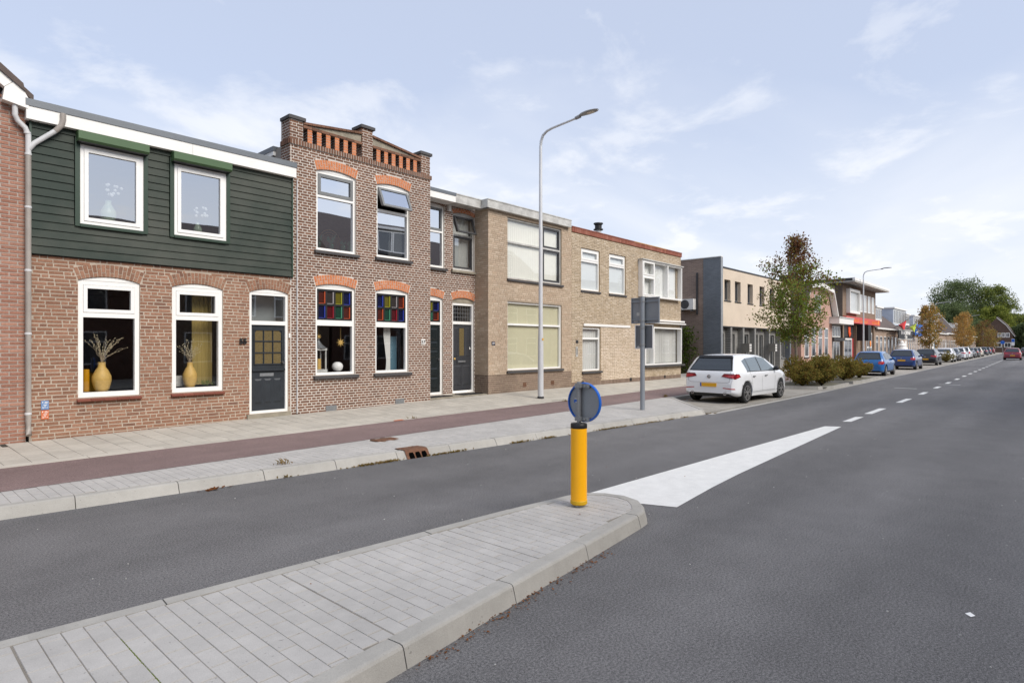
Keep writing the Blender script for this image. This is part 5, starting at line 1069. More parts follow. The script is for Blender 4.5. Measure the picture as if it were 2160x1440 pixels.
b = MB(); b.box(FO, 58.6, 61.4, .1, 3.7, -.9, -.35); b.box(FO, 55.9, 58.6, .1, 3.7, -.9, -.35); b.box(FO, 61.4, 68.3, .1, 3.7, -3., -.2); b.build('shop_wall', M['bbrown'], r)
for a in (56.0, 60.6, 63.0, 64.0, 67.6): b = MB(); b.box(FO, a, a + .4, .1, 3.71, -.3, -.02); b.build('pillar', M['bbrown'], r)
b = MB(); b.box(FO, 56.5, 60.5, 2.5, 3.6, -.34, -.25); b.build('shop_window_top', M['dark'], r); far_window(r, Fr((0, y + .10, 0), (1, 0, 0), (0, -1, 0)), 56.6, 59.3, .35, 2.4, w=.14, vm=1); b = MB(); b.box(FO, 59.4, 60.4, .3, 2.4, -.34, -.2); b.build('door', M['redlight'], r); b = MB(); b.box(FO, 63.45, 63.98, .3, 2.4, -.19, -.1); b.build('door', M['signred'], r)
far_window(r, Fr((0, y + .12, 0), (1, 0, 0), (0, -1, 0)), 65.0, 67.2, .4, 3.0, w=.12, vm=2, mid=1.6)
t = MB()
for (u, z, s_) in ((58.9, 2.95, .30), (59.1, 3.2, .26), (58.75, 3.25, .2), (59.25, 2.8, .2), (59.0, 2.65, .16)): t.ball(FO.p(u, z, -.2), s_, .05, s_, 8)
t.build('neon_emblem', simple('orange_sign', rgb(240, 90, 40), .5, dirt=0), r); t = MB(); t.ball(FO.p(66.2, 1.95, -.02), .3, .04, .34, 8); t.build('window_poster', M['ltorange'], r); t = MB(); t.box(FO, 60.75, 61.9, 2.2, 3.6, .0, .9); t.build('awning_screen', M['black'], r)
b = MB(); b.lathe([(.28, 8.1), (.24, 10.4), (.3, 10.42), (.3, 10.5), (0, 10.55)], (61.2, 19, 0), 12); b.build('flue_pipe', M['galv'], r); b = MB(); b.wb(60.0, 62.6, 18.3, 19.7, 7.34, 8.5); b.build('chimney', M['dark'], r)
t = MB(); c = Vector((61.35, 19, 10.56)); t.ball(c + Vector((0, 0, .16)), .2, .1, .12, 8); t.ball(c + Vector((.2, -.02, .28)), .08, .07, .08, 6); t.raw([c + Vector((-.1, .05, .18)), c + Vector((-.1, -.05, .18)), c + Vector((-.5, -.03, .05)), c + Vector((-.5, .03, .06))], [(0, 1, 2, 3)]); tag(t.build('bird', M['black']), 'black bird perched on the metal flue above the corner shop', 'bird')
# --- low row with dormers
def wl2(x0, n, step, w, z0=.75, z1=2.75): return [(x0 + i * step, x0 + i * step + w, z0, z1) for i in range(n)]
row_house('row_house', 'low tan brick house with grey tiled roof and two white dormers beside the corner shop', 69.1, 83.1, 3.75, 6.45, 8, M['btan'], M['rooftile'], wl2(70.0, 6, 1.95, 1.05), [(69.6, 71.6, 4.45, 5.95, M['white']), (73.2, 76.4, 4.4, 5.85, M['white'])], doors=((81.6, 82.6, M['door57']),))
row_house('snack_bar', 'low brick snack bar with hanging black sign board and light blue wall dormer', 83.3, 97.5, 3.55, 6.3, 8, M['btan2'], M['rooftile'], wl2(89.4, 5, 1.6, .8), [(79.0 + 5.3, 92.5, 4.25, 6.25, simple('dormer_light_blue', rgb(196, 206, 220), .7)), (94.0, 97.0, 4.5, 5.9, M['white'])], doors=((85.0, 86.4, M['black']), (87.4, 88.6, M['whitef'])), cat='shop')
row_house('row_house', 'low sand brick house with dark flat dormer beyond the snack bar', 97.7, 106.4, 3.7, 6.0, 8, M['btan2'], M['rooftile'], wl2(98.5, 5, 1.6, .85), [(99.5, 104.6, 4.3, 5.9, simple('dormer_pale', rgb(206, 212, 222), .7))])
row_house('row_house', 'white painted low house with light blue door behind the second street tree', 106.6, 117.6, 3.9, 6.3, 8, M['white'], M['rooftile'], wl2(107.4, 3, 2.0, .9), doors=((114.0, 116.6, M['ltblue']),))
row_house('row_house', 'low tan house with white windows between the white house and the dark tiled roof', 117.8, 130.6, 4.0, 6.6, 8, M['btan'], M['rooftile'], wl2(118.6, 6, 1.9, 1.0), [(121, 126, 4.6, 6.2, M['white'])], doors=((129.2, 130.3, M['whitef']),))
row_house('row_house', 'house with steep dark tiled roof and white gable edge far down the row', 130.8, 150.0, 4.2, 8.4, 8, M['bbrown'], simple('roof_tile_dark', rgb(70, 58, 54), .8, dirt=.3, dscale=3), wl2(132, 7, 2.4, 1.2), chim=132.4)
b = MB(); fr = front(YW + bend(140)); b.prism(left(150.1), [(-fr.O.y + .2, 4.0), (-fr.O.y - 3.2, 8.55), (-fr.O.y - 3.2, 8.2), (-fr.O.y + .2, 3.6)], -.35, 0); tag(b.build('gable_board', M['white']), 'white gable edge board of the steep dark roof far down the row', 'gable board', None)
row_house('row_house', 'low brick house with many white windows after the dark tiled roof', 150.3, 166.5, 4.2, 6.6, 8, M['btan2'], M['rooftile'], wl2(151.4, 6, 2.5, 1.3), [(154, 160, 4.8, 6.3, M['white'])])
row_house('row_house', 'last low brick house with white windows before the big trees', 166.8, 196.0, 4.2, 6.4, 8, M['btan'], M['rooftile'], wl2(168, 9, 3.0, 1.5))
# --- snack bar signs
yb = 13.55; DX = -8.3
t = thing('hanging_sign', (80, yb - 1.0, 2.6), 'black hanging sign board with white snack bar lettering above the ice cream cone', 'sign'); FB = Fr((-8.3, yb - 1.1, 0), (1, 0, 0), (0, -1, 0))
b = MB(); b.box(FB, 84.0, 92.2, 2.55, 3.45, -.1, 0); b.build('board', M['black'], t); b = MB(); b.box(FB, 83.9, 92.3, 2.43, 2.55, -.12, .02); b.box(FB, 83.9, 92.3, 3.45, 3.55, -.12, .02); b.build('frame', M['oldwhite'], t)
text('lettering', 'SNACKBAR', .36, FB, 88.1, 3.02, .01, M['white'], t, .03, .02, sx=2.2); text('lettering', 'City', .30, FB, 88.1, 2.63, .01, M['white'], t, .02, .02, sx=2.1)
b = MB(); b.wb(83.6 + DX, 83.9 + DX, yb - 1.1, yb, 3.0, 3.06); b.wb(92.3 + DX, 92.4 + DX, yb - 1.1, yb, 3.0, 3.06); b.build('bracket', M['dark'], t)
c = Vector((76.2, yb - 1.3, 0)); t = thing('ice_cream_sculpture', c, 'giant white soft ice cream in a wafer cup on the pavement by the snack bar', 'sculpture'); b = MB(); b.lathe([(0, .2), (.32, .2), (.46, 1.15), (.5, 1.2), (0, 1.2)], c, 14); b.build('wafer_cup', M['cone'], t); b = MB(); b.lathe([(.5, 1.2), (.58, 1.38), (.52, 1.55), (.42, 1.62), (.46, 1.75), (.38, 1.9), (.25, 1.98), (.26, 2.08), (.14, 2.2), (.03, 2.36), (0, 2.36)], c, 14); b.build('ice_cream', M['cream'], t)
for (x, z, m_, sx, lb) in ((78.2, 4.0, 'redflag', 1., 'red pennant on a slanting pole above the snack bar sign'), (85.2, 3.9, 'greenflag', .8, 'lime green pennant on a slanting pole beside the blue flag')):
    t = thing('flag', (x, yb - .5, z), lb, 'flag'); b = MB(); b.tube([(x + 1.0, yb - .1, z - .2), (x + 3.2, yb - 1.3, z + .95)], .03, 6); b.build('flag_pole', M['dark'], t); b = MB(); b.raw([(x + 2.6, yb - 1.0, z + .62), (x + 1.5, yb - .4, z + .1), (x + 1.9 * sx, yb - .9, z - .55), (x - .2, yb - 1.0, z - .0)], [(0, 1, 3), (0, 3, 2), (1, 2, 3)]); b.build('flag_cloth', M[m_], t)
t = thing('banner', (91, yb - .6, 3.), 'blue hanging banner with white script beside the second street tree', 'banner'); b = MB(); b.box(front(yb - .7), 89.0, 94.4, 3.0, 4.5, -.06, 0); b.build('banner_cloth', M['blueflag'], t); b = MB(); [b.box(front(yb - .7), 89.6 + i * .6, 90.05 + i * .6, 3.4, 3.55 + .1 * (i % 3), 0, .01) for i in range(6)]; b.build('lettering', M['white'], t)
# --- house closing the street and one beyond
EL = left(200.); r = thing('end_house', (200, 10.5, .3), 'dark brick house with white windows closing the street under the big trees', 'house'); b = MB(); b.prism(EL, [(-14.5, .1), (-8.0, .1), (-8.0, 4.9), (-9.4, 7.2), (-11.2, 9.0), (-14.5, 5.2)], -9, 0); b.build('wall', M['bdark'], r)
for a, c in (((-7.55, 4.25), (-9.35, 7.25)), ((-9.35, 7.25), (-11.2, 9.2))): b = MB(); b.prism(EL, [a, c, (c[0], c[1] - .25), (a[0], a[1] - .25)], -.1, .25); b.build('bargeboard', M['white'], r); b = MB(); b.prism(EL, [(a[0], a[1] + .2), (c[0], c[1] + .2), (c[0], c[1] + .02), (a[0], a[1] + .02)], -9.2, .3); b.build('roof', M['rooftile'], r)
for (a, c, z0, z1) in ((-11.0, -10.3, 3.9, 5.1), (-10.2, -9.5, 3.9, 5.1), (-9.4, -8.6, 3.9, 5.1), (-11.7, -10.2, 1.3, 2.6), (-9.7, -8.3, 1.3, 2.6)): far_window(r, EL, a, c, z0, z1, w=.14, vm=1, gl=M['fargl'])
b = MB(); b.wb(197.5, 198.5, 8.4, 13.5, .0, 1.0); tag(b.build('hedge_wall', M['bdark']), 'low brown front garden wall before the end house', 'wall')
# --- houses across the road, seen in window reflections
OP = Fr((0, -6.4, 0), (-1, 0, 0), (0, 1, 0))
for i, (a, c, ev, rd, wm, lb, dm) in enumerate(((-16, -7, 5.4, 9.2, 'bdarkf', 'dark brick house across the road at the far left, reflected in the windows', 0), (-7, 1, 5.2, 8.8, 'bred', 'rose brick house across the road, reflected in the windows of the green clad house', 1), (1, 10, 4.8, 8.3, 'bdarkf', 'dark brick house across the road, reflected in the vase windows', 1), (10.2, 19, 5.2, 8.6, 'bbrown', 'brown house across the road, reflected in the stained glass windows', 0), (19.2, 29, 7.2, 10.6, 'bdarkf', 'dark brick house across the road, reflected in the windows of the parapet house', 1), (29.2, 40, 6.8, 10.2, 'btan', 'tan house across the road, reflected in the beige house windows', 1), (40.2, 54, 5.0, 8.6, 'bred', 'rose brick house across the road, reflected in the corner windows', 0), (54.2, 70, 5.2, 8.8, 'bdarkf', 'dark brick house across the road at the far end of the reflections', 1))):
    wn_ = [(a + .8 + 2.3 * k, a + 2.1 + 2.3 * k, z0, z0 + 1.5) for k in range(int((c - a - 1) / 2.3)) for z0 in (.9, 3.3)]
    row_house('opposite_house', lb, a, c, ev, rd, 9, M[wm], M['rooftile'], wn_, [((a + c) / 2 - 1.3, (a + c) / 2 + 1.3, ev + .6, ev + 2.2, M['dark'])] if dm else (), fr=OP, pitch=4.2, group='houses across the road')

# ------------------------------------------------------------------ cars
def lerp_tab(t, x):
    if x <= t[0][0]: return t[0][1]
    for (a, p), (b, q) in zip(t, t[1:]):
        if x <= b: f = (x - a) / (b - a); f = f * f * (3 - 2 * f) * .35 + f * .65; return p + (q - p) * f
    return t[-1][1]
PROF = {
 'hatch': [(0, .60), (.03, .78), (.08, .93), (.13, .985), (.30, 1.18), (.44, 1.34), (.56, 1.425), (.9, 1.458), (1.5, 1.475), (2.1, 1.45), (2.45, 1.38), (2.85, 1.17), (3.16, 1.0), (3.5, .945), (3.9, .84), (4.12, .70), (4.22, .56), (4.25, .50)],
 'round': [(0, .58), (.03, .74), (.09, .90), (.18, .99), (.36, 1.17), (.52, 1.33), (.66, 1.40), (1.0, 1.44), (1.6, 1.46), (2.1, 1.43), (2.5, 1.33), (2.95, 1.10), (3.22, .97), (3.6, .89), (3.95, .77), (4.14, .64), (4.22, .54), (4.25, .48)],
 'tall': [(0, .62), (.03, .82), (.07, .98), (.12, 1.05), (.22, 1.28), (.32, 1.48), (.46, 1.56), (.9, 1.60), (1.6, 1.62), (2.2, 1.58), (2.6, 1.46), (2.95, 1.25), (3.25, 1.08), (3.6, 1.0), (3.95, .88), (4.14, .72), (4.22, .58), (4.25, .5)]}
class Car:
    def __init__(s, L, Wd, Ht, kind): s.L, s.W, s.k, s.hz = L, Wd / 2, PROF[kind], Ht / {'hatch': 1.475, 'round': 1.46, 'tall': 1.62}[kind]; s.belt = {'hatch': .93, 'round': .92, 'tall': 1.0}[kind] * s.hz
    def zt(s, x): return lerp_tab(s.k, x * 4.25 / s.L) * s.hz
    def zb(s, x): q = x * 4.25 / s.L; return .20 + .115 * max(0, 1 - q / .35) ** 1.5 + .06 * max(0, 1 - (4.25 - q) / .3)
    def plan(s, x): q = x * 4.25 / s.L; return s.W * lerp_tab([(0, .80), (.06, .87), (.2, .945), (.5, .985), (1.0, 1.0), (3.2, 1.0), (3.6, .975), (3.95, .90), (4.15, .77), (4.25, .62)], q)
    def w(s, x, z):
        p = s.plan(x); b = s.belt
        if z < .34: return p * (.955 + .045 * max(0, (z - .18)) / .16)
        if z < b - .12: return p * (1. - .012 * ((z - .34) / (b - .46)))
        if z < b: return p * (.988 - .038 * ((z - b + .12) / .12) ** 1.5)
        return p * (.95 - .285 * ((z - b) / .55) ** 1.12)
    def sec(s, x):
        zt, zb, b = s.zt(x), s.zb(x), s.belt; zs = [zb, zb + .03, .36, .46, .58, .70, b - .12, b - .05, b, b + .10, b + .25, b + .38, 9, 9, 9, 9]; out = []
        for i, z in enumerate(zs):
            top = zt - .055
            if i == 0: out.append((s.w(x, zb) * .90, zb))
            elif i < 12: z_ = min(max(z, zb + .03), top); out.append((s.w(x, z_) - (.0 if z < top else .004 * (i - 6)), z_))
            elif i == 12: y = s.w(x, top) - .03; out.append((y, zt - .022))
            elif i == 13: out.append((s.w(x, top) * .86 - .03, zt - .004))
            elif i == 14: out.append((s.w(x, top) * .45, zt + .008))
            else: out.append((0, zt + .012))
        return out
    def top(s, x, y):
        q = s.sec(x)[11:]; y = abs(y)
        for (ya, za), (yb, zb) in zip(q, q[1:]):
            if ya >= y >= yb: return za + (zb - za) * ((ya - y) / max(1e-6, ya - yb))
        return -1.
    def rx(s, y, z):                                     # rear surface: where a ray from behind meets the body
        lo, hi = 0., .9
        for _ in range(24):
            m_ = (lo + hi) / 2
            if s.top(m_, y) < z and not (z < s.zt(m_) - .055 and abs(y) < s.w(m_, z)) or abs(y) > s.w(m_, z): lo = m_
            else: hi = m_
        return lo
    def rear(s, pts, e=.007, nu=8, nv=4, mb=None):        # quad patch on the rear: 4 corners (y,z)
        mb = mb or MB(); P = []
        for j in range(nv + 1):
            for i in range(nu + 1):
                f, g = i / nu, j / nv; y = (pts[0][0] * (1 - f) + pts[1][0] * f) * (1 - g) + (pts[3][0] * (1 - f) + pts[2][0] * f) * g; z = (pts[0][1] * (1 - f) + pts[1][1] * f) * (1 - g) + (pts[3][1] * (1 - f) + pts[2][1] * f) * g
                P.append((s.rx(y, z) - e, y, z + e * .5))
        mb.raw(P, [(j * (nu + 1) + i, j * (nu + 1) + i + 1, (j + 1) * (nu + 1) + i + 1, (j + 1) * (nu + 1) + i) for j in range(nv) for i in range(nu)], 0, True); return mb
    def body(s):
        L = s.L; xs = [v * L / 4.25 for v in (0, .015, .04, .08, .13, .2, .3, .4, .5, .6, .75, .95, 1.2, 1.5, 1.8, 2.1, 2.35, 2.55, 2.75, 2.95, 3.16, 3.35, 3.55, 3.75, 3.92, 4.04, 4.14, 4.2, 4.24)]
        mb = MB(); rings = []
        for x in xs: q = s.sec(x); rings.append([(x, 0, q[0][1])] + [(x, -y, z) for y, z in q] + [(x, y, z) for y, z in q[-2::-1]])
        n = len(rings[0]); mb.raw([p for r_ in rings for p in r_], [(i * n + k, (i + 1) * n + k, (i + 1) * n + (k + 1) % n, i * n + (k + 1) % n) for i in range(len(xs) - 1) for k in range(n)], 0, True)
        mb.raw(rings[0], [tuple(range(n))]); mb.raw(rings[-1], [tuple(range(n - 1, -1, -1))]); return mb
    def side(s, sgn, pts, e=.004, nu=6, nv=4, mb=None):   # quad patch on the flank: 4 corners (x,z)
        mb = mb or MB(); P = []
        for j in range(nv + 1):
            for i in range(nu + 1):
                f, g = i / nu, j / nv; x = (pts[0][0] * (1 - f) + pts[1][0] * f) * (1 - g) + (pts[3][0] * (1 - f) + pts[2][0] * f) * g; z = (pts[0][1] * (1 - f) + pts[1][1] * f) * (1 - g) + (pts[3][1] * (1 - f) + pts[2][1] * f) * g; P.append((x, sgn * (s.w(x, z) + e), z))
        mb.raw(P, [(j * (nu + 1) + i, j * (nu + 1) + i + 1, (j + 1) * (nu + 1) + i + 1, (j + 1) * (nu + 1) + i) for j in range(nv) for i in range(nu)], 0, True); return mb
    def end(s, pts, rear=True, e=.006, nu=8, nv=5, mb=None):    # patch on the hatch or windscreen: corners (y,z)
        mb = mb or MB(); P = []
        def fx(z, y):
            lo, hi = (0., .75 * s.L / 4.25) if rear else (2.2 * s.L / 4.25, s.L)
            for _ in range(24):
                m_ = (lo + hi) / 2
                if (s.zt(m_) < z) == rear: lo = m_
                else: hi = m_
            return lo
        for j in range(nv + 1):
            for i in range(nu + 1):
                f, g = i / nu, j / nv; y = (pts[0][0] * (1 - f) + pts[1][0] * f) * (1 - g) + (pts[3][0] * (1 - f) + pts[2][0] * f) * g; z = (pts[0][1] * (1 - f) + pts[1][1] * f) * (1 - g) + (pts[3][1] * (1 - f) + pts[2][1] * f) * g
                x = fx(z - .008, y) + (-1 if rear else 1) * e * 1.4; P.append((x, y, z + e))
        mb.raw(P, [(j * (nu + 1) + i, j * (nu + 1) + i + 1, (j + 1) * (nu + 1) + i + 1, (j + 1) * (nu + 1) + i) for j in range(nv) for i in range(nu)], 0, True); return mb
_carbody = {}
def cut_arches(me, xs, r, W):
    ob = bpy.data.objects.new('tmp', me); COL.objects.link(ob); cs = []
    for x in xs:
        mb = MB(); mb.lathe([(r, -W - .1), (r, W + .1)], (x, 0, .32), 28, axis='y', smooth=False); n = 28; mb.f.append(tuple(range(n))); mb.f.append(tuple(range(2 * n - 1, n - 1, -1))); mb.mi += [0, 0]; mb.sm += [False, False]
        m2 = mb.mesh('tmpc', M['black']); bm_ = bmesh.new(); bm_.from_mesh(m2); bmesh.ops.recalc_face_normals(bm_, faces=bm_.faces); bm_.to_mesh(m2); bm_.free(); co = bpy.data.objects.new('tmpc', m2); COL.objects.link(co); cs.append(co)
        md = ob.modifiers.new('b', 'BOOLEAN'); md.operation = 'DIFFERENCE'; md.object = co; md.solver = 'EXACT'
    dg = bpy.context.evaluated_depsgraph_get(); dg.update(); out = bpy.data.meshes.new_from_object(ob.evaluated_get(dg)); bpy.data.objects.remove(ob); [bpy.data.objects.remove(c) for c in cs]; return out
def car(label, paint, loc, rz=0., L=4.25, Wd=1.79, Ht=1.475, kind='hatch', facing=False, detail=False, tail=None, group='cars parked along the kerb', plate=True, cat='car', lowtrim=True, fogl=True):
    c = Car(L, Wd, Ht, kind); pm = simple('car_paint', rgb(*paint), .28, metal=0., spec=.5, coat=.8, dirt=.03, fine=0)
    if facing: loc = (loc[0] + L * cos(rz), loc[1] + L * sin(rz), loc[2]); rz += pi
    t = thing('parked_car' if 'riding' not in label and 'driving' not in label else 'car', loc, label, cat, group, rz); t['_local'] = 1
    key = (L, Wd, Ht, kind); s = L / 4.25; wx = (.74 * s, 3.36 * s); wr = .315
    if key not in _carbody:
        me = c.body().mesh('car_body', M['black']); bm_ = bmesh.new(); bm_.from_mesh(me); bmesh.ops.remove_doubles(bm_, verts=bm_.verts, dist=.0008); bmesh.ops.recalc_face_normals(bm_, faces=bm_.faces); bm_.to_mesh(me); bm_.free(); _carbody[key] = cut_arches(me, wx, .355, Wd / 2)
    me = _carbody[key].copy(); me.materials.clear(); me.materials.append(pm); child('body', me, None, t)
    b = c.belt; zr = c.zt(1.3 * s)
    ch = lambda nm, mb, m_, par=None, lb=None: child(nm, mb, m_, par or t, None, lb)
    b_ = MB(); b_.wb(.32 * s, L - .25, -Wd / 2 * .84, Wd / 2 * .84, .18, .35); b_.wb(.5 * s, 1.0 * s, -Wd / 2 * .8, Wd / 2 * .8, .2, .6); b_.wb(3.1 * s, 3.6 * s, -Wd / 2 * .8, Wd / 2 * .8, .2, .6); ch('underbody', b_, M['black'])
    for sg in (-1, 1):
        for q in ([(.83 * s, b + .03), (1.02 * s, b + .03), (.98 * s, zr - .13), (.72 * s, zr - .20)], [(1.05 * s, b + .03), (1.80 * s, b + .03), (1.80 * s, zr - .085), (1.01 * s, zr - .125)], [(1.86 * s, b + .03), (2.92 * s, b + .02), (2.38 * s, zr - .13), (1.86 * s, zr - .085)]):
            ch('side_window', c.side(sg, q), M['carglass2'] if detail else M['carglass'])
        if detail:
            m_ = MB()
            for q in ([(.80 * s, b + .01), (2.98 * s, b + .0), (2.98 * s, b + .018), (.80 * s, b + .028)], [(1.01 * s, b + .03), (1.05 * s, b + .03), (1.01 * s, zr - .125), (.98 * s, zr - .13)], [(1.80 * s, b + .03), (1.86 * s, b + .03), (1.86 * s, zr - .085), (1.80 * s, zr - .085)]): c.side(sg, q, .006, mb=m_)
            ch('window_trim', m_, M['black'])
            m_ = MB()
            for q in ([(1.825 * s, .33), (1.833 * s, .33), (1.833 * s, b), (1.825 * s, b)], [(1.10 * s, .60), (1.107 * s, .60), (1.00 * s, b), (.993 * s, b)], [(2.80 * s, .33), (2.808 * s, .33), (2.90 * s, b - .02), (2.892 * s, b - .02)], [(1.15 * s, .325), (2.8 * s, .325), (2.8 * s, .332), (1.15 * s, .332)]): c.side(sg, q, .003, mb=m_)
            ch('door_seam', m_, M['greyframe'])
        for x in (1.12, 2.02): m_ = MB(); y = sg * (c.w(x * s, b - .13) + .012); m_.wb(x * s, x * s + .17, min(y, y + sg * .018), max(y, y + sg * .018), b - .145, b - .115); ch('door_handle', m_, pm if not detail else M['greyframe'])
        m_ = MB(); y = sg * (c.w(2.85 * s, b + .05) + .09); m_.ball((2.86 * s, y, b + .075), .07, .10, .075, 10); m_.wb(2.83 * s, 2.88 * s, min(y, y - sg * .12), max(y, y - sg * .12), b + .01, b + .035); ch('wing_mirror', m_, M['plastic'] if detail else pm)
        m_ = MB(); c.side(sg, [(1.08 * s, .205), (3.02 * s, .205), (3.02 * s, .30), (1.08 * s, .30)], .006, mb=m_); ch('sill_trim', m_, pm if detail else M['plastic'])
        # lamps
        hw = Wd / 2; zl, zh = b - .20, b - .035; m_ = MB()
        if kind == 'hatch': c.rear([(sg * hw * .44, zl + .075), (sg * hw * .91, zl), (sg * hw * .90, zh), (sg * hw * .52, zh)], mb=m_, nu=10)
        elif kind == 'tall': zl, zh = b - .30, b + .06; c.rear([(sg * hw * .74, zl), (sg * hw * .92, zl), (sg * hw * .88, zh), (sg * hw * .76, zh)], mb=m_, nu=6)
        else: zl, zh = b - .235, b - .045; c.rear([(sg * hw * .64, zl + .03), (sg * hw * .91, zl), (sg * hw * .89, zh), (sg * hw * .66, zh - .02)], mb=m_, nu=6)
        c.side(sg, [(.09 * s, zl + .01), (.34 * s, zl + .07), (.28 * s, zh - .01), (.13 * s, zh - .0)], .006, mb=m_); ch('taillight', m_, (M['redlightd'] if detail else M['redlight']))
        if detail:
            m_ = MB(); c.side(sg, [(.13 * s, zl + .03), (.30 * s, zl + .085), (.27 * s, zh - .03), (.15 * s, zh - .03)], .009, mb=m_); ch('taillight_lens', m_, M['redlight'])
            ch('rear_reflector', c.rear([(sg * .46, .455), (sg * .80, .425), (sg * .79, .455), (sg * .46, .478)]), M['redlight']); m_ = MB(); c.rear([(sg * hw * .56, zl + .085), (sg * hw * .88, zl + .03), (sg * hw * .88, zh - .05), (sg * hw * .60, zh - .05)], .011, mb=m_); ch('taillight_lens', m_, M['redlight'])
            m_ = MB(); m_.lathe([(.036, -.03), (.05, -.03), (.05, .1)], (.02, sg * .52, .305), 14, axis='x'); ch('exhaust', m_, M['chrome']); m_ = MB(); m_.lathe([(0, .0), (.038, .0)], (.005, sg * .52, .305), 12, axis='x'); ch('exhaust_opening', m_, M['black'])
        m_ = MB(); c.side(sg, [(3.72 * s, .66), (4.05 * s, .60), (4.03 * s, .66), (3.66 * s, .79)], .006, mb=m_); m_.wb(L - .16, L - .07, min(sg * .42, sg * .66), max(sg * .42, sg * .66), .60, .70); ch('headlight', m_, M['clearlight'])
    kw_ = Wd / 1.79; ch('rear_window_surround', c.rear([(-.70 * kw_, b + .045), (.70 * kw_, b + .045), (.55 * kw_, zr - .075), (-.55 * kw_, zr - .075)], .005, nu=12, nv=8), M['black'])
    ch('rear_window', c.rear([(-.66 * kw_, b + .065), (.66 * kw_, b + .065), (.50 * kw_, zr - .135), (-.50 * kw_, zr - .135)], .010, nu=12, nv=8), M['carglass'])
    ch('windscreen', c.end([(-.68 * Wd / 1.79, b + .10), (.68 * Wd / 1.79, b + .10), (.53 * Wd / 1.79, zr - .10), (-.53 * Wd / 1.79, zr - .10)], rear=False), M['carglass'])
    if detail: ch('roof_spoiler', c.rear([(-.56, zr - .115), (.56, zr - .115), (.53, zr - .05), (-.53, zr - .05)], .035, nu=12), M['black'])
    m_ = MB(); m_.hexa([(.05, -.66 * kw_, .21), (.3, -.7 * kw_, .20), (.3, .7 * kw_, .20), (.05, .66 * kw_, .21), (.012, -.60 * kw_, .34), (.3, -.7 * kw_, .34), (.3, .7 * kw_, .34), (.012, .60 * kw_, .34)]); ch('diffuser', m_, M['plastic'])
    if plate: zp = .50 if kind == 'hatch' else .62; m_ = MB(); m_.wb(-.022, .02, -.26, .26, zp, zp + .11, 0); m_.wb(-.024, -.0221, .215, .26, zp, zp + .11, 1); ch('number_plate', m_, [M['plate'], M['plateblue']])
    m_ = MB(); m_.wb(L - .04, L + .005, -.26, .26, .38, .49); ch('number_plate', m_, M['plate']); m_ = MB(); m_.wb(L - .10, L - .015, -.5, .5, .28, .36); m_.wb(L - .12, L - .035, -.38, .38, .54, .60); ch('grille', m_, M['plastic'])
    xb = c.rx(0, b - .13) - .004; m_ = MB(); m_.lathe([(.035, -.01), (.055, -.012), (.055, .02)], (xb, 0, b - .13), 18, axis='x')
    if detail: m_.tube([(xb - .012, -.03, b - .09), (xb - .012, -.012, b - .165), (xb - .012, 0, b - .13), (xb - .012, .012, b - .165), (xb - .012, .03, b - .09)], .005, 5)
    ch('badge', m_, M['chrome'])
    if detail:
        m_ = MB(); [m_.wb(.028, .04, .50 + .034 * i, .525 + .034 * i, b - .255, b - .235) for i in range(3)]; ch('emblem', m_, M['galv']); m_ = MB(); m_.wb(.30, .42, -.012, .012, zr - .02, zr + .05); ch('antenna_fin', m_, M['black']) if False else None
        m_ = MB()
        for (y0, z0, y1, z1) in ((-.66, b + .03, -.66, .66), (.66, b + .03, .66, .66), (-.66, .66, -.58, .63), (.66, .66, .58, .63), (-.58, .63, .58, .63)): 
            pts = [(c.rx(y0 + (y1 - y0) * i / 6, z0 + (z1 - z0) * i / 6) - .001, y0 + (y1 - y0) * i / 6, z0 + (z1 - z0) * i / 6) for i in range(7)]
            m_.tube(pts, .004, 4)
        ch('hatch_seam', m_, M['greyframe'])
    for i, x in enumerate(wx):
        for sg in (-1, 1):
            y = sg * (Wd / 2 - .115); o = MB(); o.lathe([(.0, .10), (.18, .10), (.23, .105), (.29, .10), (wr, .075), (wr, -.075), (.29, -.1), (0, -.1)] if sg > 0 else [(.0, -.10), (.18, -.10), (.23, -.105), (.29, -.10), (wr, -.075), (wr, .075), (.29, .1), (0, .1)], (x, y, wr), 24, axis='y'); wh = ch('wheel', o, M['tyre'])
            o = MB(); yo = y + sg * .106; n = 5 if detail else 8
            o.lathe([(.205, sg * -.002), (.225, sg * .004), (.228, sg * -.01)], (x, yo, wr), 24, axis='y')
            for k in range(n):
                a = 2 * pi * k / n + .3
                for da in ((-.16, .16) if detail else (0,)):
                    p0 = Vector((x + .04 * cos(a), yo, wr + .04 * sin(a))); p1 = Vector((x + .215 * cos(a + da * 1.4), yo, wr + .215 * sin(a + da * 1.4))); d_ = (p1 - p0).normalized(); nn = Vector((-d_.z, 0, d_.x)) * (.014 if detail else .028); o.raw([p0 - nn, p0 + nn, p1 + nn, p1 - nn, p0 - nn + Vector((0, sg * .012, 0)), p0 + nn + Vector((0, sg * .012, 0)), p1 + nn + Vector((0, sg * .006, 0)), p1 - nn + Vector((0, sg * .006, 0))], [(4, 5, 6, 7), (0, 1, 5, 4), (1, 2, 6, 5), (2, 3, 7, 6), (3, 0, 4, 7)])
            o.lathe([(0, sg * .016), (.045, sg * .014), (.05, 0)], (x, yo, wr), 12, axis='y'); ch('rim', o, M['rim'] if detail else M['chrome'] if False else M['rim'], wh)
    return t
car('white five door hatchback with twin exhausts parked nearest, in front of the planting bed', (232, 234, 236), (17.42, 7.78, .018), -.045, detail=True)
car('bright blue rounded hatchback parked beyond the shrubs', (18, 98, 166), (39.4, 8.02, .006), .0, L=3.85, Wd=1.66, Ht=1.43, kind='round')
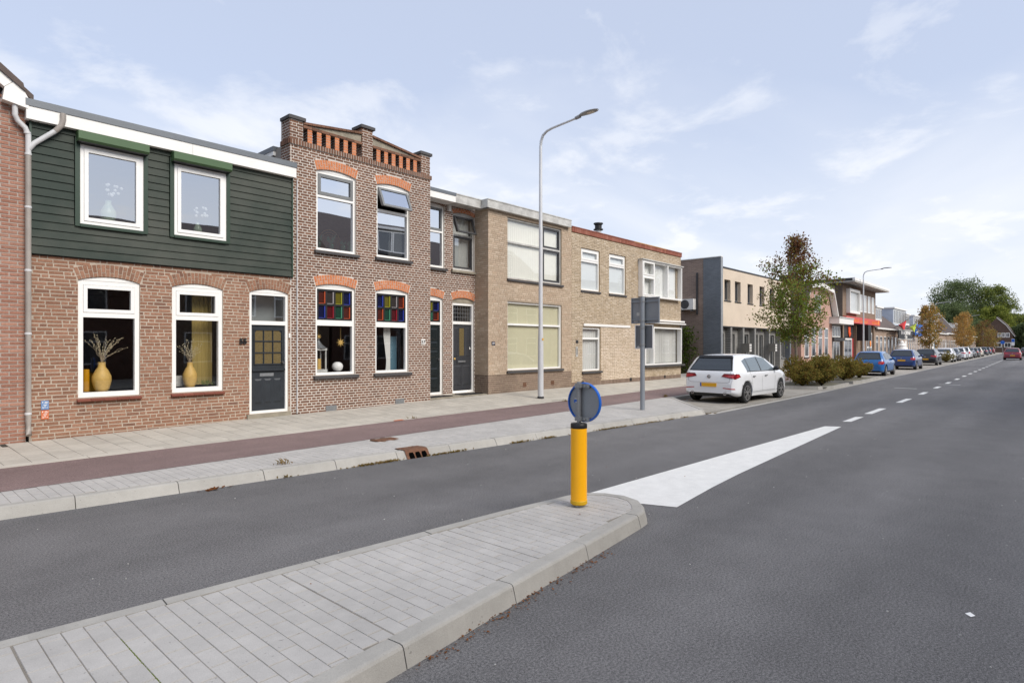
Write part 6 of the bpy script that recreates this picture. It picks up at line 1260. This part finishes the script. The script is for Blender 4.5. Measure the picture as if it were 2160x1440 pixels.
car('dark blue hatchback parked between the bright blue and the black hatchback', (24, 54, 110), (51.2, 8.28, .006), .012, L=4.2, Wd=1.76, Ht=1.48, kind='round')
car('black hatchback parked behind the dark blue one', (26, 26, 30), (64.0, 8.55, .006), .014, L=4.2, Wd=1.78, Ht=1.47)
car('white car facing the camera with its headlights this way', (236, 236, 238), (76.6, 8.75, .006), .014, L=4.3, Wd=1.8, Ht=1.5, facing=True)
car('small black car facing the camera just behind the white one', (34, 36, 40), (83.6, 8.9, .006), .014, L=4.0, Wd=1.72, Ht=1.46, facing=True)
car('silver white car seen from behind after the small black car', (214, 217, 222), (91.5, 8.95, .006), .014, L=4.4, Wd=1.8, Ht=1.5)
car('white van like car parked after the silver white car', (226, 228, 230), (98.5, 9.05, .006), .014, L=4.2, Wd=1.75, Ht=1.6, kind='tall')
car('dark grey car facing the camera in the middle of the far row', (52, 54, 58), (106, 9.2, .006), .014, L=4.3, Wd=1.78, Ht=1.47, facing=True)
car('black car with red tail lamps in the middle of the far row', (40, 38, 40), (113, 9.3, .006), .014, L=4.2, Wd=1.76, Ht=1.47)
car('champagne beige car near the far end of the parked row', (206, 198, 184), (121.5, 9.45, .006), .015, L=4.3, Wd=1.78, Ht=1.5)
car('dark slate hatchback near the far end of the parked row', (54, 62, 74), (138, 9.9, .006), .015, L=4.3, Wd=1.8, Ht=1.5, kind='round')
car('blue grey car second last in the parked row', (70, 86, 106), (151, 10.2, .006), .015, L=4.4, Wd=1.8, Ht=1.5, kind='tall')
car('small dark red car last in the parked row', (120, 40, 46), (166, 10.5, .006), .015, L=4.0, Wd=1.7, Ht=1.5)
car('grey estate car standing back from the road behind the far row', (120, 122, 128), (168, 16.6, .2), .05, L=4.6, Wd=1.8, Ht=1.6, kind='tall')
car('dark red hatchback driving away in the right lane', (128, 24, 44), (95.0, 3.85, .0), .012, L=4.0, Wd=1.75, Ht=1.47, group=None)
car('black car at the right picture edge beyond the red hatchback', (24, 25, 28), (116, 3.0, .0), .012, L=4.3, Wd=1.8, Ht=1.5, group=None)
# ------------------------------------------------------------------ trees and plants
def rnd_dir(zb=0.):
    while True:
        v = Vector((random.uniform(-1, 1), random.uniform(-1, 1), random.uniform(-1, 1)))
        if .05 < v.length < 1: v.normalize(); v.z += zb; return v.normalized()
def leaves(mb, c, n, spread, size, mi, droop=.3):
    for _ in range(n):
        p = c + Vector((random.gauss(0, spread), random.gauss(0, spread), random.gauss(0, spread * .8))); d = rnd_dir(-droop); s = d.cross(rnd_dir()); 
        if s.length < .1: continue
        s.normalize(); l = size * random.uniform(.6, 1.3); w = l * .34
        mb.face([p, p + d * l * .5 + s * w, p + d * l, p + d * l * .5 - s * w], mi(p) if callable(mi) else mi)
def tree(label, base, H, tr, z0, prof, nl, nt_, lf, lsize, mats, mi, spread, trunk='bark', lean=0., group=None, up=.5, seed=1, nsub=4, rj=(.82, 1.06), thin=0.):
    random.seed(seed); base = Vector(base); t = thing('tree', base, label, 'tree', group); tb = MB(); cr = MB()
    top = base + Vector((lean, 0, H * .93)); pts = [base + (top - base) * f + Vector((random.uniform(-1, 1) * tr * .6, random.uniform(-1, 1) * tr * .6, 0)) * (0 if f == 0 else 1) for f in [i / 8 for i in range(9)]]
    tb.tube(pts, [tr * (1 - .85 * (i / 8)) * (1.25 if i == 0 else 1) for i in range(9)], 8)
    for i in range(nl):
        f = (i + random.random()) / nl; z = z0 + (H - z0) * f * .97; r = prof(f) * random.uniform(*rj); a = i * 2.399 + random.uniform(-.4, .4); k = min(.97, (z - (H - z0) * .06) / (H * .93)); p0 = base + (top - base) * max(.15, k * (1 - .18 * (1 - f)))
        tip = Vector((base.x + lean * k + cos(a) * r, base.y + sin(a) * r, base.z + z + r * up * .35)); mid = p0.lerp(tip, .5) + Vector((0, 0, -r * .08 + random.uniform(-.05, .05) * r))
        tb.tube([p0, mid, tip], [tr * .32 * (1 - f * .6), tr * .2 * (1 - f * .6), tr * .05], 5, caps=False)
        for j in range(nsub):
            g = .35 + .65 * (j + random.random()) / nsub; q = p0.lerp(mid, g * 2) if g < .5 else mid.lerp(tip, g * 2 - 1); d = rnd_dir(.1); q2 = q + d * r * .34 * random.uniform(.5, 1.2)
            if j % 2 == 0: tb.tube([q, q2], [tr * .08, tr * .03], 4, caps=False)
            for m_ in range(nt_): thin and f > .68 and random.random() < thin or leaves(cr, q.lerp(q2, (m_ + .6) / nt_), lf, spread, lsize, mi)
    child('trunk', _shift(tb, base), M[trunk], t); child('crown', _shift(cr, base), [M[m_] for m_ in mats], t); return t
def _shift(mb, b): mb.v = [(x - b[0], y - b[1], z - b[2]) for x, y, z in mb.v]; return mb
bx, by = 28.9, 8.75
def mi_near(p):
    h = (p.z - .1) / 6.9; r = random.random()
    if h > .78: return 2 if r < .78 else 1
    if h > .66: return 2 if r < .36 else (1 if r < .6 else 0)
    d = sqrt((p.x - bx) ** 2 + (p.y - by) ** 2); return (1 if r < .30 + .25 * (d > 1.3) else 0) if r < .93 else 2
tree('young street tree turning from green to russet at the top, beside the shrubs', (bx, by, .1), 6.85, .075, 2.1, lambda f: lerp_tab([(0, .95), (.18, 1.62), (.4, 1.66), (.67, 1.08), (.88, .46), (1, .12)], f), 54, 3, 20, .095, ['lgreen', 'lolive', 'lred'], mi_near, .15, rj=(.55, 1.15), thin=.45, seed=12, up=.7, nsub=5)
def mi_gold(p): return 0 if random.random() < .62 else 1
for (lab, x, y, H, z0, R, mats, sd) in (('small amber and green street tree in front of the white house', 78.0, 10.0, 6.1, 1.7, 1.25, ['lgold', 'lolive'], 21), ('golden orange street tree near the middle of the parked row', 118, 10.7, 7.0, 2.0, 1.5, ['lgold', 'lgold'], 22), ('small brown gold tree behind the golden orange one', 131, 11.6, 5.2, 1.6, 1.4, ['lolive', 'lgold'], 23), ('russet street tree below the left facing lamp', 163, 11.4, 7.2, 1.5, 2.2, ['lred', 'lolive'], 24), ('low olive tree beside the end house', 178, 11.2, 5.6, 1.2, 2.0, ['lolive', 'lgold'], 25)):
    tree(lab, (x, y, .1), H, .09, z0, (lambda R: lambda f: R * max(.05, 1 - ((f - .42) / .62) ** 2) ** .5)(R), 32, 3, 11, .17, mats, mi_gold, .17, seed=sd, group='trees along the street')
for (lab, x, y, H, z0, R, mats, sd, n) in (('great dark green tree towering behind the end of the row', 226, 21.5, 21.5, 4, 9.0, ['lforest', 'lforest'], 31, 60), ('tall loose yellowing tree right of the great dark one', 228, 13.4, 19.6, 4, 6.2, ['lyel', 'lforest'], 32, 46), ('bright yellow green tree leaning over the end house', 214, 12.8, 12.5, 3, 5.0, ['lyel', 'lyel'], 33, 40), ('dark green tree behind the last low houses', 212, 22, 13.5, 3, 6.5, ['lforest', 'lforest'], 34, 40), ('grey green tree at the right picture edge by the road', 205, 5.6, 7.5, 1.2, 3.0, ['lforest', 'lforest'], 35, 34), ('yellow green tree right of the end house roof', 232, 7.6, 11.0, 2, 4.2, ['lyel', 'lforest'], 36, 34), ('distant dark tree at the right picture edge', 262, 6.0, 10.5, 1, 5.0, ['lforest', 'lforest'], 37, 34), ('dark green tree low behind the russet street tree', 204, 17, 8.5, 1, 5., ['lforest', 'lforest'], 38, 36)):
    tree(lab, (x, y, .0), H, .38, z0, (lambda R: lambda f: R * (1 - (f - .35) ** 2 / .46) ** .5 if abs(f - .35) < .66 else R * .25)(R), int(n * 1.5), 3, 22, .42, mats, mi_gold, R * .085, 'barkd', seed=sd, group='big trees at the end of the street')
# shrubs in the two beds
def shrub(label, c, R, Hh, n, seed, mats=('shrub', 'lolive'), name='shrub', group='shrubs in the planting beds'):
    random.seed(seed); c = Vector(c); t = thing(name, c, label, 'shrub', group); st, fo = MB(), MB()
    for i in range(n):
        a = random.uniform(0, 2 * pi); k = random.random() ** .6; tip = Vector((cos(a) * R * k, sin(a) * R * k, Hh * (1 - .55 * k * k) * random.uniform(.75, 1.08))); md = tip * .5 + Vector((0, 0, .1)); st.tube([(0, 0, 0), md, tip], [.012, .008, .003], 4, caps=False)
        for f in (.16, .3, .45, .6, .72, .84, .95, 1.02): leaves(fo, tip * f + Vector((0, 0, .1 * (1 - f))), 6, .055, .085, lambda p: 0 if random.random() < .75 else 1, -.4)
    child('stem', st, M['barkd'], t); child('foliage', fo, [M[m_] for m_ in mats], t); return t
for i, (lab, x, y, R, Hh) in enumerate((('brownish shrub nearest the white hatchback bonnet', 25.9, 7.6, .72, .95), ('olive brown shrub at the front corner of the near bed', 26.9, 7.15, .8, 1.12), ('tall olive shrub in the middle of the near bed', 28.0, 7.5, .85, 1.25), ('brown tipped shrub at the foot of the young tree', 27.6, 8.3, .75, 1.15), ('rounded shrub at the far end of the near bed', 29.0, 7.6, .8, 1.2), ('dark shrub at the start of the second bed', 31.9, 7.5, .8, 1.15), ('olive shrub in the middle of the second bed', 33.4, 7.6, .8, 1.05), ('sprawling shrub at the far end of the second bed', 35.0, 7.5, .75, .9))): shrub(lab, (x, y, .1), R, Hh, 70, 50 + i)
shrub('small gold shrub between the black hatchback and the white car', (73.2, 8.0, .1), .85, 1.1, 50, 71, ('lolive', 'shrub'))
random.seed(77); iv, ist = MB(), MB()
for i in range(520):
    z = random.random() ** .8 * 2.5; yy = 14.55 + random.gauss(0, .22 + .22 * (1 - z / 2.6)); p = Vector((29.55 + random.gauss(0, .14) - .35 * (1 - z / 2.6) * random.random(), yy, .25 + z)); leaves(iv, p, 3, .06, .11, 0, .5)
for i in range(5): ist.tube([(29.8, 14.3 + .14 * i, .2), (29.88, 14.4 + .12 * i, 1.2), (29.9, 14.45 + .1 * i, 2.5)], [.02, .014, .005], 5)
t = thing('climbing_plant', (29.7, 14.5, .2), 'leafy green climber on the dark brick side wall below the air conditioner', 'plant'); iv.build('foliage', M['ivy'], t); ist.build('stem', M['barkd'], t)
# ------------------------------------------------------------------ street furniture
def lamp(loc, H=7.88, rz=0., label='', reach=1.9):
    t = thing('street_lamp', loc, label, 'street lamp', 'street lamps along the road', rz); t['_local'] = 1; b = MB()
    b.lathe([(0, 0), (.085, 0), (.085, .9), (.082, 1.6), (.064, 2.2), (.045, H - .45), (.042, H - .4)], (0, 0, 0), 14); child('pole', b, M['lampwhite'], t)
    b = MB(); b.tube([(0, 0, H - .42), (0, -.02, H - .25), (0, -.09, H - .1), (0, -.24, H - .01), (0, -.45, H + .03), (0, -reach + .55, H + .10)], [.042, .042, .04, .038, .035, .03], 10); child('arm', b, M['lampwhite'], t)
    b = MB(); y0 = -reach + .6; z = H + .10; b.tube([(0, y0 + .02, z), (0, y0 - .14, z + .02)], [.05, .055], 10); secs = [(y0 - .12, .045, .045), (y0 - .2, .08, .065), (y0 - .35, .115, .07), (y0 - .52, .125, .055), (y0 - .66, .10, .035), (y0 - .73, .045, .02)]
    vs = []
    for (y, w, h) in secs: vs += [(w * cos(a), y, z + .03 + (h * sin(a) if sin(a) > 0 else .02 * sin(a)) + .03 * (y0 - y)) for a in [2 * pi * k / 12 for k in range(12)]]
    b.raw(vs, [(i * 12 + k, i * 12 + (k + 1) % 12, (i + 1) * 12 + (k + 1) % 12, (i + 1) * 12 + k) for i in range(len(secs) - 1) for k in range(12)] + [tuple(range(12)), tuple(range(71, 59, -1))], 0, True); hd = child('lamp_head', b, M['lampgrey'], t)
    b = MB(); b.face([(-.085, y0 - .38, z + .02), (.085, y0 - .38, z + .02), (.07, y0 - .60, z + .028), (-.07, y0 - .60, z + .028)]); child('lens', b, M['lens'], hd)
    b = MB(); b.lathe([(.086, 0.), (.1, .0), (.1, .05), (.086, .06)], (0, 0, 0), 14); child('base_ring', b, M['dark'], t); b = MB(); b.wb(-.03, .03, -.088, -.08, 1.72, 1.78); child('sticker', b, M['plate'], t); return t
l0 = lamp((13.7, 11.30, .19), label='tall white street lamp standing before the beige house with blinds')
for (x, y, rz, lb) in ((57.0, 11.9, 0, 'white street lamp in front of the red sign band of the corner shop'), (106.8, 13.0, 0, 'white street lamp rising out of the amber and green tree'), (158, 13.6, 0, 'far white street lamp against the great dark tree'), (214, 14.6, pi, 'farthest street lamp with its arm reaching left')):
    dup(l0, (x, y, .1 if rz == 0 else .8), rz, lb)
# traffic sign seen from behind
t = thing('traffic_sign', (13.49, 7.77, .12), 'grey sign post with two blank backed signs at the end of the paved strip', 'traffic sign'); c = Vector((13.49, 7.77, 0))
b = MB(); b.tube([c + Vector((0, 0, .10)), c + Vector((0, 0, 3.0))], .06, 16); b.lathe([(.0, 3.0), (.055, 3.0), (.06, 2.985)], c, 16); b.build('post', M['polepaint'], t)
def signplate(y0, y1, z0, z1, nm, m_, rimm, x=13.57, fold=0.):
    fr = left(x); b = MB(); b.box(fr, -y1, -y0, z0, z1, -.012, 0); p = b.build(nm, m_, t); b = MB(); bars(b, fr, -y1, -y0, z0, z1, .022, -.004, .03); b.build('sign_rim', rimm, p); return p
sp = signplate(7.33, 8.13, 2.32, 2.98, 'sign_panel', M['signgrey'], M['polepaint']); b = MB(); b.box(left(13.57), -8.11, -7.35, 2.86, 2.89, .0, .035); b.box(left(13.57), -8.11, -7.35, 2.40, 2.43, .0, .035); b.build('mounting_rail', M['polepaint'], sp); b = MB(); b.box(left(13.57), -8.06, -7.95, 2.36, 2.385, .0, .004); b.box(left(13.57), -7.98, -7.90, 2.52, 2.60, .0, .003); b.build('sticker', M['oldwhite'], sp)
sp = signplate(7.50, 8.02, 1.67, 2.285, 'sign_panel', M['signgrey2'], M['white']); b = MB(); b.box(left(13.57), -7.97, -7.90, 1.70, 1.74, .0, .004); b.build('sticker', M['oldwhite'], sp)
b = MB(); [b.lathe([(.062, z), (.07, z + .005), (.07, z + .045), (.062, z + .05)], c, 14) for z in (2.36, 2.85, 1.75, 2.18)]; b.build('clamp', M['galv'], t)
# keep-right bollard on the island
t = thing('bollard', (4.95, 3.58, .12), 'bright yellow bollard with a round blue rimmed sign on the traffic island', 'bollard'); c = Vector((4.95, 3.58, 0))
b = MB(); b.lathe([(0, .10), (.055, .10), (.055, .17), (0, .17)], c, 18); b.build('socket', M['galv'], t)
b = MB(); b.lathe([(0, .165), (.082, .165), (.082, .92), (0, .92)], c, 32); b.build('yellow_sleeve', M['yellow'], t); b = MB(); b.lathe([(.0, .145), (.078, .145), (.086, .155), (.086, .185), (.082, .19)], c, 32); b.build('sleeve_rim', M['yellowd'], t)
b = MB(); b.lathe([(.0825, .915), (.084, .92), (.084, .955), (.078, .965), (0, .968)], c, 32); b.build('cap', M['black'], t)
b = MB(); b.lathe([(0, .96), (.021, .96), (.021, 1.385), (0, 1.385)], c, 14); b.build('sign_post', M['galv'], t)
dc = Vector((4.985, 3.535, 1.177)); b = MB(); b.lathe([(0, 0), (.186, 0), (.186, .004), (0, .004)], dc, 48, axis='x'); sg_ = b.build('sign_disc', M['signgrey'], t)
b = MB(); b.lathe([(.183, .002), (.185, -.016), (.192, -.020), (.200, -.014), (.202, .006), (.186, .010)], dc, 48, axis='x'); b.build('sign_rim', M['signblue'], sg_); b = MB(); b.lathe([(0, .0102), (.2, .0102)], dc, 40, axis='x'); b.build('sign_face', M['signblue'], sg_)
for z in (1.345, 1.01): b = MB(); b.wb(4.955, 4.982, 3.46, 3.60, z - .02, z + .02); b.wb(4.925, 4.97, 3.545, 3.615, z - .022, z + .022); b.lathe([(0, -.012), (.008, -.012), (.008, 0)], (4.952, 3.505, z), 8, axis='x'); b.build('clamp', M['galv'], t)
b = MB(); b.box(left(4.9845), -3.665, -3.60, 1.165, 1.198, 0, .001); st_ = b.build('sticker', M['signblue'], sg_); b = MB(); b.box(left(4.9835), -3.66, -3.605, 1.203, 1.213, -.001, .0); b.box(left(4.9833), -3.65, -3.615, 1.168, 1.176, -.001, .0); b.build('sticker_print', M['oldwhite'], sg_)
# kerb gully and iron plate
t = thing('kerb_gully', (5.94, 7.45, .12), 'rusty iron kerb gully with three openings beside the near lane', 'drain'); kx = lambda x, d: kerb_y(x) + .19 - d
def gq(x, d, z): return Vector((x, kx(x, d), z))
b = MB(); x0, x1 = 5.73, 6.15
b.raw([gq(x0, -.12, .132), gq(x1, -.12, .132), gq(x1, .10, .132), gq(x0, .10, .132), gq(x0, -.12, .05), gq(x1, -.12, .05)], [(0, 1, 2, 3), (0, 4, 5, 1)])
b.raw([gq(x0, .10, .132), gq(x1, .10, .132), gq(x1, .135, .115), gq(x0, .135, .115), gq(x1, .204, .0), gq(x0, .204, .0)], [(0, 1, 2, 3), (3, 2, 4, 5)]); b.build('cover', M['rust'], t); 
for i in range(3): a = x0 + .05 + .115 * i; b = MB(); b.raw([gq(a, .172, .062), gq(a + .09, .172, .062), gq(a + .09, .208, .004), gq(a, .208, .004), gq(a + .012, .156, .090), gq(a + .078, .156, .090)], [(0, 1, 2, 3), (4, 5, 1, 0)]); b.build('opening', M['void'], t)
b = MB(); b.wb(5.97, 6.40, 8.50, 8.73, .10, .133); tag(b.build('iron_plate', M['rust']), 'small rusty iron cover in the grey blocks beside the cycle path', 'cover')
# weeds, leaves, litter
random.seed(91); wd = MB()
for (x, n, s_) in ((3.9, 12, .06), (5.0, 60, .12), (5.35, 90, .12), (6.35, 80, .14), (6.7, 60, .12), (8.1, 90, .12), (8.9, 60, .14), (9.6, 40, .1), (10.6, 90, .2), (11.0, 60, .2), (11.7, 50, .2), (12.3, 50, .15), (12.9, 40, .15), (13.6, 30, .1), (14.8, 40, .12)):
    for _ in range(n): xx = x + random.gauss(0, s_); p = Vector((xx, kerb_y(xx) - abs(random.gauss(0, .022)), .0)); a = random.uniform(0, 2 * pi); h_ = random.uniform(.01, .045); wd.face([p, p + Vector((cos(a) * .012 + .012, sin(a) * .012, h_ * .6)), p + Vector((cos(a) * .04, sin(a) * .03, h_)), p + Vector((cos(a) * .012 - .012, sin(a) * .012, h_ * .5))])
for (x, y, n) in ((13.9, 10.55, 30), (17.4, 9.2, 60), (3.95, 7.86, 25), (8.3, 10.55, 15)):
    for _ in range(n): p = Vector((x + random.gauss(0, .06), y + random.gauss(0, .03), .12)); a = random.uniform(0, 2 * pi); h_ = random.uniform(.02, .09); wd.face([p, p + Vector((.008, 0, h_ * .6)), p + Vector((cos(a) * .05, sin(a) * .05, h_)), p + Vector((-.008, 0, h_ * .5))])
o = wd.build('weeds', M['weed']); o['kind'] = 'stuff'
lf_ = MB()
def litter(x, y, z, n, s_, size):
    for _ in range(n):
        p = Vector((x + random.gauss(0, s_), y + random.gauss(0, s_ * .5), z + random.uniform(.003, .012))); a = random.uniform(0, 2 * pi); l = size * random.uniform(.5, 1.2); d = Vector((cos(a), sin(a), random.uniform(-.1, .4))) * l; n_ = Vector((-sin(a), cos(a), random.uniform(-.2, .3))) * l * .4; lf_.face([p, p + d * .5 + n_, p + d, p + d * .5 - n_])
litter(2.90, 7.60, .0, 26, .06, .06); litter(3.1, 7.60, .0, 10, .08, .04); litter(18.1, 8.75, .02, 60, .3, .05); litter(25, 8.4, .02, 30, .4, .05)
for x in (2.5, 2.75, 3.0, 3.2, 3.5, 3.75, 3.95, 4.2, 2.2): litter(x, ir(x) - .03, .0, 26, .07, .022)
for _ in range(60): litter(random.uniform(-1, 14), random.uniform(3.0, 10.5), .125 if random.random() < .3 else .002, 1, .01, .02)
o = lf_.build('fallen_leaves', M['leaflitter']); o['kind'] = 'stuff'
MOSSX = .9965; ms = MB(); random.seed(5)
for i in range(240): y = random.uniform(3.2, 4.2); x = MOSSX + random.gauss(0, .002); r_ = random.uniform(.0015, .005); ms.ball((x + .0, y - .35, .117), r_ * .8, r_ * 2, r_ * .7, 5)
o = ms.build('moss', M['moss']); o['kind'] = 'stuff'
pb = MB()
for _ in range(160): x, y = random.uniform(.5, 14), random.uniform(-.5, 7.4); r_ = random.uniform(.003, .008); pb.ball((x, y, .003), r_, r_, r_ * .6, 5)
o = pb.build('grit', M['oldwhite']); o['kind'] = 'stuff'
b = MB(); b.raw([(4.84, .40, .004), (4.875, .38, .006), (4.91, .41, .009), (4.875, .435, .005)], [(0, 1, 2, 3)]); tag(b.build('paper_scrap', M['white']), 'small white paper scrap lying on the asphalt at lower right', 'litter')
b = MB(); b.raw([(7.75, 10.42, .146), (8.0, 10.40, .15), (7.98, 10.50, .155), (7.78, 10.52, .148)], [(0, 1, 2, 3)]); tag(b.build('wrapper', M['tileorange']), 'orange and white wrapper on the edge of the red cycle path', 'litter')
# distant signs
for (x, y, z, m_, sh, lb) in ((150, 7.5, 2.4, 'signblue', 'r', 'round blue sign before the dark end house'), (140, 5.55, 2.4, 'signblue', 'q', 'blue and white panel sign above the red hatchback')):
    t = thing('traffic_sign', (x, y, 0), lb, 'traffic sign'); b = MB(); b.tube([(x, y, 0), (x, y, z + .4)], .04, 6); b.build('post', M['galv'], t); b = MB()
    if sh == 'r': b.lathe([(0, -.05), (.34, -.05), (.34, -.03), (0, -.03)], (x, y, z), 16, axis='x')
    else: b.wb(x - .06, x - .04, y - .22, y + .22, z - .6, z + .6, 1); b.wb(x - .07, x - .061, y - .2, y + .2, z, z + .55, 0)
    b.build('sign_panel', [M[m_], M['white']], t)
# windmill whose lattice sail is mirrored in the upper left window
